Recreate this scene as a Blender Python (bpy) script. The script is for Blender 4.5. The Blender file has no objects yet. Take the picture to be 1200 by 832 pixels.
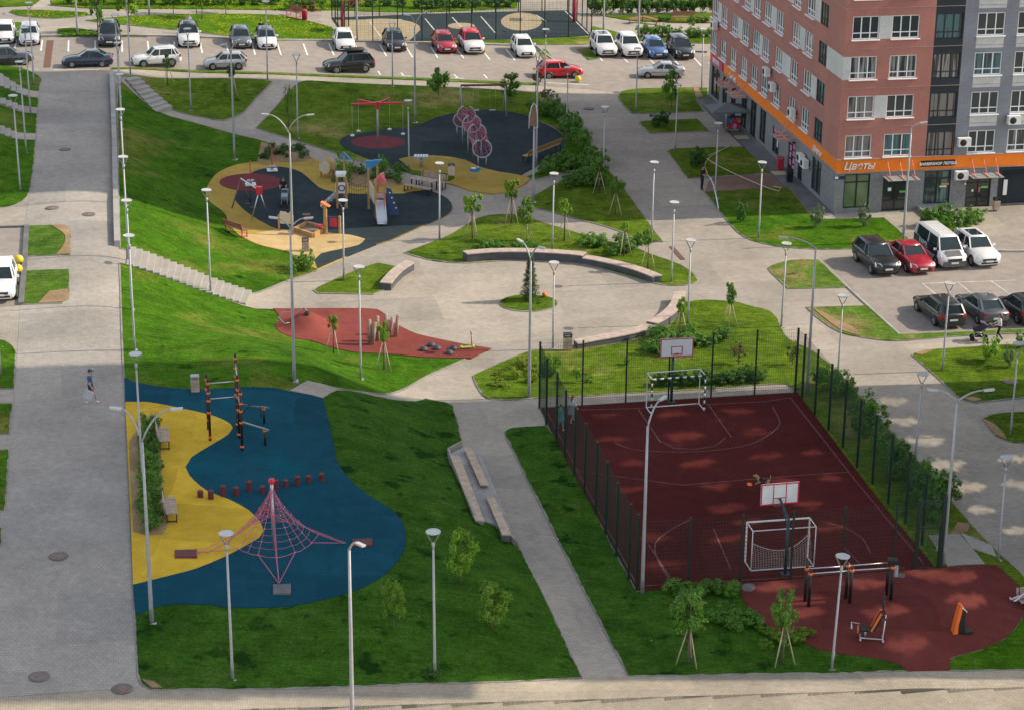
import bpy, bmesh, math, random
import numpy as np
from mathutils import Vector, Matrix
from mathutils.geometry import delaunay_2d_cdt
random.seed(7)
RAD = math.radians
scene = bpy.context.scene
COL = scene.collection
# ------------------------------------------------------------------ camera
F, TH, PH, H = 2620.0, RAD(20.78), 0.010, 45.0
st, ct = math.sin(TH), math.cos(TH)
def ray(px, py):
    x = (px-600)/F; y = (py-416)/F
    x, y = x+PH*y, y-PH*x
    return (x, ct-y*st, -st-y*ct)
def Pz(px, py, z=0.0):
    d = ray(px, py); t = (z-H)/d[2]
    return Vector((d[0]*t, d[1]*t, z))
def scale_at(p):
    """photo pixels per metre at a world point"""
    return F/(p[1]*ct-(p[2]-H)*st)
def project(p):
    x = p[0]; u = p[1]*st+(p[2]-H)*ct; f = p[1]*ct-(p[2]-H)*st
    X = x/f*F; Y = -u/f*F
    return 600+X-PH*Y, 416+Y+PH*X
cam_d = bpy.data.cameras.new("camera"); cam = bpy.data.objects.new("camera", cam_d); COL.objects.link(cam)
cam_d.sensor_width = 36.0; cam_d.lens = F/1200*36; cam_d.clip_start = 1; cam_d.clip_end = 4000
r_ = Vector((1, 0, 0)); u_ = Vector((0, st, ct)); f_ = Vector((0, ct, -st))
cph, sph = math.cos(PH), math.sin(PH)
rc = r_*cph+u_*sph; uc = -r_*sph+u_*cph
mw = Matrix.Identity(4)
for i in range(3):
    mw[i][0] = rc[i]; mw[i][1] = uc[i]; mw[i][2] = -f_[i]
mw[2][3] = H
cam.matrix_world = mw
scene.camera = cam
# ------------------------------------------------------------------ light
SUN_AZ, SUN_EL = RAD(8.0), RAD(36.0)      # azimuth from +X towards +Y
sd = Vector((math.cos(SUN_EL)*math.cos(SUN_AZ), math.cos(SUN_EL)*math.sin(SUN_AZ), math.sin(SUN_EL)))
sl = bpy.data.lights.new("sun", 'SUN'); sl.energy = 3.0; sl.angle = RAD(0.5); sl.color = (1.0, 0.86, 0.66)
so = bpy.data.objects.new("sun", sl); COL.objects.link(so)
so.rotation_euler = sd.to_track_quat('Z', 'Y').to_euler(); so.location = (60, 60, 90)
w = bpy.data.worlds.new("World"); scene.world = w; w.use_nodes = True
nt = w.node_tree; nt.nodes.clear()
sky = nt.nodes.new("ShaderNodeTexSky"); sky.sky_type = 'NISHITA'; sky.sun_disc = False
sky.sun_elevation = SUN_EL; sky.sun_rotation = math.pi/2-SUN_AZ
sky.air_density = 1.0; sky.dust_density = 1.2; sky.ozone_density = 1.0
bg = nt.nodes.new("ShaderNodeBackground"); bg.inputs[1].default_value = 0.15
wo = nt.nodes.new("ShaderNodeOutputWorld")
hs = nt.nodes.new("ShaderNodeHueSaturation"); hs.inputs["Saturation"].default_value = 0.42
nt.links.new(sky.outputs[0], hs.inputs["Color"]); nt.links.new(hs.outputs[0], bg.inputs[0]); nt.links.new(bg.outputs[0], wo.inputs[0])
vs = scene.view_settings
vs.view_transform = 'Standard'; vs.look = 'None'; vs.gamma = 1; vs.use_curve_mapping = False; vs.exposure = 0.8
# ------------------------------------------------------------------ terrain
UA = RAD(10.3)                             # the street grid is turned by this much
U = Vector((-math.sin(UA), math.cos(UA), 0)); V = Vector((math.cos(UA), math.sin(UA), 0))
CP = []
def cp(z, *pts):
    for p in pts: CP.append((p[0], p[1], z))
def cl(p0, z0, p1, z1, n):
    for i in range(n):
        t = i/(n-1) if n > 1 else 0
        CP.append((p0[0]+(p1[0]-p0[0])*t, p0[1]+(p1[1]-p0[1])*t, z0+(z1-z0)*t))
# promenade
cl((130, 90), 3.0, (140, 300), 3.1, 8); cl((141, 310), 3.1, (146, 445), 3.0, 5); cl((146, 460), 2.95, (160, 790), 1.75, 8)
cl((60, 90), 3.0, (30, 300), 3.15, 7); cl((25, 320), 3.1, (20, 434), 3.0, 4); cl((15, 470), 2.9, (-30, 800), 1.9, 6)
cp(3.1, (-60, 260), (-60, 320), (-60, 370)); cp(3.0, (-70, 450)); cp(2.7, (-90, 560)); cp(2.3, (-110, 700)); cp(1.9, (-130, 830))
# raised terraces left of it
cp(3.9, (0, 95), (0, 117), (0, 151)); cp(5.2, (-50, 90), (-50, 140)); cp(3.35, (0, 190), (20, 140)); cp(3.15, (0, 225)); cp(3.4, (22, 95)); cp(4.2, (-50, 190)); cp(3.1, (-50, 230))
cp(3.1, (0, 80), (30, 80)); cp(3.4, (-40, 76))
# sidewalk along the bottom
cl((-60, 832), 1.9, (163, 812), 1.65, 3); cl((163, 812), 1.65, (736, 797), 0.15, 7); cl((736, 797), 0.15, (1260, 788), -1.1, 5)
cl((-60, 880), 1.9, (163, 860), 1.65, 3); cl((163, 860), 1.65, (736, 845), 0.15, 5); cl((736, 845), 0.15, (1260, 835), -1.1, 5)
# banks beside the promenade
cp(2.0, (170, 107), (165, 101)); cp(2.75, (150, 95)); cp(1.45, (320, 113)); cp(0.85, (540, 117)); cp(0.28, (645, 122)); cp(0.1, (740, 120), (829, 121)); cp(1.9, (205, 108), (250, 108))
cp(1.35, (190, 133), (202, 130), (230, 140)); cp(1.1, (275, 155)); cp(0.9, (330, 172)); cp(0.65, (400, 185)); cp(0.4, (480, 210)); cp(0.2, (540, 235)); cp(0.05, (600, 250), (520, 280))
cp(2.15, (160, 140)); cp(1.55, (180, 150)); cp(1.2, (215, 165)); cp(0.9, (255, 185), (270, 175)); cp(0.65, (300, 190), (267, 198)); cp(0.55, (245, 215))
cp(2.0, (165, 190)); cp(1.15, (200, 200)); cp(0.7, (230, 215))
cp(2.3, (160, 235)); cp(1.6, (195, 245)); cp(1.0, (230, 260)); cp(0.6, (256, 260)); cp(0.25, (272, 270), (290, 283)); cp(0.5, (242, 235))
cp(2.15, (180, 290)); cp(1.1, (235, 300)); cp(0.35, (300, 310)); cp(0.2, (330, 320))
cl((145, 300), 3.0, (297, 354), 0.15, 8)
cp(0.1, (320, 350), (345, 362), (400, 340))
cp(2.3, (180, 350)); cp(1.7, (220, 375)); cp(1.0, (280, 385)); cp(0.3, (325, 385)); cp(0.2, (345, 400), (365, 405))
cp(2.9, (170, 400), (165, 430), (190, 424)); cp(2.75, (230, 412)); cp(2.95, (230, 426), (265, 424), (300, 423)); cp(2.3, (300, 402)); cp(1.9, (340, 408)); cp(2.7, (335, 424)); cp(0.5, (380, 418)); cp(0.15, (420, 425), (460, 430))
cp(2.95, (240, 440), (300, 440)); cp(2.5, (362, 427)); cp(2.3, (385, 432)); cp(1.5, (400, 440)); cp(0.75, (440, 455)); cp(0.12, (500, 450), (540, 435), (490, 462))
cp(2.5, (345, 458), (375, 460)); cp(1.9, (397, 457)); cp(1.0, (440, 463)); cp(0.3, (480, 470))
# fitness terrace (blue) and its bank
cl((170, 470), 2.85, (180, 700), 2.05, 4); cl((260, 470), 2.75, (260, 690), 2.0, 4); cl((330, 470), 2.6, (340, 690), 1.85, 4); cl((385, 520), 2.4, (460, 630), 1.85, 4); cp(1.75, (420, 690))
cp(1.9, (430, 510)); cp(0.9, (480, 500)); cp(0.12, (530, 490), (545, 520), (560, 480)); cp(1.75, (470, 580)); cp(1.1, (520, 570)); cp(1.0, (540, 600)); cp(1.5, (510, 640))
cl((555, 530), 0.12, (610, 640), 0.12, 4); cl((620, 660), 0.12, (690, 780), 0.12, 4); cl((600, 530), 0.1, (700, 720), 0.1, 4)
cp(1.45, (540, 690)); cp(0.9, (590, 690)); cp(1.1, (560, 740)); cp(0.6, (620, 750)); cp(1.55, (440, 740)); cp(1.2, (480, 770)); cp(1.75, (300, 740)); cp(1.6, (250, 780))
# flat park
for x, y in [(600, 210), (560, 200), (480, 160), (440, 160), (410, 166), (600, 150), (560, 140), (640, 160)]: CP.append((x, y, 0.25 if x > 500 else 0.45))
for x, y in [(700, 170), (780, 160), (690, 240), (640, 300), (560, 320), (480, 330), (430, 380), (540, 390), (620, 350), (720, 340), (800, 330), (860, 300), (900, 260), (700, 400), (640, 450), (760, 440), (850, 400),
             (900, 340), (960, 390), (1020, 430), (1000, 350), (1060, 330), (1150, 320), (1250, 300), (1120, 380), (1250, 360), (1000, 280), (1100, 270), (1250, 240), (900, 200), (860, 140),
             (680, 520), (760, 520), (850, 520), (950, 520), (740, 600), (850, 620), (960, 620), (1040, 620), (900, 560), (800, 680), (880, 680), (1000, 680), (1080, 680), (750, 720), (860, 740), (960, 720), (1060, 740), (1130, 720), (640, 520), (660, 590),
             (1250, 430), (1250, 200), (420, 290), (370, 290), (450, 260), (350, 240), (300, 240), (470, 240)]: CP.append((x, y, 0.05 if x < 500 else 0.0))
cp(0.0, (1040, 440), (1100, 430)); cp(-0.2, (1080, 500), (1150, 460)); cp(-0.45, (1140, 580), (1250, 520)); cp(-0.6, (1180, 640), (1250, 620)); cp(-0.7, (1250, 690)); cp(0.0, (1125, 640), (1150, 690)); cp(-0.1, (1085, 600)); cp(-0.5, (1150, 760)); cp(-0.2, (1020, 770))
# car park at the back
for yy in (60, 30, 5, -30):
    cp(3.0, (-60, yy), (60, yy)); cp(2.85, (160, yy)); cp(2.1, (320, yy)); cp(1.45, (430, yy)); cp(0.95, (540, yy)); cp(0.45, (640, yy)); cp(0.15, (740, yy), (850, yy)); cp(0.0, (1000, yy), (1250, yy))
cp(3.0, (90, 80), (20, 66)); cp(2.9, (160, 84)); cp(2.1, (320, 92)); cp(1.0, (540, 98)); cp(0.4, (640, 102)); cp(0.1, (740, 100))
_c = np.array(CP, float)
_w = np.array([Pz(a, b, z)[:] for a, b, z in CP])
def _tps(r2): return np.where(r2 > 1e-9, 0.5*r2*np.log(np.maximum(r2, 1e-9)), 0.0)
_n = len(_w); _xy = _w[:, :2]
_K = _tps(((_xy[:, None, :]-_xy[None, :, :])**2).sum(-1))+np.eye(_n)*3.5
_Pm = np.hstack([np.ones((_n, 1)), _xy])
_A = np.block([[_K, _Pm], [_Pm.T, np.zeros((3, 3))]])
_sol = np.linalg.solve(_A, np.concatenate([_w[:, 2], np.zeros(3)]))
GX0, GY0, GS = -90.0, 55.0, 0.5
_gx = np.arange(GX0, 90.01, GS); _gy = np.arange(GY0, 270.01, GS)
_mx, _my = np.meshgrid(_gx, _gy)
_q = np.stack([_mx.ravel(), _my.ravel()], -1)
_z = np.zeros(len(_q))
for i in range(0, len(_q), 20000):
    s = slice(i, i+20000)
    _z[s] = _tps(((_q[s, None, :]-_xy[None])**2).sum(-1))@_sol[:_n]+_sol[_n]+_q[s]@_sol[_n+1:]
_Z = np.clip(_z, -1.4, 5.4).reshape(_mx.shape)
def T(x, y):
    a = min(max((x-GX0)/GS, 0), _Z.shape[1]-1.001); b = min(max((y-GY0)/GS, 0), _Z.shape[0]-1.001)
    i, j = int(a), int(b); a -= i; b -= j
    return float(_Z[j, i]*(1-a)*(1-b)+_Z[j, i+1]*a*(1-b)+_Z[j+1, i]*(1-a)*b+_Z[j+1, i+1]*a*b)
def G(px, py, dz=0.0):
    z = 1.0
    for _ in range(40):
        p = Pz(px, py, z); z += 0.6*(T(p.x, p.y)-z)
    p = Pz(px, py, z)
    return Vector((p.x, p.y, T(p.x, p.y)+dz))
# ------------------------------------------------------------------ materials
MATS = {}
def newmat(name):
    m = bpy.data.materials.new(name); m.use_nodes = True
    n = m.node_tree.nodes; b = n["Principled BSDF"]
    MATS[name] = m
    return m, m.node_tree, b
def nd(nt_, typ, **kw):
    n = nt_.nodes.new(typ)
    for k, v in kw.items(): setattr(n, k, v)
    return n
def coords(nt_, obj=False, rot=0.0, scale=(1, 1, 1)):
    if obj:
        tc = nd(nt_, "ShaderNodeTexCoord"); src = tc.outputs["Object"]
    else:
        tc = nd(nt_, "ShaderNodeNewGeometry"); src = tc.outputs["Position"]
    mp = nd(nt_, "ShaderNodeMapping"); mp.inputs["Rotation"].default_value = (0, 0, rot); mp.inputs["Scale"].default_value = scale
    nt_.links.new(src, mp.inputs["Vector"])
    return mp.outputs[0]
def noise(nt_, vec, scale, detail=3, rough=0.55):
    n = nd(nt_, "ShaderNodeTexNoise"); n.inputs["Scale"].default_value = scale; n.inputs["Detail"].default_value = detail; n.inputs["Roughness"].default_value = rough
    nt_.links.new(vec, n.inputs["Vector"]); return n.outputs["Fac"]
def ramp(nt_, fac, stops):
    r = nd(nt_, "ShaderNodeValToRGB"); e = r.color_ramp.elements
    while len(e) < len(stops): e.new(0.5)
    for k, (p, c) in enumerate(stops):
        e[k].position = p; e[k].color = (c[0], c[1], c[2], 1) if hasattr(c, '__len__') else (c, c, c, 1)
    nt_.links.new(fac, r.inputs[0]); return r.outputs[0]
def mix(nt_, fac, a, b, mode='MIX'):
    m = nd(nt_, "ShaderNodeMix", data_type='RGBA', blend_type=mode)
    for sock, v in ((m.inputs[0], fac), (m.inputs[6], a), (m.inputs[7], b)):
        if isinstance(v, (int, float)): sock.default_value = v
        elif isinstance(v, (tuple, list)): sock.default_value = (v[0], v[1], v[2], 1)
        else: nt_.links.new(v, sock)
    return m.outputs[2]
def bump(nt_, b, h, strength=0.3, dist=0.02):
    n = nd(nt_, "ShaderNodeBump"); n.inputs["Strength"].default_value = strength; n.inputs["Distance"].default_value = dist
    nt_.links.new(h, n.inputs["Height"]); nt_.links.new(n.outputs[0], b.inputs["Normal"])
def M(name, col, rough=0.6, metal=0.0, var=0.12, scale=3.0, spec=None, coat=0.0):
    """plain material with a little wear: two scales of tone variation"""
    if name in MATS: return MATS[name]
    m, t, b = newmat(name)
    v = coords(t, obj=True)
    n1 = noise(t, v, scale, 4); 
    lo = tuple(c*(1-var) for c in col); hi = tuple(min(1, c*(1+var)) for c in col)
    c = ramp(t, n1, [(0.3, lo), (0.7, hi)])
    t.links.new(c, b.inputs["Base Color"])
    b.inputs["Roughness"].default_value = rough; b.inputs["Metallic"].default_value = metal
    if spec is not None: b.inputs["Specular IOR Level"].default_value = spec
    if coat: b.inputs["Coat Weight"].default_value = coat; b.inputs["Coat Roughness"].default_value = 0.05
    return m
def ground_mat(name, c_lo, c_hi, patch=0.15, fine=18.0, rough=0.9, blot=None, bumpy=0.2, batch=0, spec=0.12):
    m, t, b = newmat(name); v = coords(t)
    big = noise(t, v, patch, 4); fn = noise(t, v, fine, 3, 0.7); md = noise(t, v, 1.3, 4, 0.6)
    c = ramp(t, big, [(0.3, c_lo), (0.7, c_hi)])
    g = ramp(t, fn, [(0.25, 0.72), (0.75, 1.22)]); c = mix(t, 1.0, c, g, 'MULTIPLY')
    g2 = ramp(t, md, [(0.3, 0.86), (0.7, 1.10)]); c = mix(t, 1.0, c, g2, 'MULTIPLY')
    if blot:
        s = ramp(t, noise(t, v, blot[1], 5, 0.65), [(blot[2], 0.0), (blot[2]+0.1, 1.0)])
        c = mix(t, s, c, blot[0])
    if batch:
        vo = nd(t, "ShaderNodeTexBrick"); vo.inputs["Scale"].default_value = 1.0; vo.inputs["Brick Width"].default_value = batch; vo.inputs["Row Height"].default_value = batch*0.62; vo.inputs["Mortar Size"].default_value = 0.012; vo.inputs["Mortar Smooth"].default_value = 1.0
        vo.inputs["Color1"].default_value = (0.86, 0.87, 0.88, 1); vo.inputs["Color2"].default_value = (1.10, 1.10, 1.10, 1); vo.inputs["Mortar"].default_value = (0.8, 0.8, 0.8, 1)
        wob = mix(t, 0.10, coords(t, rot=-UA+0.2), nd_col(t, v)); t.links.new(wob, vo.inputs["Vector"]); c = mix(t, 1.0, c, vo.outputs[0], 'MULTIPLY')
        sc_ = ramp(t, noise(t, coords(t, rot=0.9, scale=(0.4, 2.2, 1)), 1.1, 5, 0.75), [(0.62, 0.0), (0.78, 0.35)]); c = mix(t, sc_, c, tuple(min(1, k*1.6+0.02) for k in c_hi))
    t.links.new(c, b.inputs["Base Color"]); b.inputs["Roughness"].default_value = rough; b.inputs["Specular IOR Level"].default_value = spec
    bump(t, b, fn, bumpy, 0.01)
    return m
def nd_col(t, v):
    n = nd(t, "ShaderNodeTexNoise"); n.inputs["Scale"].default_value = 0.35; n.inputs["Detail"].default_value = 3; t.links.new(v, n.inputs["Vector"])
    sc = nd(t, "ShaderNodeVectorMath", operation='SCALE'); sc.inputs["Scale"].default_value = 14.0; t.links.new(n.outputs["Color"], sc.inputs[0]); return sc.outputs[0]
def paver_mat(name, c1, c2, joint, bw=0.30, bh=0.15, rot=None, stain=0.8):
    m, t, b = newmat(name); v = coords(t, rot=(-UA if rot is None else rot))
    br = nd(t, "ShaderNodeTexBrick"); br.inputs["Scale"].default_value = 1.0
    br.inputs["Brick Width"].default_value = bw; br.inputs["Row Height"].default_value = bh; br.inputs["Mortar Size"].default_value = 0.012
    br.inputs["Mortar Smooth"].default_value = 0.3; br.inputs["Bias"].default_value = 0.0
    br.inputs["Color1"].default_value = (*c1, 1); br.inputs["Color2"].default_value = (*c2, 1); br.inputs["Mortar"].default_value = (*joint, 1)
    t.links.new(v, br.inputs["Vector"])
    c = br.outputs["Color"]
    # batches of paving laid at different times: large rectangular tints
    b2 = nd(t, "ShaderNodeTexBrick"); b2.inputs["Scale"].default_value = 1.0; b2.inputs["Brick Width"].default_value = 7.3; b2.inputs["Row Height"].default_value = 4.1; b2.inputs["Mortar Size"].default_value = 0.0
    b2.inputs["Color1"].default_value = (0.86, 0.87, 0.89, 1); b2.inputs["Color2"].default_value = (1.07, 1.06, 1.04, 1); t.links.new(v, b2.inputs["Vector"])
    c = mix(t, 1.0, c, b2.outputs["Color"], 'MULTIPLY')
    big = ramp(t, noise(t, v, 0.22, 5, 0.6), [(0.3, stain), (0.7, 1.12)]); c = mix(t, 1.0, c, big, 'MULTIPLY')
    md = ramp(t, noise(t, v, 2.4, 4, 0.7), [(0.25, 0.86), (0.75, 1.12)]); c = mix(t, 1.0, c, md, 'MULTIPLY')
    st_ = ramp(t, noise(t, v, 0.55, 7, 0.8), [(0.58, 0.0), (0.72, 0.5)]); c = mix(t, st_, c, tuple(k*0.72 for k in c1))
    ef = ramp(t, noise(t, coords(t, rot=0.7, scale=(1, 2.5, 1)), 0.7, 7, 0.8), [(0.62, 0.0), (0.74, 0.4)]); c = mix(t, ef, c, tuple(min(1, k*1.25) for k in c2))
    spk = ramp(t, noise(t, v, 3.3, 2, 0.5), [(0.75, 0.0), (0.78, 0.5)]); c = mix(t, spk, c, (0.6, 0.58, 0.55))
    t.links.new(c, b.inputs["Base Color"]); b.inputs["Roughness"].default_value = 0.9; b.inputs["Specular IOR Level"].default_value = 0.12
    bump(t, b, br.outputs["Fac"], -0.35, 0.01)
    return m
def grass_mat(name, dark, mid, dry, dry_at=0.62, flowers=False, worn=None, tufts=0.68):
    m, t, b = newmat(name); v = coords(t)
    big = noise(t, v, 0.13, 6, 0.65); md = noise(t, v, 0.8, 5, 0.7); fn = noise(t, v, 7.0, 4, 0.85)
    vs_ = coords(t, rot=-UA, scale=(0.55, 2.6, 1)); bl = noise(t, vs_, 1.9, 5, 0.75)       # mowing streaks lie across the slope
    c = ramp(t, big, [(0.30, dark), (0.47, mid), (dry_at, mid), (dry_at+0.12, dry)])
    c = mix(t, ramp(t, bl, [(0.48, 0.0), (0.74, 0.5)]), c, dry)
    c = mix(t, 1.0, c, ramp(t, md, [(0.28, 0.58), (0.72, 1.30)]), 'MULTIPLY')
    c = mix(t, 1.0, c, ramp(t, fn, [(0.25, 0.40), (0.75, 1.55)]), 'MULTIPLY')
    c = mix(t, 1.0, c, ramp(t, bl, [(0.25, 0.75), (0.75, 1.16)]), 'MULTIPLY')
    # tufts of rank dark grass, small bare spots, a scatter of pale clover heads
    tuft = ramp(t, noise(t, v, 0.62, 4, 0.6), [(tufts-0.05, 0.0), (tufts+0.03, 0.85)]); c = mix(t, tuft, c, (dark[0]*0.30, dark[1]*0.42, dark[2]*0.6))
    bare = ramp(t, noise(t, v, 0.5, 6, 0.75), [(0.69, 0.0), (0.74, 0.9)]); c = mix(t, bare, c, worn or (0.20, 0.16, 0.08))
    dot = ramp(t, noise(t, v, 5.2, 1, 0.4), [(0.79, 0.0), (0.81, 0.8)]); c = mix(t, dot, c, (0.36, 0.36, 0.26))
    if flowers:
        f1 = ramp(t, noise(t, v, 7.0, 2, 0.5), [(0.60, 0.0), (0.64, 1.0)]); f2 = ramp(t, noise(t, v, 0.35, 3), [(0.42, 0.0), (0.58, 1.0)])
        c = mix(t, mix(t, 1.0, f1, f2, 'MULTIPLY'), c, (0.55, 0.45, 0.02))
    t.links.new(c, b.inputs["Base Color"]); b.inputs["Roughness"].default_value = 0.95; b.inputs["Specular IOR Level"].default_value = 0.03
    bump(t, b, fn, 0.8, 0.06)
    return m
PAVE = paver_mat("concrete pavers", (0.345, 0.31, 0.265), (0.395, 0.355, 0.302), (0.245, 0.22, 0.19))
PROM = paver_mat("promenade pavers", (0.325, 0.30, 0.27), (0.375, 0.347, 0.31), (0.255, 0.237, 0.215), bw=0.2, bh=0.2)
WALK = paver_mat("sidewalk pavers", (0.36, 0.315, 0.25), (0.41, 0.36, 0.285), (0.22, 0.19, 0.15), bw=0.2, bh=0.1)
REDP = paver_mat("reddish pavers", (0.24, 0.15, 0.12), (0.29, 0.18, 0.14), (0.14, 0.09, 0.08), bw=0.2, bh=0.1)
ASPH = ground_mat("worn asphalt", (0.27, 0.24, 0.215), (0.33, 0.295, 0.26), patch=0.08, fine=22, blot=((0.17, 0.155, 0.145), 0.25, 0.66))
LAWN = grass_mat("mown grass", (0.028, 0.080, 0.006), (0.088, 0.158, 0.009), (0.25, 0.235, 0.07), 0.54)
BANK = grass_mat("bank grass", (0.018, 0.070, 0.004), (0.048, 0.138, 0.006), (0.150, 0.168, 0.030), 0.53)
SHADY = grass_mat("long grass in shade tone", (0.014, 0.062, 0.006), (0.040, 0.112, 0.010), (0.095, 0.118, 0.032), 0.60, tufts=0.62)  # darker grass colour painted for the lawns that lie in shade
MEAD = grass_mat("meadow grass", (0.03, 0.095, 0.006), (0.065, 0.16, 0.008), (0.15, 0.20, 0.02), 0.66, flowers=True)
PATCHY = grass_mat("worn grass", (0.04, 0.11, 0.012), (0.09, 0.18, 0.02), (0.26, 0.2, 0.09), 0.5, worn=(0.36, 0.25, 0.13))
SOIL = ground_mat("bare soil", (0.22, 0.15, 0.085), (0.36, 0.25, 0.14), patch=0.5, fine=8)
RUB_BLUE = ground_mat("blue rubber", (0.007, 0.058, 0.088), (0.010, 0.070, 0.104), patch=0.14, fine=30, blot=((0.003, 0.088, 0.115), 0.10, 0.60), batch=5.5, spec=0.04)
RUB_YEL = ground_mat("yellow rubber", (0.53, 0.34, 0.034), (0.60, 0.395, 0.044), patch=0.2, fine=30, blot=((0.42, 0.27, 0.04), 0.3, 0.62), batch=5.0, spec=0.04)
RUB_OCH = ground_mat("ochre rubber", (0.36, 0.25, 0.055), (0.44, 0.31, 0.08), patch=0.2, fine=30, blot=((0.30, 0.22, 0.08), 0.3, 0.60), batch=5.0, spec=0.04)
RUB_SAND = ground_mat("sunlit sandy rubber", (0.47, 0.33, 0.15), (0.55, 0.40, 0.20), patch=0.3, fine=24, blot=((0.40, 0.33, 0.24), 0.5, 0.58))  # the yellow rubber again, sandy and coloured lighter where sun falls on it
RUB_DARK = ground_mat("dark slate rubber", (0.030, 0.044, 0.050), (0.042, 0.057, 0.063), patch=0.2, fine=26, blot=((0.06, 0.068, 0.07), 0.22, 0.66), batch=5.5, spec=0.04)
RUB_RED = ground_mat("red rubber", (0.175, 0.048, 0.041), (0.215, 0.058, 0.049), patch=0.2, fine=26, batch=4.5, spec=0.04)
RUB_PAD = ground_mat("dull red rubber", (0.125, 0.032, 0.028), (0.155, 0.040, 0.035), patch=0.2, fine=26, blot=((0.17, 0.06, 0.05), 0.3, 0.64), batch=4.5, spec=0.04)
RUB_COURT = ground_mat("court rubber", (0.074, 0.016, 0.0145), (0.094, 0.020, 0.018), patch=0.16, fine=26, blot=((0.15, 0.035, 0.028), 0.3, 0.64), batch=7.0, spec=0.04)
RUB_MAROON = ground_mat("maroon rubber", (0.15, 0.035, 0.04), (0.18, 0.042, 0.05), patch=0.3, fine=26)
RUB_TAN = ground_mat("tan court paint", (0.30, 0.25, 0.16), (0.35, 0.29, 0.19), patch=0.3, fine=26)
LINE = ground_mat("worn white line", (0.42, 0.40, 0.38), (0.60, 0.58, 0.55), patch=2.0, fine=14, blot=((0.25, 0.2, 0.18), 1.5, 0.6))
CLINE = ground_mat("faded court line", (0.17, 0.075, 0.07), (0.26, 0.145, 0.13), patch=2.0, fine=14)
LINE_W = ground_mat("white road paint", (0.66, 0.66, 0.64), (0.80, 0.80, 0.78), patch=2.0, fine=14)
CONC = ground_mat("cast concrete", (0.30, 0.295, 0.285), (0.40, 0.385, 0.365), patch=0.6, fine=12)
CONC_D = ground_mat("dark concrete", (0.13, 0.13, 0.135), (0.18, 0.18, 0.185), patch=0.6, fine=12)
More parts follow.
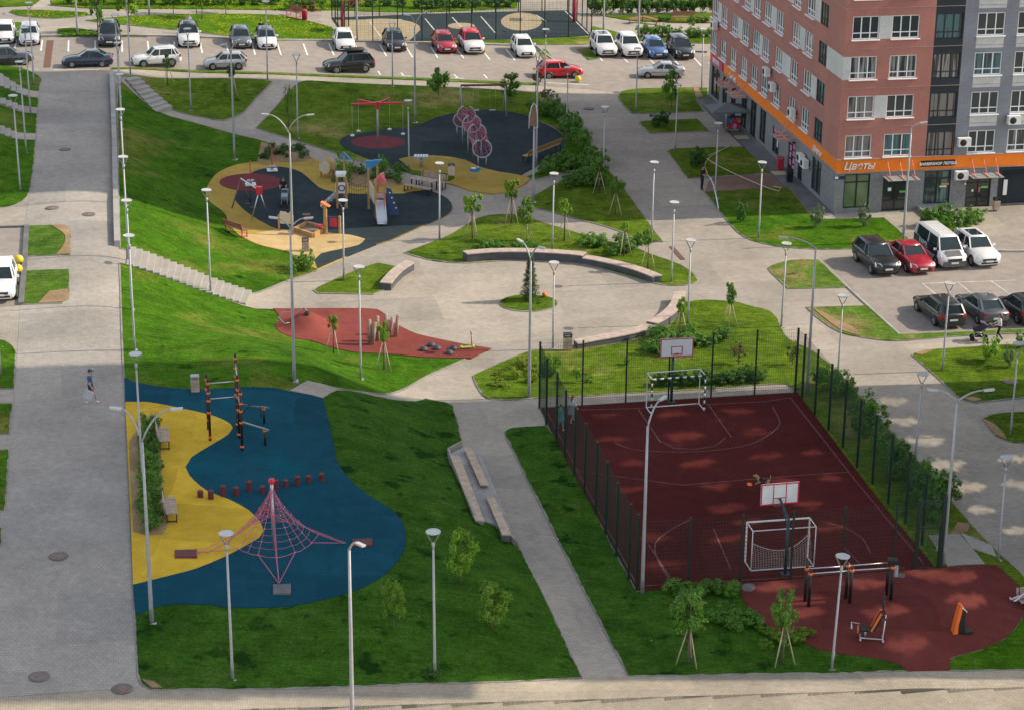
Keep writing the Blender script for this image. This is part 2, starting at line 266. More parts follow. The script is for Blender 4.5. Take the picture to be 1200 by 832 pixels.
# ------------------------------------------------------------------ mesh helper
class MB:
    def __init__(s): s.v = []; s.f = []; s.m = []; s.sm = []
    def add(s, vs, fs, mi=0, smooth=False):
        o = len(s.v); s.v += [tuple(p) for p in vs]
        for f in fs: s.f.append([o+i for i in f]); s.m.append(mi); s.sm.append(smooth)
        return s
    def quad(s, a, b, c, d, mi=0): return s.add([a, b, c, d], [(0, 1, 2, 3)], mi)
    def obox(s, c, X, Y, Z, mi=0):
        c, X, Y, Z = map(Vector, (c, X, Y, Z))
        vs = [c+X*i+Y*j+Z*k for k in (-1, 1) for j in (-1, 1) for i in (-1, 1)]
        return s.add(vs, [(0, 2, 3, 1), (4, 5, 7, 6), (0, 1, 5, 4), (2, 6, 7, 3), (0, 4, 6, 2), (1, 3, 7, 5)], mi)
    def box(s, c, size, rz=0.0, mi=0, rx=0.0, ry=0.0):
        R = Matrix.Rotation(rz, 3, 'Z')@Matrix.Rotation(ry, 3, 'Y')@Matrix.Rotation(rx, 3, 'X')
        return s.obox(c, R@Vector((size[0]/2, 0, 0)), R@Vector((0, size[1]/2, 0)), R@Vector((0, 0, size[2]/2)), mi)
    def bar(s, a, b, wd, ht=None, mi=0):
        a, b = Vector(a), Vector(b); d = b-a; L = d.length
        if L < 1e-6: return s
        d.normalize(); up = Vector((0, 0, 1)) if abs(d.z) < 0.95 else Vector((1, 0, 0))
        x = d.cross(up).normalized(); y = x.cross(d).normalized()
        return s.obox((a+b)/2, x*wd/2, d*L/2, y*(ht or wd)/2, mi)
    def tube(s, pts, r, n=6, mi=0, caps=True, smooth=True, closed=False):
        pts = [Vector(p) for p in pts]; k = len(pts)
        rs = r if hasattr(r, '__len__') else [r]*k
        vs = []; fs = []; prev = None
        for i, p in enumerate(pts):
            if closed: d = pts[(i+1) % k]-pts[i-1]
            else: d = pts[min(i+1, k-1)]-pts[max(i-1, 0)]
            if d.length < 1e-9: d = Vector((0, 0, 1))
            d.normalize()
            if prev is None:
                up = Vector((0, 0, 1)) if abs(d.z) < 0.9 else Vector((1, 0, 0)); x = d.cross(up).normalized()
            else:
                x = prev-d*prev.dot(d)
                x = x.normalized() if x.length > 1e-6 else d.orthogonal().normalized()
            prev = x; y = d.cross(x)
            for j in range(n):
                a = 2*math.pi*j/n; vs.append(p+(x*math.cos(a)+y*math.sin(a))*rs[i])
        for i in range(k if closed else k-1):
            for j in range(n):
                a = i*n+j; b = i*n+(j+1) % n; i2 = (i+1) % k
                fs.append((a, b, i2*n+(j+1) % n, i2*n+j))
        if caps and not closed: fs += [tuple(range(n-1, -1, -1)), tuple((k-1)*n+j for j in range(n))]
        return s.add(vs, fs, mi, smooth)
    def lathe(s, prof, n=16, at=(0, 0, 0), mi=0, smooth=True, axis=None):
        at = Vector(at); Zx = Vector(axis).normalized() if axis else Vector((0, 0, 1))
        X = Zx.orthogonal().normalized() if axis else Vector((1, 0, 0)); Y = Zx.cross(X)
        vs = [at+(X*math.cos(2*math.pi*j/n)+Y*math.sin(2*math.pi*j/n))*r+Zx*z for r, z in prof for j in range(n)]
        fs = [(i*n+j, i*n+(j+1) % n, (i+1)*n+(j+1) % n, (i+1)*n+j) for i in range(len(prof)-1) for j in range(n)]
        k = len(prof)
        if prof[0][0] > 1e-4: fs.append(tuple(range(n-1, -1, -1)))
        if prof[-1][0] > 1e-4: fs.append(tuple((k-1)*n+j for j in range(n)))
        return s.add(vs, fs, mi, smooth)
    def prism(s, poly, z0, z1, mi=0):
        n = len(poly); vs = [(x, y, z0) for x, y in poly]+[(x, y, z1) for x, y in poly]
        return s.add(vs, [tuple(range(n-1, -1, -1)), tuple(range(n, 2*n))]+[(i, (i+1) % n, n+(i+1) % n, n+i) for i in range(n)], mi)
    def extrude(s, poly, off, mi=0):
        """planar polygon (3d points) pushed along a vector"""
        n = len(poly); off = Vector(off); vs = [Vector(p) for p in poly]+[Vector(p)+off for p in poly]
        return s.add(vs, [tuple(range(n-1, -1, -1)), tuple(range(n, 2*n))]+[(i, (i+1) % n, n+(i+1) % n, n+i) for i in range(n)], mi)
    def mesh(s, name, mats):
        me = bpy.data.meshes.new(name); me.from_pydata(s.v, [], s.f)
        for m in (mats if isinstance(mats, (list, tuple)) else [mats]): me.materials.append(m)
        me.polygons.foreach_set("material_index", s.m); me.polygons.foreach_set("use_smooth", s.sm)
        me.update(); return me
    def build(s, name, mats, parent=None, fix=True, label=None):
        me = s.mesh(name, mats)
        if fix:
            bm = bmesh.new(); bm.from_mesh(me); bmesh.ops.recalc_face_normals(bm, faces=bm.faces); bm.to_mesh(me); bm.free()
        return link(name, me, parent, label)
def link(name, me, parent=None, label=None):
    o = bpy.data.objects.new(name, me); COL.objects.link(o)
    if parent: o.parent = parent
    if label: o["label"] = label
    return o
def tag(o, label, cat, group=None):
    o["label"] = label; o["category"] = cat
    if group: o["group"] = group
    return o
def thing(name, label, cat, loc=(0, 0, 0), rz=0.0, group=None):
    o = bpy.data.objects.new(name, None); COL.objects.link(o); o.empty_display_size = 0.2
    o.location = loc; o.rotation_euler = (0, 0, rz)
    return tag(o, label, cat, group)
def kids(o): return [c for c in KIDS.get(o.name, o.children)]
KIDS = {}
def dup(root, label, loc, rz=0.0, group=None, sc=None):
    r = root.copy(); COL.objects.link(r); r.location = loc; r.rotation_euler = (0, 0, rz); r["label"] = label
    if sc: r.scale = (sc, sc, sc) if not hasattr(sc, '__len__') else sc
    if group: r["group"] = group
    for ch in list(root.children):
        c = ch.copy(); COL.objects.link(c); c.parent = r
        for g in list(ch.children):
            d = g.copy(); COL.objects.link(d); d.parent = c
    return r
def struct(o): o["kind"] = "structure"; return o
def stuff(o): o["kind"] = "stuff"; return o
# ------------------------------------------------------------------ draped regions
def curve(pts, smooth=True, closed=True, step=0.55):
    """world XY outline through world points; Catmull-Rom except at sharp corners"""
    P = [Vector((p[0], p[1])) for p in pts]; n = len(P); out = []
    def corner(i):
        if not closed and i in (0, n-1): return True
        a = P[i]-P[i-1]; b = P[(i+1) % n]-P[i]
        if a.length < 1e-6 or b.length < 1e-6: return True
        return a.angle(b) > RAD(48)
    cs = [(not smooth) or corner(i) for i in range(n)]
    for i in range(n if closed else n-1):
        p1, p2 = P[i], P[(i+1) % n]
        t1 = (P[(i+1) % n]-P[i-1])/2 if not cs[i] else (p2-p1)
        t2 = (P[(i+2) % n]-P[i])/2 if not cs[(i+1) % n] else (p2-p1)
        L = (p2-p1).length
        for t, q in ((t1, 0), (t2, 0)):
            if t.length > L*1.0: t *= L/t.length
        k = max(1, int(L/step))
        for j in range(k):
            t = j/k; t2_, t3 = t*t, t*t*t
            out.append(p1*(2*t3-3*t2_+1)+t1*(t3-2*t2_+t)+p2*(-2*t3+3*t2_)+t2*(t3-t2_))
    if not closed: out.append(P[-1])
    return out
def inside(poly, x, y):
    c = False; n = len(poly); j = n-1
    for i in range(n):
        yi, yj = poly[i][1], poly[j][1]
        if (yi > y) != (yj > y) and x < (poly[j][0]-poly[i][0])*(y-yi)/(yj-yi)+poly[i][0]: c = not c
        j = i
    return c
REGIONS = {}; EDGES = []
def drape(name, outline, mat, off, grid=0.7, skirt=0.12, hf=None, kind="structure"):
    """a sheet over the terrain inside the world outline"""
    out = outline; n = len(out)
    xs = [p[0] for p in out]; ys = [p[1] for p in out]
    pa = np.array([[p[0], p[1]] for p in out])
    gx = np.arange(min(xs)+0.2, max(xs), grid); gy = np.arange(min(ys)+0.2, max(ys), grid)
    inner = []
    if len(gx) and len(gy):
        qx, qy = np.meshgrid(gx, gy); qx = qx.ravel(); qy = qy.ravel()
        ins = np.zeros(len(qx), bool); dist = np.full(len(qx), 1e9); j = n-1
        for i in range(n):
            x1, y1 = pa[i]; x2, y2 = pa[j]
            if y1 != y2:
                cnd = ((y1 > qy) != (y2 > qy)) & (qx < (x2-x1)*(qy-y1)/(y2-y1)+x1); ins ^= cnd
            dist = np.minimum(dist, (qx-x1)**2+(qy-y1)**2); j = i
        sel = ins & (dist > (0.3)**2)
        inner = [Vector((a, b)) for a, b in zip(qx[sel], qy[sel])]
    vs, es, fs, *_ = delaunay_2d_cdt([Vector((p[0], p[1])) for p in out]+inner, [], [list(range(n))], 1, 1e-4)
    h = hf or T
    V3 = [(p[0], p[1], h(p[0], p[1])+off) for p in vs]
    mb = MB(); mb.add(V3, [tuple(f) for f in fs], 0, True)
    if skirt:
        ring = [(p[0], p[1], h(p[0], p[1])+off) for p in out]
        low = [(a, b, c-skirt) for a, b, c in ring]
        mb.add(ring+low, [(i, n+i, n+(i+1) % n, (i+1) % n) for i in range(n)], 0)
    o = mb.build(name, mat, None, fix=False)
    # all sheet faces up
    me = o.data
    for p in me.polygons:
        if abs(p.normal.z) > 0.3 and p.normal.z < 0: p.flip()
    me.update()
    if kind: o["kind"] = kind
    return o
def region(name, pts, mat, off, smooth=True, grid=0.7, skirt=0.12):
    wpts = [G(*p) for p in pts]
    out = curve(wpts, smooth, step=0.3 if name in ("lawn", "grass_bank") else 0.55)
    if name in ("lawn", "grass_bank"):
        rr = random.Random(len(out)); out = [Vector((p.x+rr.uniform(-1, 1)*0.035, p.y+rr.uniform(-1, 1)*0.05)) for p in out]
        c_ = Vector((sum(p.x for p in out)/len(out), sum(p.y for p in out)/len(out)))
        if 60 < c_.y < 200: EDGES.append(curve(wpts, smooth, step=0.8))
    o = drape(name, out, mat, off, grid, skirt)
    REGIONS.setdefault(name, []).append(out)
    return o
def ellipse_px(cx, cy, rx, ry, n=28): return [(cx+rx*math.cos(2*math.pi*i/n), cy+ry*math.sin(2*math.pi*i/n)) for i in range(n)]
def strip(name, pts, width, mat, off, closed=False, smooth=True, px=True, step=0.6):
    """a painted line / narrow band of given width over the terrain"""
    wp = curve([G(*p) for p in pts] if px else pts, smooth, closed, step)
    n = len(wp); L = []; R = []
    for i, p in enumerate(wp):
        d = (wp[(i+1) % n]-wp[i-1]) if closed else (wp[min(i+1, n-1)]-wp[max(i-1, 0)])
        d.normalize(); q = Vector((-d.y, d.x))*width/2
        for lst, s_ in ((L, 1), (R, -1)):
            a = p+q*s_; lst.append((a.x, a.y, T(a.x, a.y)+off))
    mb = MB(); mb.add(L+R, [(i, (i+1) % n, n+(i+1) % n, n+i) for i in range(n if closed else n-1)])
    o = mb.build(name, mat, None, fix=False)
    for p in o.data.polygons:
        if p.normal.z < 0: p.flip()
    return struct(o)
def kerb(name, pts, mat, w_=0.15, h=0.14, px=True):
    wp = curve([G(*p) for p in pts] if px else pts, True, False, 0.8); n = len(wp); rows = []
    for i, p in enumerate(wp):
        d = wp[min(i+1, n-1)]-wp[max(i-1, 0)]; d.normalize(); q = Vector((-d.y, d.x))*w_/2
        a, b = p+q, p-q; za, zb = T(a.x, a.y), T(b.x, b.y); zt = max(za, zb)+h
        rows.append([(a.x, a.y, za-0.1), (a.x, a.y, zt), (b.x, b.y, zt), (b.x, b.y, zb-0.1)])
    mb = MB(); mb.add([v for r in rows for v in r], [(i*4+j, i*4+(j+1) % 4, (i+1)*4+(j+1) % 4, (i+1)*4+j) for i in range(n-1) for j in range(4)]+[(0, 1, 2, 3), (4*n-4, 4*n-3, 4*n-2, 4*n-1)])
    return struct(mb.build(name, mat))
# ================================================================== THE SETTING: ground
# base sheet: fine in view, coarse rim out to the horizon
SLAB = [(-80, 845), (0, 843), (163, 838), (300, 830), (600, 821.5), (900, 812.5), (1200, 804.5), (1290, 802)]
_slab = [G(*p) for p in SLAB]
def slab_y(x):
    for a, b in zip(_slab, _slab[1:]):
        if a.x <= x <= b.x: return a.y+(b.y-a.y)*(x-a.x)/(b.x-a.x)
    return _slab[0].y if x < _slab[0].x else _slab[-1].y
gx = [-1500, -400, -160]+list(np.arange(-84, 84.1, 0.7))+[160, 400, 1500]
gy = [-1500, -200, 30]+list(np.arange(60, 262, 0.7))+[330, 600, 2000]
mb = MB(); nx = len(gx)
def base_z(x, y):
    z = T(x, y)
    if y < slab_y(x)+0.75: z -= 0.9
    return z
mb.add([(x, y, base_z(x, y)) for y in gy for x in gx], [(j*nx+i, j*nx+i+1, (j+1)*nx+i+1, (j+1)*nx+i) for j in range(len(gy)-1) for i in range(nx-1)], 0, True)
struct(mb.build("ground", PAVE, fix=False))
# promenade and sidewalk paving
region("promenade", [(47, 91.5), (132, 91.5), (138, 292), (140.5, 309), (146, 444), (153, 610), (161, 780), (163, 806), (-70, 822), (-28, 700), (0, 610), (19, 434), (21, 400), (30, 262), (37, 205)], PROM, 0.012, False, skirt=0)
region("sidewalk", [(-80, 822), (163, 809), (189, 807.5), (300, 807), (600, 798.3), (740, 791.5), (900, 789), (1290, 784.5), (1290, 801.5), (1200, 804.5), (900, 812.5), (600, 821.5), (300, 830), (163, 838), (0, 843), (-80, 845)], WALK, 0.014, False, skirt=0.7)
# level parking bays below the sloping sidewalk
xs_px = [-20, 60, 118, 175, 233, 291, 349, 410, 470, 528.6, 588.5, 648, 703, 777, 834, 890, 946, 1000.5, 1054.7, 1109, 1163.5, 1218, 1272]
def slab_px_y(x):
    for a, b in zip(SLAB, SLAB[1:]):
        if a[0] <= x <= b[0]: return a[1]+(b[1]-a[1])*(x-a[0])/(b[0]-a[0])
for i in range(len(xs_px)-1):
    a = G(xs_px[i], slab_px_y(xs_px[i])); b = G(xs_px[i+1], slab_px_y(xs_px[i+1]))
    zt = min(a.z, b.z)-0.03
    d = -U*6.0
    poly = [(a.x, a.y), (b.x, b.y), (b.x+d.x, b.y+d.y), (a.x+d.x, a.y+d.y)]
    cxm = sum(p[0] for p in poly)/4; cym = sum(p[1] for p in poly)/4
    poly = [(cxm+(x-cxm)*0.995, cym+(y-cym)*0.999) for x, y in poly]
    m_ = MB(); m_.prism(poly, zt-0.6, zt); struct(m_.build("parking_bay", WALK))
# asphalt
region("car_park_road", [(-60, 47), (0, 46.5), (300, 48.5), (480, 52), (600, 55), (640, 57), (760, 62), (830, 66), (832, 104), (746, 104.5), (726, 108), (690, 105), (640, 101), (540, 94), (420, 89.5), (300, 85), (190, 81), (131, 80), (126, 84), (50, 85), (45, 79), (-60, 76)], ASPH, 0.012, False, skirt=0)
region("car_park", [(969, 306), (1060, 300), (1068, 284.5), (1300, 268), (1300, 384), (1130, 389.5), (1054, 392), (1017, 359)], ASPH, 0.012, False, skirt=0)
region("car_park", [(-40, 268), (31, 267), (29, 310), (24.5, 358), (-40, 362)], ASPH, 0.016, False, skirt=0)
# kerbs
kerb("kerb", [(-60, 46), (0, 45.5), (300, 47.5), (393, 48.8), (480, 51), (600, 54), (630, 55.5)], CONC, 0.3)
kerb("kerb", [(690, 57), (760, 58.5), (829, 62)], CONC, 0.3)
kerb("kerb", [(630, 56), (641, 66), (652, 73.5)], CONC, 0.2)
kerb("kerb", [(31.5, 266.5), (29, 310), (24.8, 358)], CONC_D, 0.3, 0.16)
kerb("kerb", [(-40, 267.5), (31.5, 266.5)], CONC_D, 0.2, 0.12)
kerb("kerb", [(1070, 283), (1170, 295.6), (1300, 292)], CONC, 0.2)
kerb("kerb", [(993, 337), (1017, 359), (1054, 392.5)], CONC, 0.15, 0.08)
# ---- lawns
g = [
 ("lawn", LAWN, 1, [(133, 88), (165, 90), (300, 93.5), (316, 95), (319, 97), (300, 116), (287, 131), (275, 138), (262, 142), (250, 141), (202, 129), (161, 94.5)]),
 ("lawn", LAWN, 1, [(352, 97), (365, 95.5), (460, 100.5), (540, 104), (590, 106.5), (640, 110.5), (652, 123), (662, 165), (600, 206), (533, 210), (528, 213.5), (520, 215), (487, 206), (473, 201), (413, 187), (380, 176), (341, 164), (300, 151), (319, 131), (338, 108.5)]),
 ("grass_bank", BANK, 1, [(138, 99), (139, 200), (141, 292), (157, 295), (292, 344.5), (300, 344), (339, 328.7), (372, 317), (420, 240), (366, 186.7), (341, 177), (300, 164), (278, 159), (242, 149), (187, 132.5), (143, 97)]),
 ("grass_bank", BANK, 1, [(140.5, 309), (152, 312), (190, 322.7), (247, 344.5), (299, 363), (327, 363.5), (420, 390), (545, 421), (500, 441), (451, 462), (421, 459), (383, 453), (360, 448), (340, 459), (320, 456), (300, 455), (240, 458), (209, 457), (176, 453), (156, 449), (146, 444)]),
 ("lawn", LAWN, 1, [(474, 315), (442.6, 309), (423.6, 315), (373, 337.5), (368, 341), (373, 344.5), (437, 345.5), (449, 341), (452, 332), (462, 323)]),
 ("lawn", LAWN, 1, [(474, 297), (502, 305), (527, 308.5), (548, 309), (600, 306), (680, 310), (720, 320), (762, 331.5), (777, 334.5), (802, 335), (814, 332.5), (818, 330), (812, 321), (797, 311), (762, 298.5), (741, 290), (710, 283), (683, 275.7), (628, 259), (610, 254), (600, 252), (577.6, 252.5), (557, 258), (534.7, 272), (517, 280.7)]),
 ("lawn", LAWN, 1, [(615, 238), (630, 228), (650, 217), (673, 205), (690, 198), (703, 193), (712, 200), (726, 215), (750, 248), (776.6, 284.5), (751, 282), (716, 268), (663, 254), (617, 241.6)]),
 ("lawn", BANK, 1, [(640, 113), (652, 122), (665, 135), (676, 149), (696, 176), (699, 186), (690, 192), (660, 203), (625, 212), (617, 208), (640, 198), (656, 182), (662, 168), (655, 155), (640, 146), (620, 137)]),
 ("lawn", LAWN, 1, [(725, 115), (728.7, 108.5), (746, 105), (802, 103.5), (829, 104), (829, 116), (815, 117), (824.6, 131.7), (741, 134), (733, 127)]),
 ("lawn", LAWN, 1, [(749, 145), (756.5, 142.6), (817, 140.6), (831, 155), (761.5, 157)]),
 ("lawn", LAWN, 1, [(782, 178), (792, 175), (872, 173), (902, 204), (835, 208), (806, 210)]),
 ("lawn", BANK, 1, [(826, 226), (881, 222.6), (924, 220.6), (948, 250), (960, 258), (1036, 256), (1066, 283), (1061.5, 287), (1021, 291), (963, 293), (915, 290), (895, 286), (880, 282), (865, 273), (845, 250)]),
 ("lawn", PATCHY, 1, [(901, 316), (907.6, 311), (928, 306), (959, 305.5), (992, 337.5), (924, 339)]),
 ("lawn", PATCHY, 1, [(945, 361), (1017, 359.5), (1054, 392.5), (1130, 390), (1290, 383), (1290, 387.5), (1120, 394.5), (1051, 400), (1011, 396), (985, 390), (965, 378)]),
 ("lawn", LAWN, 1, [(1069, 416.4), (1086.7, 411), (1200, 403.5), (1290, 399), (1290, 461), (1200, 466), (1142, 472), (1127, 468)]),
 ("lawn", LAWN, 1, [(1152, 491), (1165, 486), (1200, 483), (1290, 479), (1290, 522), (1200, 519), (1180, 517), (1167, 511)]),
 ("lawn", LAWN, 1, [(555, 441), (565, 436), (582, 428), (600, 420), (625, 411.5), (650, 411), (672, 410.5), (695, 407), (734, 402), (755, 395), (774, 387.5), (785, 382), (794, 371), (802, 355), (827, 352.6), (862, 355), (880, 360), (900, 365), (910, 374), (915, 385), (925, 399), (952, 412), (983, 438), (1008, 466), (1049, 512), (1084, 551), (1117, 592), (1163, 642), (1178, 656), (1210, 690), (1210, 712), (1166, 664), (1095, 669), (1050, 614), (1000, 550), (934, 461.5), (923, 450), (900, 450.5), (809, 457), (732, 461), (672, 465), (620, 467), (600, 469), (575, 468), (567, 464)]),
 ("lawn", SHADY, 1, [(592, 507), (600, 502.5), (640, 499.5), (652, 516), (673, 558), (698, 602), (722, 653), (746, 694), (806, 690), (867, 686), (900, 690), (960, 750), (1000, 760), (1045, 770), (1062, 786.5), (898, 789.6), (738, 792.4), (643, 610), (600, 524)]),
 ("lawn", BANK, 1, [(1113, 786), (1113, 773), (1123, 769), (1151, 762), (1179, 748), (1196, 728), (1202, 700), (1290, 700), (1290, 784)]),
 ("grass_bank", SHADY, 1, [(378, 468), (397, 458), (440, 465), (487, 471), (499, 468), (522, 472.5), (530, 476), (540.6, 524), (524, 532.5), (540, 571), (556, 609), (579.5, 613.7), (586.6, 626), (604, 633), (681, 794.3), (600, 798.7), (420, 804), (300, 807.3), (178, 807.7), (167, 802), (163, 794), (159, 722), (158, 715), (300, 600), (340, 480)]),
 ("lawn", PATCHY, 1, [(33.5, 266), (75.7, 265), (82, 269.5), (82, 299.7), (32, 301)]),
 ("lawn", PATCHY, 1, [(29, 318.6), (80.7, 316.6), (80, 351.4), (73, 356), (25, 357.7)]),
 ("lawn", BANK, 1, [(-30, 396), (0, 399), (15, 407), (18, 415), (15.6, 455.5), (-30, 456)]),
 ("lawn", BANK, 1, [(-30, 474), (14, 473.7), (10, 508.5), (-30, 510)]),
 ("lawn", BANK, 1, [(-30, 529), (9.6, 528), (5, 598), (-30, 600)]),
 ("lawn", BANK, 1, [(-30, 620), (2, 619.6), (0, 640), (-30, 645)]),
 ("grass_bank", BANK, 1, [(-60, 74), (0, 78), (25, 80.5), (47, 92), (46, 102), (43, 135), (41, 166), (38, 200), (33, 228), (23, 238), (0, 244), (-60, 250)]),
 ("lawn", MEAD, 1, [(11, 15), (15, 12.6), (50, 13), (101, 15.6), (106, 19), (76, 22), (50, 22), (23, 19)]),
 ("lawn", MEAD, 1, [(101, 25), (151, 20), (252, 17.5), (300, 17.6), (325, 19), (350, 23), (388, 33), (393, 40), (393, 47), (300, 46), (227, 38), (177, 33), (113, 26.5)]),
 ("lawn", BANK, 1, [(68, 35), (88, 34), (113.5, 38), (134, 41.6), (171.6, 44.5), (67, 44.5)]),
 ("lawn", MEAD, 1, [(-50, 27), (13, 27), (29, 28), (40, 36), (42, 44.5), (-50, 44)]),
 ("lawn", MEAD, 1, [(60, 7.6), (126, 11.4), (300, 12.4), (388, 13), (500, 15), (606, 10.5), (606, -20), (388, -20), (300, -20), (60, -20)]),
 ("lawn", LAWN, 1, [(-60, -25), (49, -25), (47, 0), (38, 7.6), (0, 9), (-60, 10)]),
 ("lawn", LAWN, 1, [(703.5, 19), (829.6, 16.4), (900, 14), (900, 30), (829.6, 27.8), (776.6, 26.5), (741, 25)]),
 ("lawn", LAWN, 1, [(690, 10), (900, 8), (900, -25), (690, -25)]),
 ("lawn", LAWN, 1, [(395, 48.8), (480, 49.4), (600, 46.7), (690, 44), (695, 32), (720, 38), (735, 43), (829, 42), (840, 52), (760, 50.5), (700, 51), (683, 53), (600, 52.5), (480, 50.4), (395, 49.6)]),
 ("lawn", PATCHY, 1, [(676, 59), (690, 57.5), (701, 70), (690, 71.5)]),
 ("lawn", PATCHY, 1, [(629, 58.5), (640, 59), (650, 73), (640, 73)]),
 ("verge", PATCHY, 1, [(131, 80.5), (190, 81.5), (300, 85.5), (420, 90), (540, 94.5), (632, 98.5), (632, 100.5), (540, 97), (420, 92), (300, 87.5), (190, 83.5), (131, 82)]),
]
for k, (nm, mt, sm, pts) in enumerate(g): region(nm, pts, mt, 0.05+0.0007*k, bool(sm))
# tree island and soil beds
region("lawn", ellipse_px(619.5, 356, 33.5, 9.6), LAWN, 0.06)
region("soil_bed", [(304, 178), (301, 190), (320, 190.7), (338.7, 191), (354.7, 190.7), (366, 186.7), (357, 183), (341, 178), (320, 171), (306, 168)], SOIL, 0.078)
region("soil_bed", [(385, 192), (433, 203), (460, 211), (478.5, 218), (460, 220), (440, 220), (420, 220.7), (404, 218), (393, 214), (386, 203)], SOIL, 0.092)
region("soil_bed", [(152, 520), (166, 500), (178, 485), (186, 495), (190, 560), (196, 620), (190, 629), (170, 629), (156, 625)], SOIL, 0.112)
for pts in ([(60, 265.5), (76, 265), (82, 270), (82, 299), (66, 300), (74, 290), (76, 277)], [(58, 343), (80, 340), (80, 352), (73, 355.5), (45, 357)], [(951, 362), (985, 388), (1008, 395), (1004, 388), (980, 376), (962, 366)],
            [(1071, 415.5), (1086, 411), (1093, 412), (1080, 417)], [(1128, 467.5), (1142, 471.5), (1150, 469), (1140, 466)], [(1152, 492), (1166, 510), (1180, 516), (1176, 509), (1164, 497)], [(166, 797), (178, 807), (190, 807), (180, 800)], [(1113, 628), (1122, 613), (1136, 615), (1134, 624)],
            [(812, 103.5), (818, 103.5), (824, 115), (816, 117)], [(788, 706), (815, 703), (830, 708), (800, 712)], [(1040, 284), (1066, 283.5), (1061, 287.5)]):
    region("bare_patch", pts, SOIL, 0.094)
# ---- rubber surfacing
BLUE = [(146, 444), (156.5, 449), (176.6, 453), (209.5, 457), (240, 458), (300, 455), (320, 456), (340, 460), (378, 468), (382, 483), (391, 521), (394.6, 541), (408.5, 561.5), (431, 581.7), (451, 594), (463, 602), (473, 616.7), (476, 633.5), (470, 653), (450.5, 675), (420, 692), (383.6, 703), (342, 711.5), (300, 713.7), (265, 713), (245, 710), (217.5, 709), (195, 710), (178.4, 714), (159, 722.7), (156, 687), (147, 472)]
region("blue_rubber", BLUE, RUB_BLUE, 0.098)
region("yellow_rubber", [(147, 472.7), (171.6, 472.7), (209.5, 479.5), (252, 489.6), (270, 498.4), (273, 503.5), (267.5, 511), (247, 523.6), (224.6, 537.5), (217.5, 549), (222, 559), (242, 576.6), (267.5, 586.7), (292, 600), (306, 615), (309, 624), (304, 632), (290, 640), (264, 654), (230, 668), (200, 676), (156, 687), (153, 610), (149, 520)], RUB_YEL, 0.105)
region("ochre_rubber", [(304, 190.7), (284, 193), (267, 198), (253, 206), (244, 218), (241, 230), (247, 239), (257, 246), (265, 254), (267, 262), (272, 268.7), (280, 277), (300, 287.5), (320, 293), (338, 297), (345, 303), (352, 310), (372, 317), (406, 302), (441, 288), (461, 281), (492, 267), (512, 259), (525, 252), (530, 244), (525, 235), (512, 228), (500, 223), (479, 218), (440, 221), (420, 221), (404, 218.5), (393, 214), (386, 203), (378, 192), (366, 187), (355, 191), (339, 191.5), (320, 191)], RUB_OCH, 0.084)
region("slate_rubber", [(276, 229), (275, 235), (283, 245), (296, 255), (313, 265), (325, 270), (350, 272), (385, 275), (410, 277), (428, 282), (420, 289), (398, 294), (376, 299), (369, 306), (372, 316.6), (406, 302), (441, 288), (461, 281), (492, 267), (512, 259), (525, 252), (530, 244), (525, 235), (512, 228), (500, 224), (479, 227), (473, 228.7), (449, 228.7), (420, 229), (393, 227), (380, 224), (373, 220.7), (364, 212.7), (355, 205), (344, 200), (328, 197), (312, 198.7), (297, 203), (286, 212), (280, 221)], RUB_DARK, 0.090)
region("sunlit_sandy_rubber", [(281, 277), (300, 287), (320, 292.5), (338, 296.5), (345, 302), (352, 309), (369, 306), (376, 299), (398, 294), (420, 289), (428, 282), (410, 277), (385, 275), (350, 272), (325, 270.5), (300, 275)], RUB_SAND, 0.096)
region("maroon_rubber", ellipse_px(294, 215.5, 37, 10.3), RUB_MAROON, 0.096)
region("slate_rubber", [(399, 166), (408, 160), (440, 155), (464, 152), (485, 150), (507, 141), (520, 136.7), (540, 133), (565, 130), (590, 132), (611, 135), (633, 144), (652, 154), (662, 166), (657, 180), (640, 190), (615, 203), (600, 212), (560, 215), (500, 203), (480, 203), (453, 195), (420, 183), (401, 172)], RUB_DARK, 0.084)
region("ochre_rubber", [(467, 188), (482, 185), (509, 184), (530, 186), (545, 189), (562, 197), (585, 203), (605, 206), (620, 210), (619, 214), (605, 222), (590, 227), (577, 228.5), (552, 225), (535, 219), (520, 215), (500, 208), (486, 203)], RUB_OCH, 0.090)
region("maroon_rubber", ellipse_px(443, 168.3, 31.5, 7.6), RUB_MAROON, 0.090)
region("lawn", [(453, 195), (480, 200.5), (500, 203.5), (520, 204.5), (531, 207.5), (533, 210), (528, 213.5), (520, 215), (487, 206), (473, 201)], LAWN, 0.100)
region("red_rubber", [(320, 363), (370, 363), (428, 363), (441.5, 364), (449, 368), (453, 375), (459.5, 379), (473, 386), (489, 393), (511, 398), (545, 405), (575.5, 409.6), (563, 415), (552, 421), (500, 420), (455, 416), (414.5, 414), (387.5, 408), (365, 400.6), (347, 394), (333.5, 386), (328, 379), (326, 370)], RUB_RED, 0.090)
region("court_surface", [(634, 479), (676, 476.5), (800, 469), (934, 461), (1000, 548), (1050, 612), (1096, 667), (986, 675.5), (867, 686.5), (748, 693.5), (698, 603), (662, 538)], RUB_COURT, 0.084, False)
region("court_surface", [(867, 686), (986, 675.5), (1096, 667), (1167.7, 663.6), (1195, 689), (1200, 711.5), (1195.6, 728), (1179, 747.8), (1151, 761.7), (1123, 768.7), (1113, 773), (1113, 786), (1062.6, 787), (1056, 781), (1039, 775), (995, 768.7), (958.5, 762), (928, 748), (900, 736.6), (879, 717), (868, 698)], RUB_PAD, 0.088)
for cx, cy, rx, ry in ((877, 690, 8, 5), (1056, 676, 5, 3)): region("worn_patch", ellipse_px(cx, cy, rx, ry, 12), CONC_D, 0.094, skirt=0)
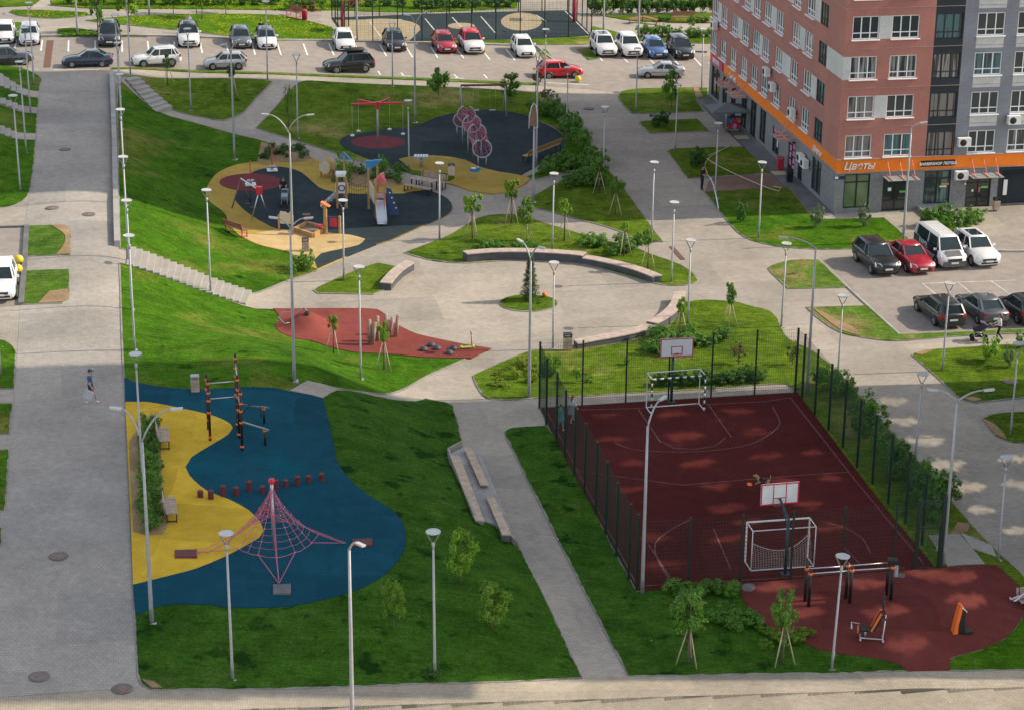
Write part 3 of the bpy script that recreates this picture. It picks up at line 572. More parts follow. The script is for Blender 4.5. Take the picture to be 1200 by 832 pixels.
# paths that climb: ramp by the fitness terrace, strip by the far goal, landing by the court gate
region("ramp_path", [(340, 459.5), (360.6, 448), (397, 457.5), (378, 468)], PAVE, 0.118, False)
region("landing_path", [(1087.5, 629), (1124.5, 627), (1154, 662), (1110, 665)], PAVE, 0.09, False)
region("reddish_path", [(830, 214), (836, 208.5), (902, 204.5), (950, 245), (942, 243), (924, 220.3), (881, 222.3), (826, 225.6)], REDP, 0.02, False, skirt=0)
# ---- back court
region("court_surface", [(389, 22), (480, 18.5), (607, 14.7), (665, 13.5), (693, 42), (640, 46.5), (565, 48.3), (480, 49.6), (408, 49)], RUB_DARK, 0.09, False)
for e in ((448, 34, 44, 10.5), (540.7, 32, 16, 3.6), (611, 27, 24, 10.5)): region("court_paint", ellipse_px(*e), RUB_TAN, 0.097, skirt=0)
region("court_paint", [(409, 49), (480, 49.4), (493, 36), (470, 24), (393, 25)], RUB_TAN, 0.094, False, skirt=0)
for pts in ([(433, 27), (448, 47)], [(498, 23.5), (515, 44)], [(530, 22), (547, 41)], [(563.5, 21), (580, 40)], [(628, 19), (640, 27)], [(662, 14.5), (690, 42)]): strip("court_line", pts, 0.12, LINE, 0.104)
# ---- court lines
for pts in ([(680, 482), (747, 480), (897, 472), (926, 467.5)], [(926, 467.5), (1082, 662)], [(747, 479.5), (774, 520)], [(829, 474), (857, 514)], [(657, 551), (800, 570), (993, 555)],
            [(856, 668), (836, 621)], [(760, 640), (785, 678)], [(986, 640), (1010, 665)], [(757, 688), (900, 680), (1060, 667)], [(640, 482), (748, 691)]):
    strip("court_line", pts, 0.045, CLINE, 0.092, smooth=False)
for pts in ([(720, 520), (740, 528), (780, 531), (830, 530), (880, 522), (905, 508), (914, 497), (905, 478)], [(773, 518), (790, 527), (815, 528), (838, 524), (850, 514)], [(810, 610), (790, 620), (768, 638), (772, 660), (784, 680)], [(960, 612), (985, 618), (1010, 632), (1020, 650)]):
    strip("court_line", pts, 0.045, CLINE, 0.092)
# ---- parking lines
for a, b in (((19, 48), (17.5, 57)), ((49.7, 47.5), (48, 60)), ((80.5, 48), (80, 61)), ((111.5, 48), (111.7, 60)), ((143, 48.5), (143.3, 61.5)), ((173, 49), (174.5, 62.5)), ((204, 49.5), (205.5, 62)), ((234.5, 50), (237, 63)), ((265, 51), (268, 64.5)), ((295.5, 51), (299, 65)),
             ((325, 51.5), (329.5, 65.5)), ((355.5, 52), (360.5, 65.5)), ((385.5, 52), (391.5, 65.5)), ((416, 53), (423, 66.5)), ((445, 53), (453, 66.5)), ((475, 54), (483.5, 68)), ((505, 56), (513, 68.5)), ((535, 58), (543.5, 69)), ((566, 61), (574, 70.5)), ((593, 58.5), (603.5, 71.5)), ((623, 60), (630, 71)),
             ((695, 60), (706, 72)), ((724, 62), (736, 74)), ((755, 63), (767, 76)), ((784, 64), (795, 76)), ((811, 66), (822, 78)), ((443, 84), (446, 88.5)), ((532, 88), (536.5, 92)), ((567, 88), (571, 92.5)), ((470, 86), (473, 89)), ((470, 89), (481, 90)), ((532.5, 92), (544, 92.5)), ((63, 82.7), (117, 82.5)), ((640, 97.5), (690, 100))):
    strip("road_marking", [a, b], 0.13, LINE_W, 0.022, smooth=False)
for pts in ([(1081, 333), (1190, 329)], [(1081, 333), (1107, 354)], [(1122, 331), (1148, 352)], [(1161, 330), (1190, 350)]): strip("road_marking", pts, 0.10, LINE, 0.022, smooth=False)
strip("road_marking", [(31, 266), (24, 357)], 0.12, LINE_W, 0.03, smooth=False)
# rust coloured drain grates set into the road and the plaza
RUST = M("rusty iron", (0.16, 0.075, 0.05), 0.8, 0.2, 0.35, 6)
strip("drain_grate", [(59, 48), (55, 80)], 0.55, RUST, 0.03, smooth=False)
strip("drain_grate", [(786.5, 289.5), (800.5, 305)], 0.30, RUST, 0.03, smooth=False)

EDGEM = ground_mat("kerb stone edging", (0.20, 0.185, 0.165), (0.31, 0.29, 0.26), patch=0.9, fine=10)
for wp in EDGES:                      # narrow stone edging set flush round the lawns
    n = len(wp); ar = sum(wp[i].x*wp[(i+1) % n].y-wp[(i+1) % n].x*wp[i].y for i in range(n)); sg = 1 if ar > 0 else -1; rows = []
    for i, p in enumerate(wp):
        d = wp[(i+1) % n]-wp[i-1]; d.normalize(); q = Vector((d.y, -d.x))*sg; a = p-q*0.03; b = p+q*0.06; za, zb = T(a.x, a.y), T(b.x, b.y)
        rows += [(a.x, a.y, za+0.058), (b.x, b.y, zb+0.05), (b.x, b.y, zb-0.05)]
    m = MB(); m.add(rows, [(i*3+j, i*3+j+1, ((i+1) % n)*3+j+1, ((i+1) % n)*3+j) for i in range(n) for j in (0, 1)]); struct(m.build("stone_edging", EDGEM))
# ================================================================== BUILDINGS
def brickwork(name, c1, c2, mortar, bw=0.5, bh=0.16):
    m, t, b = newmat(name)
    tc = nd(t, "ShaderNodeNewGeometry"); mp = nd(t, "ShaderNodeMapping"); mp.inputs["Rotation"].default_value = (0, 0, -UA); t.links.new(tc.outputs["Position"], mp.inputs[0])
    sx = nd(t, "ShaderNodeSeparateXYZ"); t.links.new(mp.outputs[0], sx.inputs[0])
    ad = nd(t, "ShaderNodeMath", operation='ADD'); t.links.new(sx.outputs[0], ad.inputs[0]); t.links.new(sx.outputs[1], ad.inputs[1])
    cb = nd(t, "ShaderNodeCombineXYZ"); t.links.new(ad.outputs[0], cb.inputs[0]); t.links.new(sx.outputs[2], cb.inputs[1])
    br = nd(t, "ShaderNodeTexBrick"); br.inputs["Scale"].default_value = 1; br.inputs["Brick Width"].default_value = bw; br.inputs["Row Height"].default_value = bh; br.inputs["Mortar Size"].default_value = 0.008
    br.inputs["Color1"].default_value = (*c1, 1); br.inputs["Color2"].default_value = (*c2, 1); br.inputs["Mortar"].default_value = (*mortar, 1); t.links.new(cb.outputs[0], br.inputs["Vector"])
    c = mix(t, 1.0, br.outputs[0], ramp(t, noise(t, tc.outputs["Position"], 0.35, 4), [(0.3, 0.88), (0.7, 1.08)]), 'MULTIPLY')
    c = mix(t, 1.0, c, ramp(t, noise(t, tc.outputs["Position"], 6.0, 3), [(0.3, 0.92), (0.7, 1.06)]), 'MULTIPLY')
    t.links.new(c, b.inputs[0]); b.inputs["Roughness"].default_value = 0.85
    return m
REDW = brickwork("terracotta cladding", (0.385, 0.162, 0.130), (0.40, 0.170, 0.137), (0.35, 0.147, 0.120))
GREYW = brickwork("blue grey cladding", (0.205, 0.22, 0.25), (0.22, 0.235, 0.265), (0.155, 0.17, 0.20))
WHITEW = brickwork("pale cladding", (0.53, 0.54, 0.52), (0.56, 0.57, 0.55), (0.48, 0.49, 0.47))
DARKW = brickwork("charcoal cladding", (0.018, 0.026, 0.033), (0.022, 0.030, 0.038), (0.014, 0.02, 0.026))
STONE = brickwork("speckled grey stone", (0.19, 0.20, 0.205), (0.27, 0.275, 0.275), (0.16, 0.165, 0.17), 0.12, 0.09)
ORANGE = M("orange fascia", (0.88, 0.21, 0.006), 0.5, 0, 0.05)
UPVC = M("white window frame", (0.80, 0.81, 0.82), 0.4, 0, 0.04)
DFRAME = M("black window frame", (0.016, 0.018, 0.02), 0.45, 0, 0.1)
def glass(name, col, rough=0.06, curtain=None, split=0.5):
    m, t, b = newmat(name); v = coords(t)
    c = ramp(t, noise(t, v, 0.9, 3), [(0.3, tuple(k*0.6 for k in col)), (0.7, col)])
    if curtain:
        mp = coords(t, scale=(6, 6, 0.25)); s = ramp(t, noise(t, mp, 0.8, 2), [(split, 0), (split+0.05, 1)])
        f = ramp(t, noise(t, coords(t, scale=(30, 30, 0.1)), 1.0, 2), [(0.3, tuple(k*0.7 for k in curtain)), (0.7, curtain)])
        c = mix(t, s, c, f)
    t.links.new(c, b.inputs[0]); b.inputs["Roughness"].default_value = rough; b.inputs["Specular IOR Level"].default_value = 0.7
    return m
GL = [glass("dark window glass", (0.03, 0.045, 0.05)), glass("window glass with teal curtain", (0.03, 0.045, 0.05), 0.08, (0.06, 0.17, 0.19), 0.45), glass("window glass with pale curtain", (0.035, 0.05, 0.055), 0.08, (0.32, 0.32, 0.30), 0.48), glass("window glass with grey blind", (0.05, 0.06, 0.06), 0.08, (0.22, 0.21, 0.20), 0.42)]
SHOPG = [glass("shop glass", (0.05, 0.065, 0.06), 0.05), glass("green film shop glass", (0.17, 0.23, 0.12), 0.1), glass("shop glass with interior", (0.05, 0.07, 0.07), 0.05, (0.12, 0.22, 0.20), 0.55)]
CLEARG = M("frosted canopy glass", (0.30, 0.34, 0.33), 0.15, 0, 0.1)
STEEL = M("brushed steel", (0.55, 0.56, 0.57), 0.35, 0.8, 0.08)
ACW = M("air conditioner white", (0.72, 0.72, 0.70), 0.5, 0, 0.06)
BLACKP = M("black paint", (0.012, 0.012, 0.013), 0.5, 0, 0.2)
PINKS = M("pink film", (0.62, 0.24, 0.45), 0.5, 0, 0.1)
BA = RAD(10.5); BU = Vector((-math.sin(BA), math.cos(BA), 0)); BV = Vector((math.cos(BA), math.sin(BA), 0))
B0 = Pz(977, 251, 0); B0.z = 0
BL = 33.0; BW = 22.0; BH = 58.0; PIT = 2.71; SILL0 = 3.92; WH = 1.56
bld = thing("apartment_building", "terracotta and grey apartment tower with an orange fascia above its shops", "building", B0, BA)
# local frame: +X along the front (BV), +Y along the left side (BU)
def on_left(s, z, d=0.0): return Vector((-d, s, z))       # d = outwards
def on_front(s, z, d=0.0): return Vector((s, -d, z))
Lc = [32.0, 29.15, 26.2, 23.1, 20.3, 17.65, 14.45, 10.55, 7.5, 4.4]
def facade(face, S0, S1, z0, z1, openings, matfn, depth=0.14, name="facade", ms=None):
    ss = sorted({S0, S1, *[o[0] for o in openings], *[o[1] for o in openings], *matfn("s")}); zs = sorted({z0, z1, *[o[2] for o in openings], *[o[3] for o in openings], *matfn("z")})
    ss = [s for s in ss if S0 <= s <= S1]; zs = [z for z in zs if z0 <= z <= z1]
    m = MB()
    for a, b in zip(ss, ss[1:]):
        if b-a < 1e-4: continue
        for c, d in zip(zs, zs[1:]):
            if d-c < 1e-4: continue
            x, y = (a+b)/2, (c+d)/2
            if any(o[0] < x < o[1] and o[2] < y < o[3] for o in openings): continue
            m.quad(face(a, c), face(b, c), face(b, d), face(a, d), matfn((x, y)))
    for o in openings:
        a, b, c, d = o[:4]; mi = matfn(((a+b)/2, c-0.02))
        for p, q in (((a, c), (b, c)), ((b, c), (b, d)), ((b, d), (a, d)), ((a, d), (a, c))):
            m.quad(face(p[0], p[1]), face(q[0], q[1]), face(q[0], q[1], -depth), face(p[0], p[1], -depth), mi)
    return m
NF = 6                                       # storeys whose windows are single parts
# ---- left side
opsL = []; pairsL = []
for n in range(19):
    z = SILL0+PIT*n
    if z+WH > BH-1: break
    for k, s in enumerate(Lc): opsL.append((s-0.9, s+0.9, z, z+WH, n, k))
    if n and n % 2 == 1: pairsL += [(Lc[i+1]+0.9, Lc[i]-0.9, z, z+WH) for i in (0, 2, 4, 6, 8)]
    if n and n % 2 == 0: pairsL += [(Lc[i+1]+0.9, Lc[i]-0.9, z, z+WH) for i in (1, 3, 5, 7)]+[(0.0, Lc[9]-0.9, z, z+WH)]
shopL = [(29.8, 32.3, 0.3, 2.8), (27.5, 28.9, 0.05, 2.75), (25.0, 26.4, 0.05, 2.6), (21.9, 23.4, 0.05, 2.55), (19.3, 20.9, 0.05, 2.8), (16.7, 18.3, 0.3, 2.8), (13.2, 14.9, 0.35, 2.3), (9.3, 10.9, 0.05, 2.5), (7.5, 8.5, 0.05, 2.1), (3.2, 5.3, 0.3, 2.65)]
def matL(q):
    if q == "s": return [p for r in pairsL for p in r[:2]]
    if q == "z": return [2.95, 3.87]
    if q[1] < 2.95: return 2
    if q[1] < 3.87: return 3
    return 1 if any(r[0] < q[0] < r[1] and r[2] < q[1] < r[3] for r in pairsL) else 0
mb = facade(on_left, 0, BL, -0.6, BH, opsL+shopL, matL); mb.build("side_facade", [REDW, WHITEW, STONE, ORANGE], bld)
# ---- front
opsF = []; pan = []; DK = (6.25, 8.3)
for n in range(19):
    z = SILL0+PIT*n
    if z+WH > BH-1: break
    for k, (a, b) in enumerate(((0.5, 2.36), (3.24, 5.16), (9.24, 11.2), (12.1, 14.06), (15.0, 16.9), (18.6, 20.5))): opsF.append((a, b, z, z+WH, n, k))
    opsF.append((6.32, 8.2, z-0.15, z+WH+0.03, n, 9))
    if n % 2 == 1: pan.append((2.36, 3.24, z, z+WH))
    elif n: pan.append((0.0, 0.5, z, z+WH))
    if n: pan += [(a, b, z-0.85, z-0.08) for a, b in ((9.24, 11.2), (12.1, 14.06), (15.0, 16.9), (18.6, 20.5))]
shopF = [(0.6, 2.45, 0.35, 2.75), (3.38, 5.25, 0.02, 2.5), (6.33, 8.25, 0.4, 2.75), (9.4, 11.2, 0.02, 2.3), (12.0, 16.5, 0.02, 2.5)]
def matF(q):
    if q == "s": return [DK[0], DK[1], 11.7]+[p for r in pan for p in r[:2]]
    if q == "z": return [2.86, 3.80]+[p for r in pan for p in r[2:]]
    if q[1] < 2.86: return 5 if q[0] > 11.7 else 2
    if q[1] < 3.80: return 3
    if any(r[0] < q[0] < r[1] and r[2] < q[1] < r[3] for r in pan): return 1
    return 0 if q[0] < DK[0] else 5 if q[0] < DK[1] else 4
mb = facade(on_front, 0, BW, -0.6, BH, opsF+shopF, matF); mb.build("front_facade", [REDW, WHITEW, STONE, ORANGE, GREYW, DARKW], bld)
mb = MB(); mb.box((BW/2+0.2, BL/2+0.2, BH/2-0.3), (BW-0.7, BL-0.7, BH)); mb.build("building_core", DARKW, bld)
mb = MB(); mb.quad((BW, 0, -0.6), (BW, BL, -0.6), (BW, BL, BH), (BW, 0, BH)); mb.quad((BW, BL, -0.6), (0, BL, -0.6), (0, BL, BH), (BW, BL, BH)); mb.build("rear_wall", REDW, bld)
mb = MB(); mb.box((BW/2, BL/2, BH+0.15), (BW+0.3, BL+0.3, 0.3)); mb.build("roof", CONC, bld)
# trim: fascia lip, corner trim, storey joints
mb = MB()
for f, S in ((on_left, BL), (on_front, BW)):
    for n in range(1, 18):
        a, b = f(0, SILL0+PIT*n-0.62, 0.004), f(S, SILL0+PIT*n-0.62, 0.004); mb.bar(a, b, 0.03)
for f, S, zz in ((on_left, BL, (2.95, 3.87)), (on_front, BW, (2.86, 3.80))):
    for z in zz: mb.bar(f(-0.03, z, 0.04), f(S, z, 0.04), 0.09, 0.05)
mb.build("storey_trim", M("metal joint trim", (0.36, 0.25, 0.22), 0.5, 0, 0.1), bld)
# ---- windows: frame > pane, sill
def win_meshes(w_, h, dark):
    fr = MB(); t = 0.07
    fr.box((0, 0, h-t/2), (w_, 0.07, t)); fr.box((0, 0, t/2), (w_, 0.07, t))
    for x in (-w_/2+t/2, w_/2-t/2, -w_/6, w_/6): fr.box((x, -0.002, h/2), (t, 0.07, h-2*t))
    fr.box((0, -0.004, h*0.27), (w_-2*t, 0.065, 0.06))
    pn = MB(); pn.box((0, 0.02, h/2), (w_-0.05, 0.02, h-0.05))
    sl_ = MB(); sl_.box((0, -0.12, -0.05), (w_+0.12, 0.26, 0.06)); sl_.box((0, -0.03, -0.13), (w_+0.06, 0.06, 0.10))
    fm = DFRAME if dark else UPVC
    return fr.mesh("window", fm), [pn.mesh("pane", g_) for g_ in GL], sl_.mesh("sill", fm)
WM = {}
rnd = random.Random(3)
upper = MB(); upg = MB()
def put_window(face_is_left, a, b, z0, z1, n, k):
    w_, h = round(b-a, 2), round(z1-z0, 2); dark = (k == 9)
    c = (a+b)/2
    loc = on_left(c, z0, -0.10) if face_is_left else on_front(c, z0, -0.10)
    rz = -math.pi/2 if face_is_left else 0.0
    if n < NF and not (k in (4, 5) and not face_is_left):
        key = (w_, h, dark)
        if key not in WM: WM[key] = win_meshes(*key)
        fr, pns, sl_ = WM[key]
        o = link("window", fr, bld); o.location = loc; o.rotation_euler = (0, 0, rz)
        link("pane", rnd.choice(pns), o); 
        if not dark: link("sill", sl_, o)
    else:
        R = Matrix.Rotation(rz, 3, 'Z')
        X = R@Vector((1, 0, 0)); Y = R@Vector((0, 1, 0)); Z = Vector((0, 0, 1)); p = loc
        upg.obox(p+Z*h/2+Y*0.02, X*(w_/2-0.02), Y*0.01, Z*(h/2-0.02))
        for x in (-w_/2+0.035, w_/2-0.035, -w_/6, w_/6): upper.obox(p+X*x+Z*h/2, X*0.035, Y*0.035, Z*h/2)
        for zz in (0.035, h*0.27, h-0.035): upper.obox(p+Z*zz, X*w_/2, Y*0.034, Z*0.033)
for o in opsL: put_window(True, *o)
for o in opsF: put_window(False, *o)
stuff(upper.build("upper_windows", UPVC, bld)); stuff(upg.build("upper_panes", GL[1], bld))
# ---- shopfronts
def shopfront(left, a, b, z0, z1, gmat, door=False, label=None):
    f = on_left if left else on_front; c = (a+b)/2; w_ = b-a; h = z1-z0
    o = bpy.data.objects.new("temp", None); 
    m = MB(); t = 0.08
    def bx(x, z, wx, wz, d=0.0):
        p = f(c+(-x if left else x), z0+z, -0.10+d); X = (f(1, 0)-f(0, 0))*wx/2; Y = (f(0, 0, 1)-f(0, 0))*0.035; m.obox(p, X, Y, Vector((0, 0, wz/2)))
    bx(0, h-t/2, w_, t); bx(0, t/2, w_, t)
    for x in (-w_/2+t/2, w_/2-t/2, 0): bx(x, h/2, t, h-2*t, 0.003)
    bx(0, h*0.76, w_-2*t, t, -0.004)
    if door: bx(0, h*0.3, w_-2*t, 0.05, -0.004); bx(0.16, h*0.42, 0.03, 0.5, 0.05); bx(-0.16, h*0.42, 0.03, 0.5, 0.05)
    o = m.build("shop_door" if door else "shop_window", DFRAME, bld, label=label)
    g_ = MB(); p = f(c, z0+h/2, -0.125); g_.obox(p, (f(1, 0)-f(0, 0))*(w_/2-0.02), (f(0, 0, 1)-f(0, 0))*0.012, Vector((0, 0, h/2-0.02))); g_.build("pane", gmat, o)
    return o
for i, s in enumerate(shopL): shopfront(True, *s, SHOPG[(0, 2, 0, 2, 0, 2, 0, 0, 0, 2)[i]], i in (2, 3, 7))
for i, s in enumerate(shopF[:4]): shopfront(False, *s, SHOPG[(1, 0, 2, 0)[i]], i in (1, 3))
# recessed passage at the right of the front
mb = MB(); mb.obox(on_front(14.25, 1.25, -2.2), (2.25, 0, 0), (0, 0.02, 0), (0, 0, 1.25)); mb.build("passage_door", SHOPG[0], bld)
mb = MB(); mb.obox(on_front(14.25, 2.56, -1.1), (2.25, 0, 0), (0, 1.1, 0), (0, 0, 0.03)); mb.obox(on_front(12.0, 1.25, -1.1), (0.02, 0, 0), (0, 1.1, 0), (0, 0, 1.25)); mb.build("passage_lining", DARKW, bld)
mb = MB(); mb.obox(on_front(12.25, 1.35, 0.012), (0.14, 0, 0), (0, 0.012, 0), (0, 0, 0.55)); mb.build("notice_board", ACW, bld)
# canopies with tie rods
REDWH = M("red and white rod", (0.62, 0.20, 0.17), 0.5, 0, 0.5, 5)
def canopy(left, a, b, z, d=1.25):
    f = on_left if left else on_front
    m = MB(); p = f((a+b)/2, z, d/2); X = (f(1, 0)-f(0, 0))*(b-a)/2; Y = (f(0, 0, 1)-f(0, 0))*d/2; m.obox(p, X, Y, Vector((0, 0, 0.02)))
    o = m.build("canopy", CLEARG, bld)
    r = MB()
    for k in range(3):
        s = a+(b-a)*(0.12+0.38*k); r.bar(f(s, z+0.02, d*0.8), f(s, z+1.1, 0.03), 0.04); r.bar(f(s, z+0.05, 0.02), f(s, z+0.05, d), 0.05)
    r.build("tie_rod", REDWH, o)
canopy(False, 3.3, 5.6, 2.52); canopy(False, 9.35, 11.6, 2.45)
canopy(True, 24.6, 26.8, 2.75); canopy(True, 21.5, 23.8, 2.72); canopy(True, 9.2, 11.5, 2.62)
# air conditioners: casing > fan
def aircon(f, s, z, rz):
    m = MB(); m.box((0, 0, 0.3), (0.9, 0.36, 0.6)); m.box((-0.3, 0.2, 0.1), (0.05, 0.3, 0.05)); m.box((0.3, 0.2, 0.1), (0.05, 0.3, 0.05))
    o = m.build("air_conditioner", ACW, bld); o.location = f(s, z, 0.34); o.rotation_euler = (0, 0, rz)
    q = MB(); q.lathe([(0.22, 0), (0.24, 0.015), (0.2, 0.03), (0.05, 0.03), (0.0, 0.035)], 14, (-0.12, -0.18, 0.3), axis=(0, -1, 0)); q.build("fan_grille", BLACKP, o)
for s, z in ((8.85, 4.5), (12.3, 5.92), (8.85, 2.15)): aircon(on_front, s, z, 0)
for s, z in ((31.0, 6.0), (16.2, 5.75), (14.6, 5.0), (9.6, 4.35), (6.9, 1.75), (6.0, 1.6)): aircon(on_left, s, z, -math.pi/2)
# service plates, entrance slab, plinth
mb = MB(); mb.obox(on_front(0.25, 2.55, 0.03), (0.42, 0, 0), (0, 0.02, 0), (0, 0, 0.11)); mb.build("street_sign", M("dark blue plate", (0.02, 0.03, 0.07), 0.5), bld)
mb = MB(); mb.obox(on_front(0.02, 2.56, 0.052), (0.12, 0, 0), (0, 0.004, 0), (0, 0, 0.08)); mb.build("house_number", UPVC, bld)
def lettering(txt, f, s, z, size, mat, name, d=0.05, shear=0.0, left=False, depth=0.025):
    cu = bpy.data.curves.new(name, 'FONT'); cu.body = txt; cu.size = size; cu.extrude = depth; cu.shear = shear; cu.align_x = 'CENTER'; cu.offset = 0.006
    o = bpy.data.objects.new(name, cu); COL.objects.link(o)
    dg = bpy.context.evaluated_depsgraph_get(); me = bpy.data.meshes.new_from_object(o.evaluated_get(dg)); COL.objects.unlink(o); bpy.data.objects.remove(o)
    me.materials.clear(); me.materials.append(mat); r = link(name, me, bld); r.location = f(s, z, d); r.rotation_euler = (math.pi/2, 0, -math.pi/2 if left else 0)
    return r
SIGNW = M("sign white", (0.80, 0.80, 0.78), 0.4, 0, 0.03)
lettering("Цветы", on_front, 1.55, 3.10, 0.72, SIGNW, "shop_sign", 0.06, 0.3)
mb = MB(); mb.obox(on_front(7.2, 3.30, 0.06), (1.22, 0, 0), (0, 0.04, 0), (0, 0, 0.20)); mb.build("sign_board", BLACKP, bld)
lettering("BARBERSHOP ЛЕВША", on_front, 7.2, 3.20, 0.27, SIGNW, "shop_sign", 0.105)
lettering("Цветы", on_left, 4.2, 3.1, 0.62, SIGNW, "shop_sign", 0.06, 0.25, True)
mb = MB(); mb.obox(on_left(30.6, 3.33, 0.06), (0, 1.7, 0), (0.04, 0, 0), (0, 0, 0.33)); mb.build("sign_board", M("magenta sign", (0.45, 0.03, 0.16), 0.4), bld)
lettering("ШКОЛА", on_left, 30.8, 3.17, 0.52, SIGNW, "shop_sign", 0.105, 0, True)
lettering("тантис", on_left, 26.0, 3.05, 0.62, SIGNW, "shop_sign", 0.06, 0.15, True)
# coloured films, posters
def film(f, s, z, w_, h, mat, d=-0.10, name="window_film"):
    m = MB(); m.obox(f(s, z, d), (f(1, 0)-f(0, 0))*w_/2, (f(0, 0, 1)-f(0, 0))*0.006, Vector((0, 0, h/2))); return m.build(name, mat, bld)
film(on_left, 14.05, 2.05, 1.5, 0.42, PINKS, -0.09)
for k in range(8): film(on_left, 10.1+(0.36 if k % 2 else -0.36), 0.45+0.27*k, 0.46, 0.42, PINKS, -0.055)
film(on_left, 13.9, 1.2, 0.35, 0.6, SIGNW, -0.09); film(on_front, 3.9, 1.55, 0.24, 0.24, SIGNW, -0.05); film(on_front, 4.9, 1.35, 0.55, 0.14, M("green yellow sticker", (0.12, 0.42, 0.10), 0.5), -0.05)
film(on_front, 7.9, 1.75, 0.62, 0.12, M("orange sticker", (0.75, 0.25, 0.08), 0.5), -0.09); film(on_front, 7.75, 1.58, 0.5, 0.10, SIGNW, -0.09)
film(on_front, 10.75, 1.42, 0.5, 0.16, M("green sticker", (0.18, 0.45, 0.12), 0.5), -0.05); film(on_front, 9.9, 1.2, 0.14, 0.16, SIGNW, -0.05); film(on_front, 10.4, 1.25, 0.12, 0.4, M("red sticker", (0.6, 0.12, 0.1), 0.5), -0.05)
# barber pole
bp = MB()
for k in range(6): bp.lathe([(0.075, 0.1*k), (0.075, 0.1*k+0.1)], 10, on_front(9.22, 1.75, 0.22), k % 3)
bp.build("barber_pole", [SIGNW, M("barber red", (0.6, 0.05, 0.05), 0.4), M("barber blue", (0.05, 0.1, 0.4), 0.4)], bld)
mb = MB(); mb.box((7.3, -0.75, 0.12), (2.7, 1.5, 0.36)); mb.build("entrance_step", CONC, bld)
def bldw(x, y, z=0): return B0+BV*x+BU*y+Vector((0, 0, z))
# apron along the side wall
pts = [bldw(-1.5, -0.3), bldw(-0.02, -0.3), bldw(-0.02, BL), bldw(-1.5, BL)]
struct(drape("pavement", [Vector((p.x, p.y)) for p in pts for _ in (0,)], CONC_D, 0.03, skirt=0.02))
for i, s in enumerate((22.6, 20.1, 10.1)):
    pts = [bldw(-1.35, s-0.5), bldw(-0.3, s-0.5), bldw(-0.3, s+0.5), bldw(-1.35, s+0.5)]
    o = drape("doormat", [Vector((p.x, p.y)) for p in pts], M("sandy doormat", (0.42, 0.36, 0.24), 0.9), 0.045, skirt=0.01, kind=None)
    tag(o, ["sandy mat on the shaded pavement beside the toy stand", "second sandy doormat along the shop wall, before the tall glass bay", "sandy doormat before the pink dotted shop door"][i], "doormat", "doormats along the shop wall")
# ---- tower beyond the frame whose shadow lies over the court (hollow shell, slits added to pass sun patches)
a_lo = Pz(736, 797.5, 0.15); a_hi = Pz(1110, 448, -0.05)
sdir = Vector((math.cos(SUN_AZ), math.sin(SUN_AZ)))
def on_line(p, x): t = (x-p.x)/sdir.x; return Vector((x, p.y+sdir.y*t))
DAP = [(707, 488, 1.0, .6), (785, 487, 1.5, .7), (800, 512, 1.6, .9), (862, 484, 1.3, .8), (885, 508, 1.4, .7), (815, 543, 1.6, .8), (835, 571, 1.5, .6), (712, 517, 1.0, .8), (740, 545, 1.2, .6), (735, 575, 1.0, .7), (848, 597, 1.4, .9), (895, 536, 1.3, .8), (950, 532, 1.2, .5), (915, 566, 1.3, .6), (970, 562, 1.1, .5), (945, 593, 1.2, .6), (970, 620, 1.4, .7), (845, 600, 1.0, .5), (775, 664, 1.6, .9), (765, 632, 1.2, .6), (850, 632, 1.2, .7), (872, 612, 1.1, .6),
       (1046, 470, 1.6, .8), (1060, 494, 1.5, .8), (1085, 516, 1.7, 1.0), (1110, 543, 1.9, 1.0), (1130, 570, 1.7, 1.1), (1150, 599, 1.4, .7), (1190, 538, 1.2, .9), (1195, 566, 1.3, .9), (1190, 622, 1.1, .7), (1112, 676, 2.0, 1.2), (1010, 685, 1.4, .9), (905, 690, 1.3, .8), (940, 705, 1.2, 1.0), (1130, 703, 1.8, .9), (1035, 718, 1.6, .9), (1060, 755, 1.8, .9), (935, 720, 1.4, .9), (1080, 672, 1.2, .8)]
XA, XB = 39.0, 45.0
pa, pb = on_line(a_lo, XA), on_line(a_hi, XA)
tower = thing("slit_shadow_tower", "unseen concrete tower shell beyond the frame with slits added to pass sun patches", "building", (0, 0, 0))
TH_ = 62.0
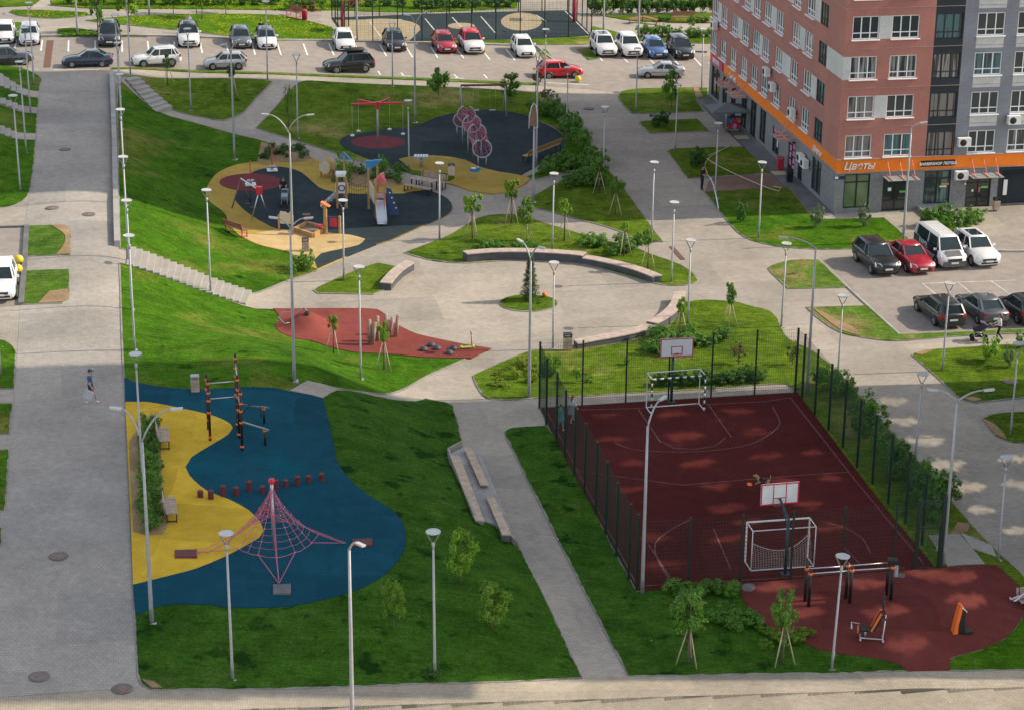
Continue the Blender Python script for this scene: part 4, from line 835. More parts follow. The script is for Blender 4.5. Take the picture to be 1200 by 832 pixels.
for X, nm in ((XA, "front_wall"), (XB, "rear_wall")):
    q0, q1 = on_line(a_lo, X).y, on_line(a_hi, X).y
    holes = []
    for px, py, wy, wz in DAP:
        p = G(px, py); t = (X-p.x)/sd.x; y = p.y+sd.y*t; z = p.z+sd.z*t
        sy, sz = wy*0.48, wz*0.80; k = max(8, int(2*sz/0.055)); rj = random.Random(int(px*13+py)); oy = 0.0; str_ = rj.uniform(0.8, 1.35)*(0.72 if px > 1000 and py < 640 else 1)
        for r in range(k):                     # thin slits lined up with the sun, shaping one soft light patch
            zz = z-sz+2*sz*(r+0.5)/k; hw = sy*math.sqrt(max(0.04, 1-((zz-z)/sz)**2))*rj.uniform(0.25, 1.0); gh = sz/k*str_*rj.uniform(0.7, 1.0); oy = 0.8*oy+rj.uniform(-0.2, 0.2)*sy; yy = y+oy; mg = 0 if X == XA else 0.03
            if q0+0.2 < yy-hw and yy+hw < q1-0.2 and zz+gh < TH_: holes.append((yy-hw-mg, yy+hw+mg, zz-gh-mg*0.5, zz+gh+mg*0.5))
    ys = sorted({q0, q1, *[h[0] for h in holes], *[h[1] for h in holes]}); zs = sorted({-2.0, TH_, *[h[2] for h in holes], *[h[3] for h in holes]})
    ya, za = np.array(ys), np.array(zs); grid_ = np.zeros((len(zs)-1, len(ys)-1), bool)
    for h in holes:
        i0, i1, j0, j1 = np.searchsorted(ya, h[0]), np.searchsorted(ya, h[1]), np.searchsorted(za, h[2]), np.searchsorted(za, h[3]); grid_[j0:j1, i0:i1] = True
    m = MB()
    for j in range(len(zs)-1):
        rowh = grid_[j]; i = 0; nY = len(ys)-1
        while i < nY:
            if rowh[i]: i += 1; continue
            k = i
            while k < nY and not rowh[k]: k += 1
            m.quad((X, ys[i], zs[j]), (X, ys[k], zs[j]), (X, ys[k], zs[j+1]), (X, ys[i], zs[j+1])); i = k
    m.build(nm, CONC, tower, fix=False)
m = MB()
for p in (a_lo, a_hi):
    q, r = on_line(p, XA), on_line(p, XB); m.quad((q.x, q.y, -2), (r.x, r.y, -2), (r.x, r.y, TH_), (q.x, q.y, TH_))
m.build("side_wall", CONC, tower, fix=False)
q = on_line(a_lo, XA); m = MB(); m.box((XA+0.2, q.y-0.75, (30.5+TH_)/2), (0.4, 1.56, TH_-30.5)); m.box((XA+0.2, q.y-1.7, (38+TH_)/2), (0.4, 0.4, TH_-38)); m.build("shadow_edge_wall", CONC, tower)  # added outside the view to push the shadow edge over the lawn
# ================================================================== STREET LAMPS
GALV = M("galvanised pole", (0.36, 0.37, 0.38), 0.5, 0.25, 0.10, 4)
LAMPW = M("lamp housing", (0.48, 0.49, 0.49), 0.4, 0.1, 0.05)
LAMPD = M("lamp frame grey", (0.22, 0.23, 0.24), 0.45, 0.4, 0.1)
def lamp_parts(h):
    r, hc = 0.29, 0.52
    p = MB(); p.tube([(0, 0, -0.25), (0, 0, 0.02)], 0.10, 8); p.tube([(0, 0, 0), (0, 0, 0.9), (0, 0, h-hc-0.12)], [0.068, 0.060, 0.042], 8); p.tube([(0, 0, h-hc-0.25), (0, 0, h-hc+0.03)], [0.045, 0.075], 8)
    p.box((0, 0, 0.03), (0.3, 0.3, 0.04)); p.box((0, -0.085, 0.75), (0.09, 0.02, 0.28))
    f = MB()
    for s in (-1, 1): f.tube([(0.03*s, 0, h-hc-0.02), (r*0.98*s, 0, h-0.03)], 0.025, 5)
    d = MB(); d.lathe([(0, h-0.05), (r*0.8, h-0.05), (r, h-0.035), (r*1.04, h), (r*0.98, h+0.012), (r*0.9, h-0.008), (r*0.5, h), (0, h+0.004)], 18)
    return p.mesh("pole", GALV), f.mesh("lamp_frame", LAMPD), d.mesh("lamp_head", LAMPW)
LM = {h: lamp_parts(h) for h in (5.2, 6.4)}
def park_lamp(base, h, label):
    o = thing("park_lamp", label, "street lamp", G(*base), UA+random.uniform(-0.15, 0.15), "park lamps with a disc head")
    a, b, c = LM[h]; link("pole", a, o); link("lamp_frame", b, o); link("lamp_head", c, o)
    o.rotation_euler = (random.uniform(-0.008, 0.008), random.uniform(-0.008, 0.008), o.rotation_euler[2])
S, L_ = 5.2, 6.4
for base, h, lab in (
 ((40, 101), L_, "tall disc lamp on the left verge nearest the back car park"), ((36, 134), L_, "disc lamp beside the second left terrace stair"), ((31, 180), L_, "disc lamp beside the third left terrace stair"), ((24, 225), L_, "sunlit disc lamp at the lower end of the left terraces"),
 ((140.5, 114), L_, "disc lamp at the head of the back stair, farthest of the promenade row"), ((142.7, 152.7), L_, "second farthest lamp of the promenade row, dark head against the blue sedan"), ((145, 195), L_, "third lamp of the promenade row, standing in shade beside the low wall"), ((147.5, 242), L_, "fourth lamp of the promenade row, with a sunlit head"), ((151, 306), L_, "lamp of the promenade row just at the top of the long stair"),
 ((155, 364), L_, "lamp of the promenade row on the bank below the long stair"), ((158, 411), L_, "lamp of the promenade row nearest the blue surface, in sun"), ((167.5, 566), L_, "lamp rising from the hedge beside the yellow surface"), ((1, 440), L_, "lamp on the left edge lawn opposite the walking man"),
 ((153, 88), L_, "lamp between the dark blue sedan and the white estate car"), ((224, 130), L_, "lamp on the small lawn right of the back stair"), ((313.6, 95), L_, "lamp at the kerb in front of the two parked hatchbacks"), ((349, 163), L_, "thin lamp on the shaded lawn left of the red cross swing"),
 ((460, 102), S, "lamp at the lawn edge in front of the black hatchback"), ((479.5, 201), S, "lamp beside the path near the chess table"), ((515, 281), S, "sunlit lamp at the corner of the picnic path"), ((638.4, 108.5), S, "lamp in front of the red hatchback"), ((707, 208), S, "lamp on the dappled path right of the shrubs"),
 ((664, 157), S, "lamp in the shrubs behind the slate playground"), ((745, 132.5), S, "lamp at the left tip of the lawn by the silver sedan"), ((791, 179), S, "lamp at the corner of the shaded lawn before the shops"), ((838, 229), S, "lamp by the man watering the lawn"), ((822, 107), S, "lamp close to the far corner of the tower"),
 ((763.5, 279.5), S, "lamp beside the plaza entrance path, right of the long bench"), ((889, 279.5), S, "lamp on the lawn in front of the flower shop"), ((423, 445), L_, "tall lamp standing on the grass below the red surface"), ((403, 329), S, "lamp on the small lawn beside the short curved bench"), ((247, 344), L_, "lamp beside the long stair, half way down"),
 ((647, 294), S, "lamp on the lawn behind the long curved bench"), ((648, 409), S, "lamp on the plaza beside the wooden bin"), ((786.7, 331), S, "lamp at the right tip of the plaza lawn"), ((806, 380), S, "lamp behind the right curved bench"), ((915.5, 384), S, "lamp at the lawn corner beside the wide path"), ((981, 451), S, "lamp behind the court fence by the wide path"),
 ((1104, 435), S, "lamp on the lawn below the woman with the pram"), ((1071.5, 550), S, "lamp with a dark head behind the court's long fence"), ((1184, 511), S, "lamp on the small shaded lawn at the right edge"), ((1169.6, 657), S, "lamp at the foot of the steps from the wide path"), ((974.7, 784), S, "lamp with a tilted head before the pull up bars"),
 ((272.7, 796.5), L_, "nearest lamp left of the rope pyramid"), ((509.6, 791), L_, "nearest lamp between the rope pyramid and the grey path")): park_lamp(base, h, lab)
# tilt the head of the lamp by the bars as in the picture
for o in COL.objects:
    if o.get("label") == "lamp with a tilted head before the pull up bars": o.rotation_euler = (-0.02, 0.035, UA)
def arm_pts(h, az, reach, rise, drop=0.06):
    d = Vector((math.cos(az), math.sin(az), 0)); out = []
    for i in range(7):
        t = i/6; out.append(Vector((0, 0, h-rise))+d*reach*(t**1.2)*1.0+Vector((0, 0, rise*math.sin(t*math.pi/2))))
    return out
def street_lamp(base, h, label, arms, top_out=None, mat=None):
    """arms: list of (azimuth, reach, rise)"""
    mat = mat or GALV
    o = thing("street_lamp", label, "street lamp", G(*base), 0, "tall street lights")
    jz = h-max(a[2] for a in arms) if arms else h
    m = MB(); m.tube([(0, 0, -0.3), (0, 0, 0.03)], 0.2, 8); m.tube([(0, 0, 0), (0, 0, 1.4), (0, 0, jz*0.6), (0, 0, jz+0.05)], [0.095, 0.085, 0.07, 0.05], 8); m.box((0, 0, 0.03), (0.42, 0.42, 0.05)); m.box((0, -0.12, 0.9), (0.11, 0.03, 0.4)); m.build("pole", mat, o)
    for az, reach, rise in arms:
        a = MB(); pts = arm_pts(h, az, reach, rise); a.tube(pts, [0.042]*4+[0.036]*3, 6); ao = a.build("arm", mat, o)
        d = Vector((math.cos(az), math.sin(az), 0.1)).normalized(); q = MB(); s = Vector((-d.y, d.x, 0)).normalized(); c = pts[-1]+d*0.18; q.obox(c, d*0.24, s*0.08, Vector((0, 0, 0.035))); q.obox(c-Vector((0, 0, 0.045)), d*0.17, s*0.06, Vector((0, 0, 0.012))); q.build("luminaire", LAMPW, ao)
    return o
street_lamp((345, 447), 8.8, "double arm light on the grass bank above the ramp to the blue surface", [(math.pi, 0.65, 0.55), (0.0, 0.75, 0.6)])
street_lamp((342.5, 277), 8.2, "sunlit double arm light beside the sandbox of the ochre playground", [(math.pi, 1.35, 1.3), (0.0, 1.2, 0.9)])
o = street_lamp((624.7, 238), 5.6, "sunlit lamp with a pointed arch frame at its head, beside the triangular lawn", [])
mb = MB(); mb.tube([(0.05, 0, 5.3), (0.24, -0.1, 5.35), (0.21, -0.15, 6.3), (0.12, -0.15, 6.9), (-0.03, -0.15, 7.1), (-0.2, -0.15, 6.8), (-0.33, -0.1, 6.1), (-0.35, -0.1, 5.3)], 0.045, 6); mb.build("arch_frame", LAMPW, o)
mb = MB(); mb.extrude([(0.20, -0.13, 5.5), (0.18, -0.13, 6.3), (0.1, -0.13, 6.85), (-0.05, -0.13, 7.0), (-0.18, -0.13, 6.75), (-0.29, -0.13, 6.1), (-0.30, -0.13, 5.5)], (0, 0.04, 0)); mb.build("arch_panel", M("brown perforated panel", (0.20, 0.11, 0.08), 0.6), o)
street_lamp((178, 729.6), 9.5, "double arm light at the lower corner of the blue surface", [(math.pi, 0.8, 1.5), (0.0, 1.25, 1.4)])
street_lamp((1105, 662.6), 8.6, "double arm light at the near right corner of the court", [(math.pi, 0.95, 0.62), (0.05, 1.2, 0.56)])
street_lamp((752.5, 695.6), 9.0, "single arm light at the near left corner of the court", [(0.9, 0.9, 1.0)])
street_lamp((413.5, 880), 8.9, "nearest street light rising from the bottom edge, in front of the red mat", [(-0.9, 0.55, 0.5)])
street_lamp((620, 466), 8.6, "street light beside the path left of the court, crossing the plaza tree", [(2.2, 0.8, 0.9), (-0.6, 0.5, 0.7)])
street_lamp((945.5, 462), 8.9, "street light with one long curved arm at the far right corner of the court", [(math.pi, 1.55, 0.6)])
street_lamp((1058, 285), 8.1, "slim street light before the flower shop with a short arm", [(0.1, 0.6, 0.35)])
street_lamp((275, 188), 8.6, "double arm light on the shaded bank left of the ochre playground", [(1.0, 0.7, 0.8), (-2.1, 0.7, 0.8)])
street_lamp((486.5, 144.6), 8.4, "double arm light on the lawn behind the slate playground", [(0.9, 1.1, 1.0), (math.pi, 0.4, 0.6)])
street_lamp((628.5, 195.6), 8.3, "double arm light at the edge of the slate playground, before the bench", [(1.2, 0.6, 0.9), (-1.9, 0.6, 0.9)])
for base, lab in (((91, 43), "bright tall pole behind the white cars at the back"), ((175, 19), "tall pole at the far path behind the white crossover"), ((418.6, 49), "tall pole beside the back court, behind the white hatchback"), ((748, 46), "tall pole among the shrubs behind the white crossover"), ((707, 42), "tall pole behind the white off road car, right of the back court")):
    street_lamp(base, 9.5, lab, [(math.pi/2, 1.2, 0.9)])
# ================================================================== STAIRS, LOW WALLS, CURVED BENCHES
STEPM = M("pale step concrete", (0.32, 0.30, 0.27), 0.9, 0, 0.12, 1.5)
def stairs(name, label, tl, tr, bl, br, n):
    a, b, c, d = G(*tl), G(*tr), G(*bl), G(*br); zt = (a.z+b.z)/2+0.03; zb = (c.z+d.z)/2+0.03
    m = MB(); ch = MB()
    zs_ = []
    for i in range(n):
        mid = (a.lerp(c, i/n)+b.lerp(d, i/n)+a.lerp(c, (i+1)/n)+b.lerp(d, (i+1)/n))/4; zs_.append(max(zt+(zb-zt)*i/n, T(mid.x, mid.y)+0.09, T(a.lerp(c, i/n).x, a.lerp(c, i/n).y)+0.04, T(b.lerp(d, i/n).x, b.lerp(d, i/n).y)+0.04))
    for i in range(n):
        p0, p1 = a.lerp(c, i/n), b.lerp(d, i/n); q0, q1 = a.lerp(c, (i+1)/n), b.lerp(d, (i+1)/n); z = zs_[i]; z1 = z-0.2
        poly = [(p0.x, p0.y), (p1.x, p1.y), (q1.x, q1.y), (q0.x, q0.y)]; k = 0.004*(i % 2)
        m.prism(poly, z1-0.5, z+0.02)
    o = tag(m.build(name, STEPM), label, "stairs"); return o
stairs("staircase", "long pale stair descending the sunny bank from the promenade to the plaza", (152, 293.5), (148, 311.5), (295, 345.5), (288, 358), 18)
stairs("staircase", "shaded stair of broad steps by the back car park", (146, 93), (161, 94.5), (183, 132.5), (202, 129), 8)
for i, (x, y) in enumerate(((33, 108), (28, 126.5), (20, 157.5))):
    stairs("staircase", ("upper", "middle", "lowest")[i]+" of the three stairs climbing the left grass terraces", (x-63, y-26), (x-63, y-17), (x, y), (x, y+7.5), 9)
    region("landing_path", [(x, y), (46-i*1.8, y+1.5), (45-i*1.8, y+8.5), (x, y+7.5)], PAVE, 0.13, False, skirt=0.05)
stairs("staircase", "short stair from the landing by the court gate to the wide path", (1126, 627), (1139.6, 644), (1161, 641), (1168, 654), 5)
# parapet along the shaded part of the promenade
pp = [G(x, y) for x, y in ((131, 88), (134, 160), (135.5, 220), (137.5, 290))]
mb = MB()
wp = curve(pp, True, False, 1.0)
for a, b in zip(wp, wp[1:]):
    za, zb = T(a.x, a.y), T(b.x, b.y); X = Vector((b.x-a.x, b.y-a.y, 0)).normalized(); N = Vector((-X.y, X.x, 0))*0.17
    A, B = Vector((a.x, a.y, 0)), Vector((b.x, b.y, 0))
    vs = [A+N+Vector((0, 0, za-0.3)), A-N+Vector((0, 0, za-0.3)), A-N+Vector((0, 0, za+0.42)), A+N+Vector((0, 0, za+0.42)), B+N+Vector((0, 0, zb-0.3)), B-N+Vector((0, 0, zb-0.3)), B-N+Vector((0, 0, zb+0.42)), B+N+Vector((0, 0, zb+0.42))]
    mb.add(vs, [(0, 1, 2, 3), (7, 6, 5, 4), (0, 4, 5, 1), (1, 5, 6, 2), (2, 6, 7, 3), (3, 7, 4, 0)])
tag(mb.build("low_wall", CONC), "low grey concrete wall along the shaded edge of the promenade", "wall")
BENCHB = M("charcoal bench base", (0.075, 0.08, 0.088), 0.85, 0, 0.2, 2)
SEATP = M("pinkish bench slats", (0.42, 0.335, 0.29), 0.75, 0, 0.2, 2.5)
pc = G(619.5, 356)
def arc_bench(label, px, h, depth, joints=()):
    inn = curve([G(*p) for p in px], True, False, 0.7)
    z0 = T(inn[len(inn)//2].x, inn[len(inn)//2].y)
    def ring(lo, hi, d0, d1, zz0, zz1, name, mat, par):
        m = MB(); rows = []
        seg = inn[lo:hi+1]
        for p in seg:
            n = Vector((p.x-pc.x, p.y-pc.y)).normalized(); a = p+n*d0; b = p+n*d1; rows.append([(a.x, a.y, zz0), (a.x, a.y, zz1), (b.x, b.y, zz1), (b.x, b.y, zz0)])
        k = len(rows); m.add([v for r in rows for v in r], [(i*4+j, i*4+(j+1) % 4, i*4+4+(j+1) % 4, i*4+4+j) for i in range(k-1) for j in range(4)]+[(0, 1, 2, 3), (4*k-4, 4*k-3, 4*k-2, 4*k-1)])
        return m.build(name, mat, par)
    o = thing("curved_bench", label, "bench", (0, 0, 0), 0, "curved benches round the plaza")
    cut = [0]+[int(len(inn)*j) for j in joints]+[len(inn)-1]
    for i, (lo, hi) in enumerate(zip(cut, cut[1:])):
        hh = h[i] if hasattr(h, '__len__') else h
        ring(lo, hi, 0.04, depth-0.04, z0-0.2, z0+hh-0.06, "base", BENCHB, o); ring(lo, hi, 0, depth, z0+hh-0.06, z0+hh, "seat", SEATP, o)
    return o
arc_bench("long curved bench on the far side of the plaza, stepped at one joint", [(548, 308.5), (575, 306.3), (600, 305.8), (640, 307), (682, 310.5), (720, 318), (745, 325), (764, 332.5)], (0.62, 0.45), 0.75, (0.58,))
arc_bench("curved bench at the near right of the plaza, dark wall towards the court", [(672, 405.5), (700, 400.5), (736, 393.5), (757, 386.5), (775, 376), (786, 364), (789, 352)], (0.42, 0.55), 0.75, (0.5,))
arc_bench("short curved bench at the end of the small triangular lawn", [(486, 317), (476, 323), (467, 331), (459, 341)], 0.5, 0.75)
# terrace seats on the bank
def slab(px, z, th, mb, zb=None):
    q = [Pz(x, y, z) for x, y in px]; mb.prism([(p.x, p.y) for p in q], z-th if zb is None else zb, z)
WOODP = M("weathered pine boards", (0.44, 0.34, 0.25), 0.8, 0, 0.25, 3)
ter = thing("terrace_seats", "two tier terrace of wooden seats set into the bank beside the grey path", "seating", (0, 0, 0))
zlow = 0.12; pz_ = G(560, 590).z; zup = max(pz_, G(545, 575).z)+0.35
m = MB(); slab([(541, 524.5), (560, 524.5), (605, 633), (580, 613.5), (556, 609), (525, 533)], pz_+0.07, 1.0, m); m.build("platform", CONC, ter)
m = MB(); slab([(527.5, 533.5), (538.5, 534), (568, 610.5), (557, 609)], zup, 0.07, m); m.build("seat", WOODP, ter)
m = MB(); slab([(528.5, 534.5), (537, 535), (566.5, 609.5), (558, 608)], zup-0.07, 0.8, m); m.build("seat_base", CONC, ter)
for q in ([(543.5, 524), (552.5, 524), (573, 567.7), (563, 567.7)], [(569.5, 581), (578.8, 581), (599.5, 626), (588.5, 626)]):
    zz = max(zlow+0.5, pz_+0.3)
    m = MB(); slab(q, zz, 0.07, m); so_ = m.build("seat", WOODP, ter)
    c = (sum(p[0] for p in q)/4, sum(p[1] for p in q)/4); q2 = [(c[0]+(x-c[0])*0.9, c[1]+(y-c[1])*0.97) for x, y in q]
    m = MB(); slab(q2, zz-0.07, 0.7, m); m.build("seat_base", CONC_D, ter)
m = MB()
for a, b in (((541, 524), (525, 532.5)), ((525, 532.5), (556, 609.5))):
    p, q = G(*a), G(*b); m.bar(p+Vector((0, 0, 0.1)), q+Vector((0, 0, 0.1)), 0.08, 0.5)
m.build("retaining_edge", STEPM, ter)
# ================================================================== SPORTS COURT
GREENP = M("dark green fence post", (0.008, 0.030, 0.022), 0.5, 0.1, 0.2)
WIRE = M("green fence wire", (0.009, 0.040, 0.030), 0.6, 0.1, 0.1)
def fence(label, pts, h, group=None, closely=False, vstep=0.12, post=0.08, px=True, name="mesh_fence"):
    wp = [G(*p) if px else p for p in pts]
    o = thing(name, label, "fence", wp[0], 0, group); o0 = wp[0]
    for p in wp:
        q = p-o0; m = MB(); m.box((q.x, q.y, q.z+h/2-0.1), (post, post, h+0.25), UA); m.box((q.x, q.y, q.z+h+0.03), (post+0.02, post+0.02, 0.03), UA); m.build("post", GREENP, o)
    for a, b in zip(wp, wp[1:]):
        a, b = a-o0, b-o0; d = b-a; L = math.hypot(d.x, d.y); m = MB(); n = max(2, int(L/vstep))
        for i in range(1, n):
            p = a.lerp(b, i/n); m.tube([p+Vector((0, 0, 0.06)), p+Vector((0, 0, h-0.03))], 0.0045, 3, caps=False)
        k = int(h/0.2)
        for j in range(k+1):
            z = 0.06+(h-0.09)*j/k; m.tube([a+Vector((0, 0, z)), b+Vector((0, 0, z))], 0.006 if j in (0, k) else 0.0045, 3, caps=False)
        m.build("mesh_panel", WIRE, o)
    return o
FL = [(632, 478), (640, 498), (652, 516), (662, 537), (673, 558), (685, 579), (698, 602), (710, 626.5), (722, 653), (736.6, 679.5), (746, 692)]
FR = [(931.5, 460.5), (939.6, 468), (954.5, 487), (970.6, 504.7), (987.5, 525), (1004, 549), (1022, 568), (1040.5, 592), (1060.5, 614), (1080, 640), (1101, 666)]
FF = [(632, 478), (682, 476), (733, 472.5), (783, 469.5), (833, 466), (884, 462.5), (931.5, 460.5)]
FN = [(746, 692), (806, 689), (867, 685), (926, 680), (986, 675), (1046, 670.5), (1072, 668)]
fence("green mesh fence along the path side of the red court", FL, 3.7, "mesh fences round the red court", vstep=0.08, post=0.1)
fence("green mesh fence along the wide path side of the red court, shrubs behind it", FR, 3.7, "mesh fences round the red court", vstep=0.08, post=0.1)
fence("green mesh fence across the far end of the red court", FF, 3.7, "mesh fences round the red court")
fence("green mesh fence across the near end of the red court, behind the pull up bars", FN, 3.4, "mesh fences round the red court")
gt = thing("fence_gate", "green framed gate standing in the near right corner of the court fence", "gate", G(1072, 668))
d = G(1101, 666)-G(1072, 668)
m = MB(); m.bar((0, 0, 0.08), d+Vector((0, 0, 0.08)), 0.07); m.bar((0, 0, 2.1), d+Vector((0, 0, 2.1)), 0.08); m.bar((0, 0, 3.4), d+Vector((0, 0, 3.4)), 0.06); m.bar((0, 0, -0.2), (0, 0, 3.5), 0.16); m.bar(d+Vector((0, 0, -0.2)), d+Vector((0, 0, 3.6)), 0.16); e = d*0.9; m.bar(e, e+Vector((0, 0, 2.1)), 0.08); m.build("gate_frame", GREENP, gt)
m = MB()
for i in range(1, 14): p = d*i/14; m.tube([p+Vector((0, 0, 0.1)), p+Vector((0, 0, 3.4))], 0.004, 3, caps=False)
for j in range(18): m.tube([Vector((0, 0, 0.1+0.19*j)), d+Vector((0, 0, 0.1+0.19*j))], 0.0045, 3, caps=False)
m.build("mesh_panel", WIRE, gt)
m = MB(); m.box((d.x*0.82, d.y*0.82-0.05, 1.05), (0.05, 0.1, 0.2)); m.build("handle", STEEL, gt)
# goals
STRIPE = M("black and white striped tube", (0.8, 0.8, 0.8), 0.5)
WHITEP = M("white painted tube", (0.74, 0.74, 0.72), 0.5, 0, 0.06)
NETM = M("white goal net", (0.46, 0.45, 0.42), 0.9, 0, 0.1)
def goal(label, fl, fr, back_dir, stripes=True, net=False):
    a, b = G(*fl), G(*fr); mid = (a+b)/2; W_ = (b-a).length; ang = math.atan2(b.y-a.y, b.x-a.x)
    o = thing("goal", label, "goal", mid+Vector((0, 0, 0.085)), ang); h = 2.0; hw = W_/2; bd = 0.95*back_dir
    for s in (-1, 1):
        m = MB()
        for i in range(10): m.tube([(s*hw, 0, h*i/10), (s*hw, 0, h*(i+1)/10)], 0.045, 8, i % 2, smooth=True)
        m.build("goal_post", [WHITEP, BLACKP if stripes else WHITEP], o)
    m = MB()
    for i in range(14): m.tube([(-hw+2*hw*i/14, 0, h), (-hw+2*hw*(i+1)/14, 0, h)], 0.045, 8, i % 2)
    m.build("crossbar", [WHITEP, BLACKP if stripes else WHITEP], o)
    m = MB()
    for s in (-1, 1): m.tube([(s*hw, 0, h), (s*hw, bd, h), (s*hw, bd, 0.03), (s*hw, 0, 0.03)], 0.028, 6)
    m.tube([(-hw, bd, h), (hw, bd, h)], 0.026, 6); m.tube([(-hw, bd, 0.03), (hw, bd, 0.03)], 0.03, 6); m.build("back_frame", WHITEP, o)
    if net:
        m = MB(); nu, nv = 22, 12
        def pt(u, v):
            x = -hw*0.92+2*hw*0.92*u; top = 1.05+0.55*(2*u-1)**2*(1 if u > 0.5 else 0.35)-0.25*math.sin(u*math.pi); z = 0.05+top*v*0.92; y = bd*(0.9-0.35*v*v)-0.12*math.sin(u*math.pi)*v
            return Vector((x, y, z))
        for i in range(nu+1): m.tube([pt(i/nu, j/6) for j in range(7)], 0.006, 3, caps=False)
        for j in range(nv+1): m.tube([pt(i/nu, j/nv) for i in range(nu+1)], 0.022 if j == nv else 0.006, 3, caps=False)
        m.build("net", NETM, o)
    return o
goal("goal with black and white striped posts at the far end of the red court", (763, 487.5), (825, 482.5), 1, True, False)
goal("white goal with a sagging torn net at the near end of the red court", (873, 660.5), (946, 655), -1, False, True)
# basketball stands
REDP = M("crimson paint", (0.45, 0.025, 0.06), 0.5, 0, 0.1)
BOARD = M("white backboard", (0.66, 0.68, 0.68), 0.5, 0, 0.05)
def hoop(label, base, ang, near, reach):
    o = thing("basketball_stand", label, "basketball hoop", G(*base)+Vector((0, 0, 0.08)), ang)
    # the stand looks along +Y
    m = MB(); m.tube([(0, 0, -0.1), (0, 0, 2.75)], 0.075, 8)
    m.tube([(0, 0, 2.7), (0, reach*0.98, 3.15)], 0.06, 6); m.tube([(0, 0, 2.3), (0, reach*0.7, 2.95)], 0.035, 5); m.box((0, 0, 0.01), (0.4, 0.4, 0.03)); m.build("post", M("dark teal steel", (0.03, 0.07, 0.08), 0.5, 0.3), o)
    w_, h0, h1 = 1.8, 2.85, 3.9
    m = MB(); m.box((0, reach+0.03, (h0+h1)/2), (w_, 0.03, h1-h0)); bo = m.build("backboard", BOARD, o)
    r = MB(); t = 0.06
    for y in (reach+0.052, reach+0.008):
        for z in (h0+t/2, h1-t/2): r.box((0, y, z), (w_, 0.012, t))
        for x in (-w_/2+t/2, w_/2-t/2): r.box((x, y, (h0+h1)/2), (t, 0.014, h1-h0-2*t))
        if near:
            for x in (-0.3, 0.3): r.box((x, y, (h0+h1)/2), (0.04, 0.016, h1-h0-2*t))
            r.box((0, y, h0+0.33), (0.6, 0.010, 0.04))
        else:
            for x in (-0.29, 0.29): r.box((x, y, h0+0.38), (0.045, 0.016, 0.45))
            for z in (h0+0.17, h0+0.59): r.box((0, y, z), (0.62, 0.010, 0.045))
    r.build("board_frame", REDP, bo)
    q = MB(); q.tube([(0.225*math.cos(2*math.pi*i/14), reach+0.32+0.225*math.sin(2*math.pi*i/14), h0+0.2) for i in range(14)], 0.018, 5, closed=True); q.bar((0, reach+0.05, h0+0.2), (0, reach+0.12, h0+0.2), 0.16, 0.06); ro = q.build("rim", REDP, o)
    n = MB()
    for i in range(10):
        a = 2*math.pi*i/10; n.tube([(0.22*math.cos(a), reach+0.32+0.22*math.sin(a), h0+0.19), (0.13*math.cos(a+0.3), reach+0.32+0.13*math.sin(a+0.3), h0-0.2)], 0.007, 3, caps=False)
    n.build("net", NETM, ro)
hoop("basketball stand at the far end of the red court, behind the striped goal", (786.5, 472), math.pi+RAD(10), False, 0.75)
hoop("basketball stand seen from behind at the near end of the red court", (920, 674), RAD(12), True, 1.3)
# back court: fence, red pole, red hoop arm
def back_fence(lab, pts, h): fence(lab, pts, h, "fences of the back court", vstep=0.35)
back_fence("green fence along the near side of the back court, behind parked cars", [(409, 50), (437, 50.3), (466, 50.5), (494.5, 50), (523.5, 41.5+8), (552.5, 48.5), (581, 47.5), (609.5, 46), (638, 45.5), (666, 44.5), (693, 42.5)], 3.5)
back_fence("green fence along the far side of the back court", [(389, 22), (416, 21), (444.5, 20), (472, 18.5), (500, 18), (526.5, 17), (553.5, 16), (580.5, 15.4), (607.5, 14.8), (635, 14), (665, 13.3)], 3.5)
back_fence("dense looking green fence at the left end of the back court", [(389, 22), (393, 27), (396, 32), (400, 37), (404, 43), (409, 50)], 3.5)
back_fence("green fence at the right end of the back court", [(665, 13.3), (671, 20), (676, 26.5), (682, 32), (687.5, 37.5), (693, 42.5)], 3.5)
o = thing("basketball_stand", "red basketball post at the right end of the back court", "basketball hoop", G(673, 27.5)); m = MB(); m.tube([(0, 0, -0.1), (0, 0, 3.6)], 0.16, 8); m.tube([(0, 0, 3.4), (-1.0, 0, 3.7)], 0.08, 6); m.build("post", REDP, o); m = MB(); m.box((-1.05, 0, 3.6), (0.04, 1.5, 0.9)); m.build("backboard", BOARD, o)
o = thing("basketball_stand", "red basketball arm at the left end of the back court", "basketball hoop", G(402, 38)); m = MB(); m.tube([(0, 0, -0.1), (0, 0, 2.6)], 0.1, 8); m.tube([(0, 0, 2.5), (1.6, 0, 3.1)], 0.09, 6); m.tube([(0, 0, 1.7), (1.4, 0, 2.9)], 0.06, 6); m.build("post", REDP, o); m = MB(); m.box((1.65, 0, 3.1), (0.05, 1.5, 0.9)); m.build("backboard", REDP, o)
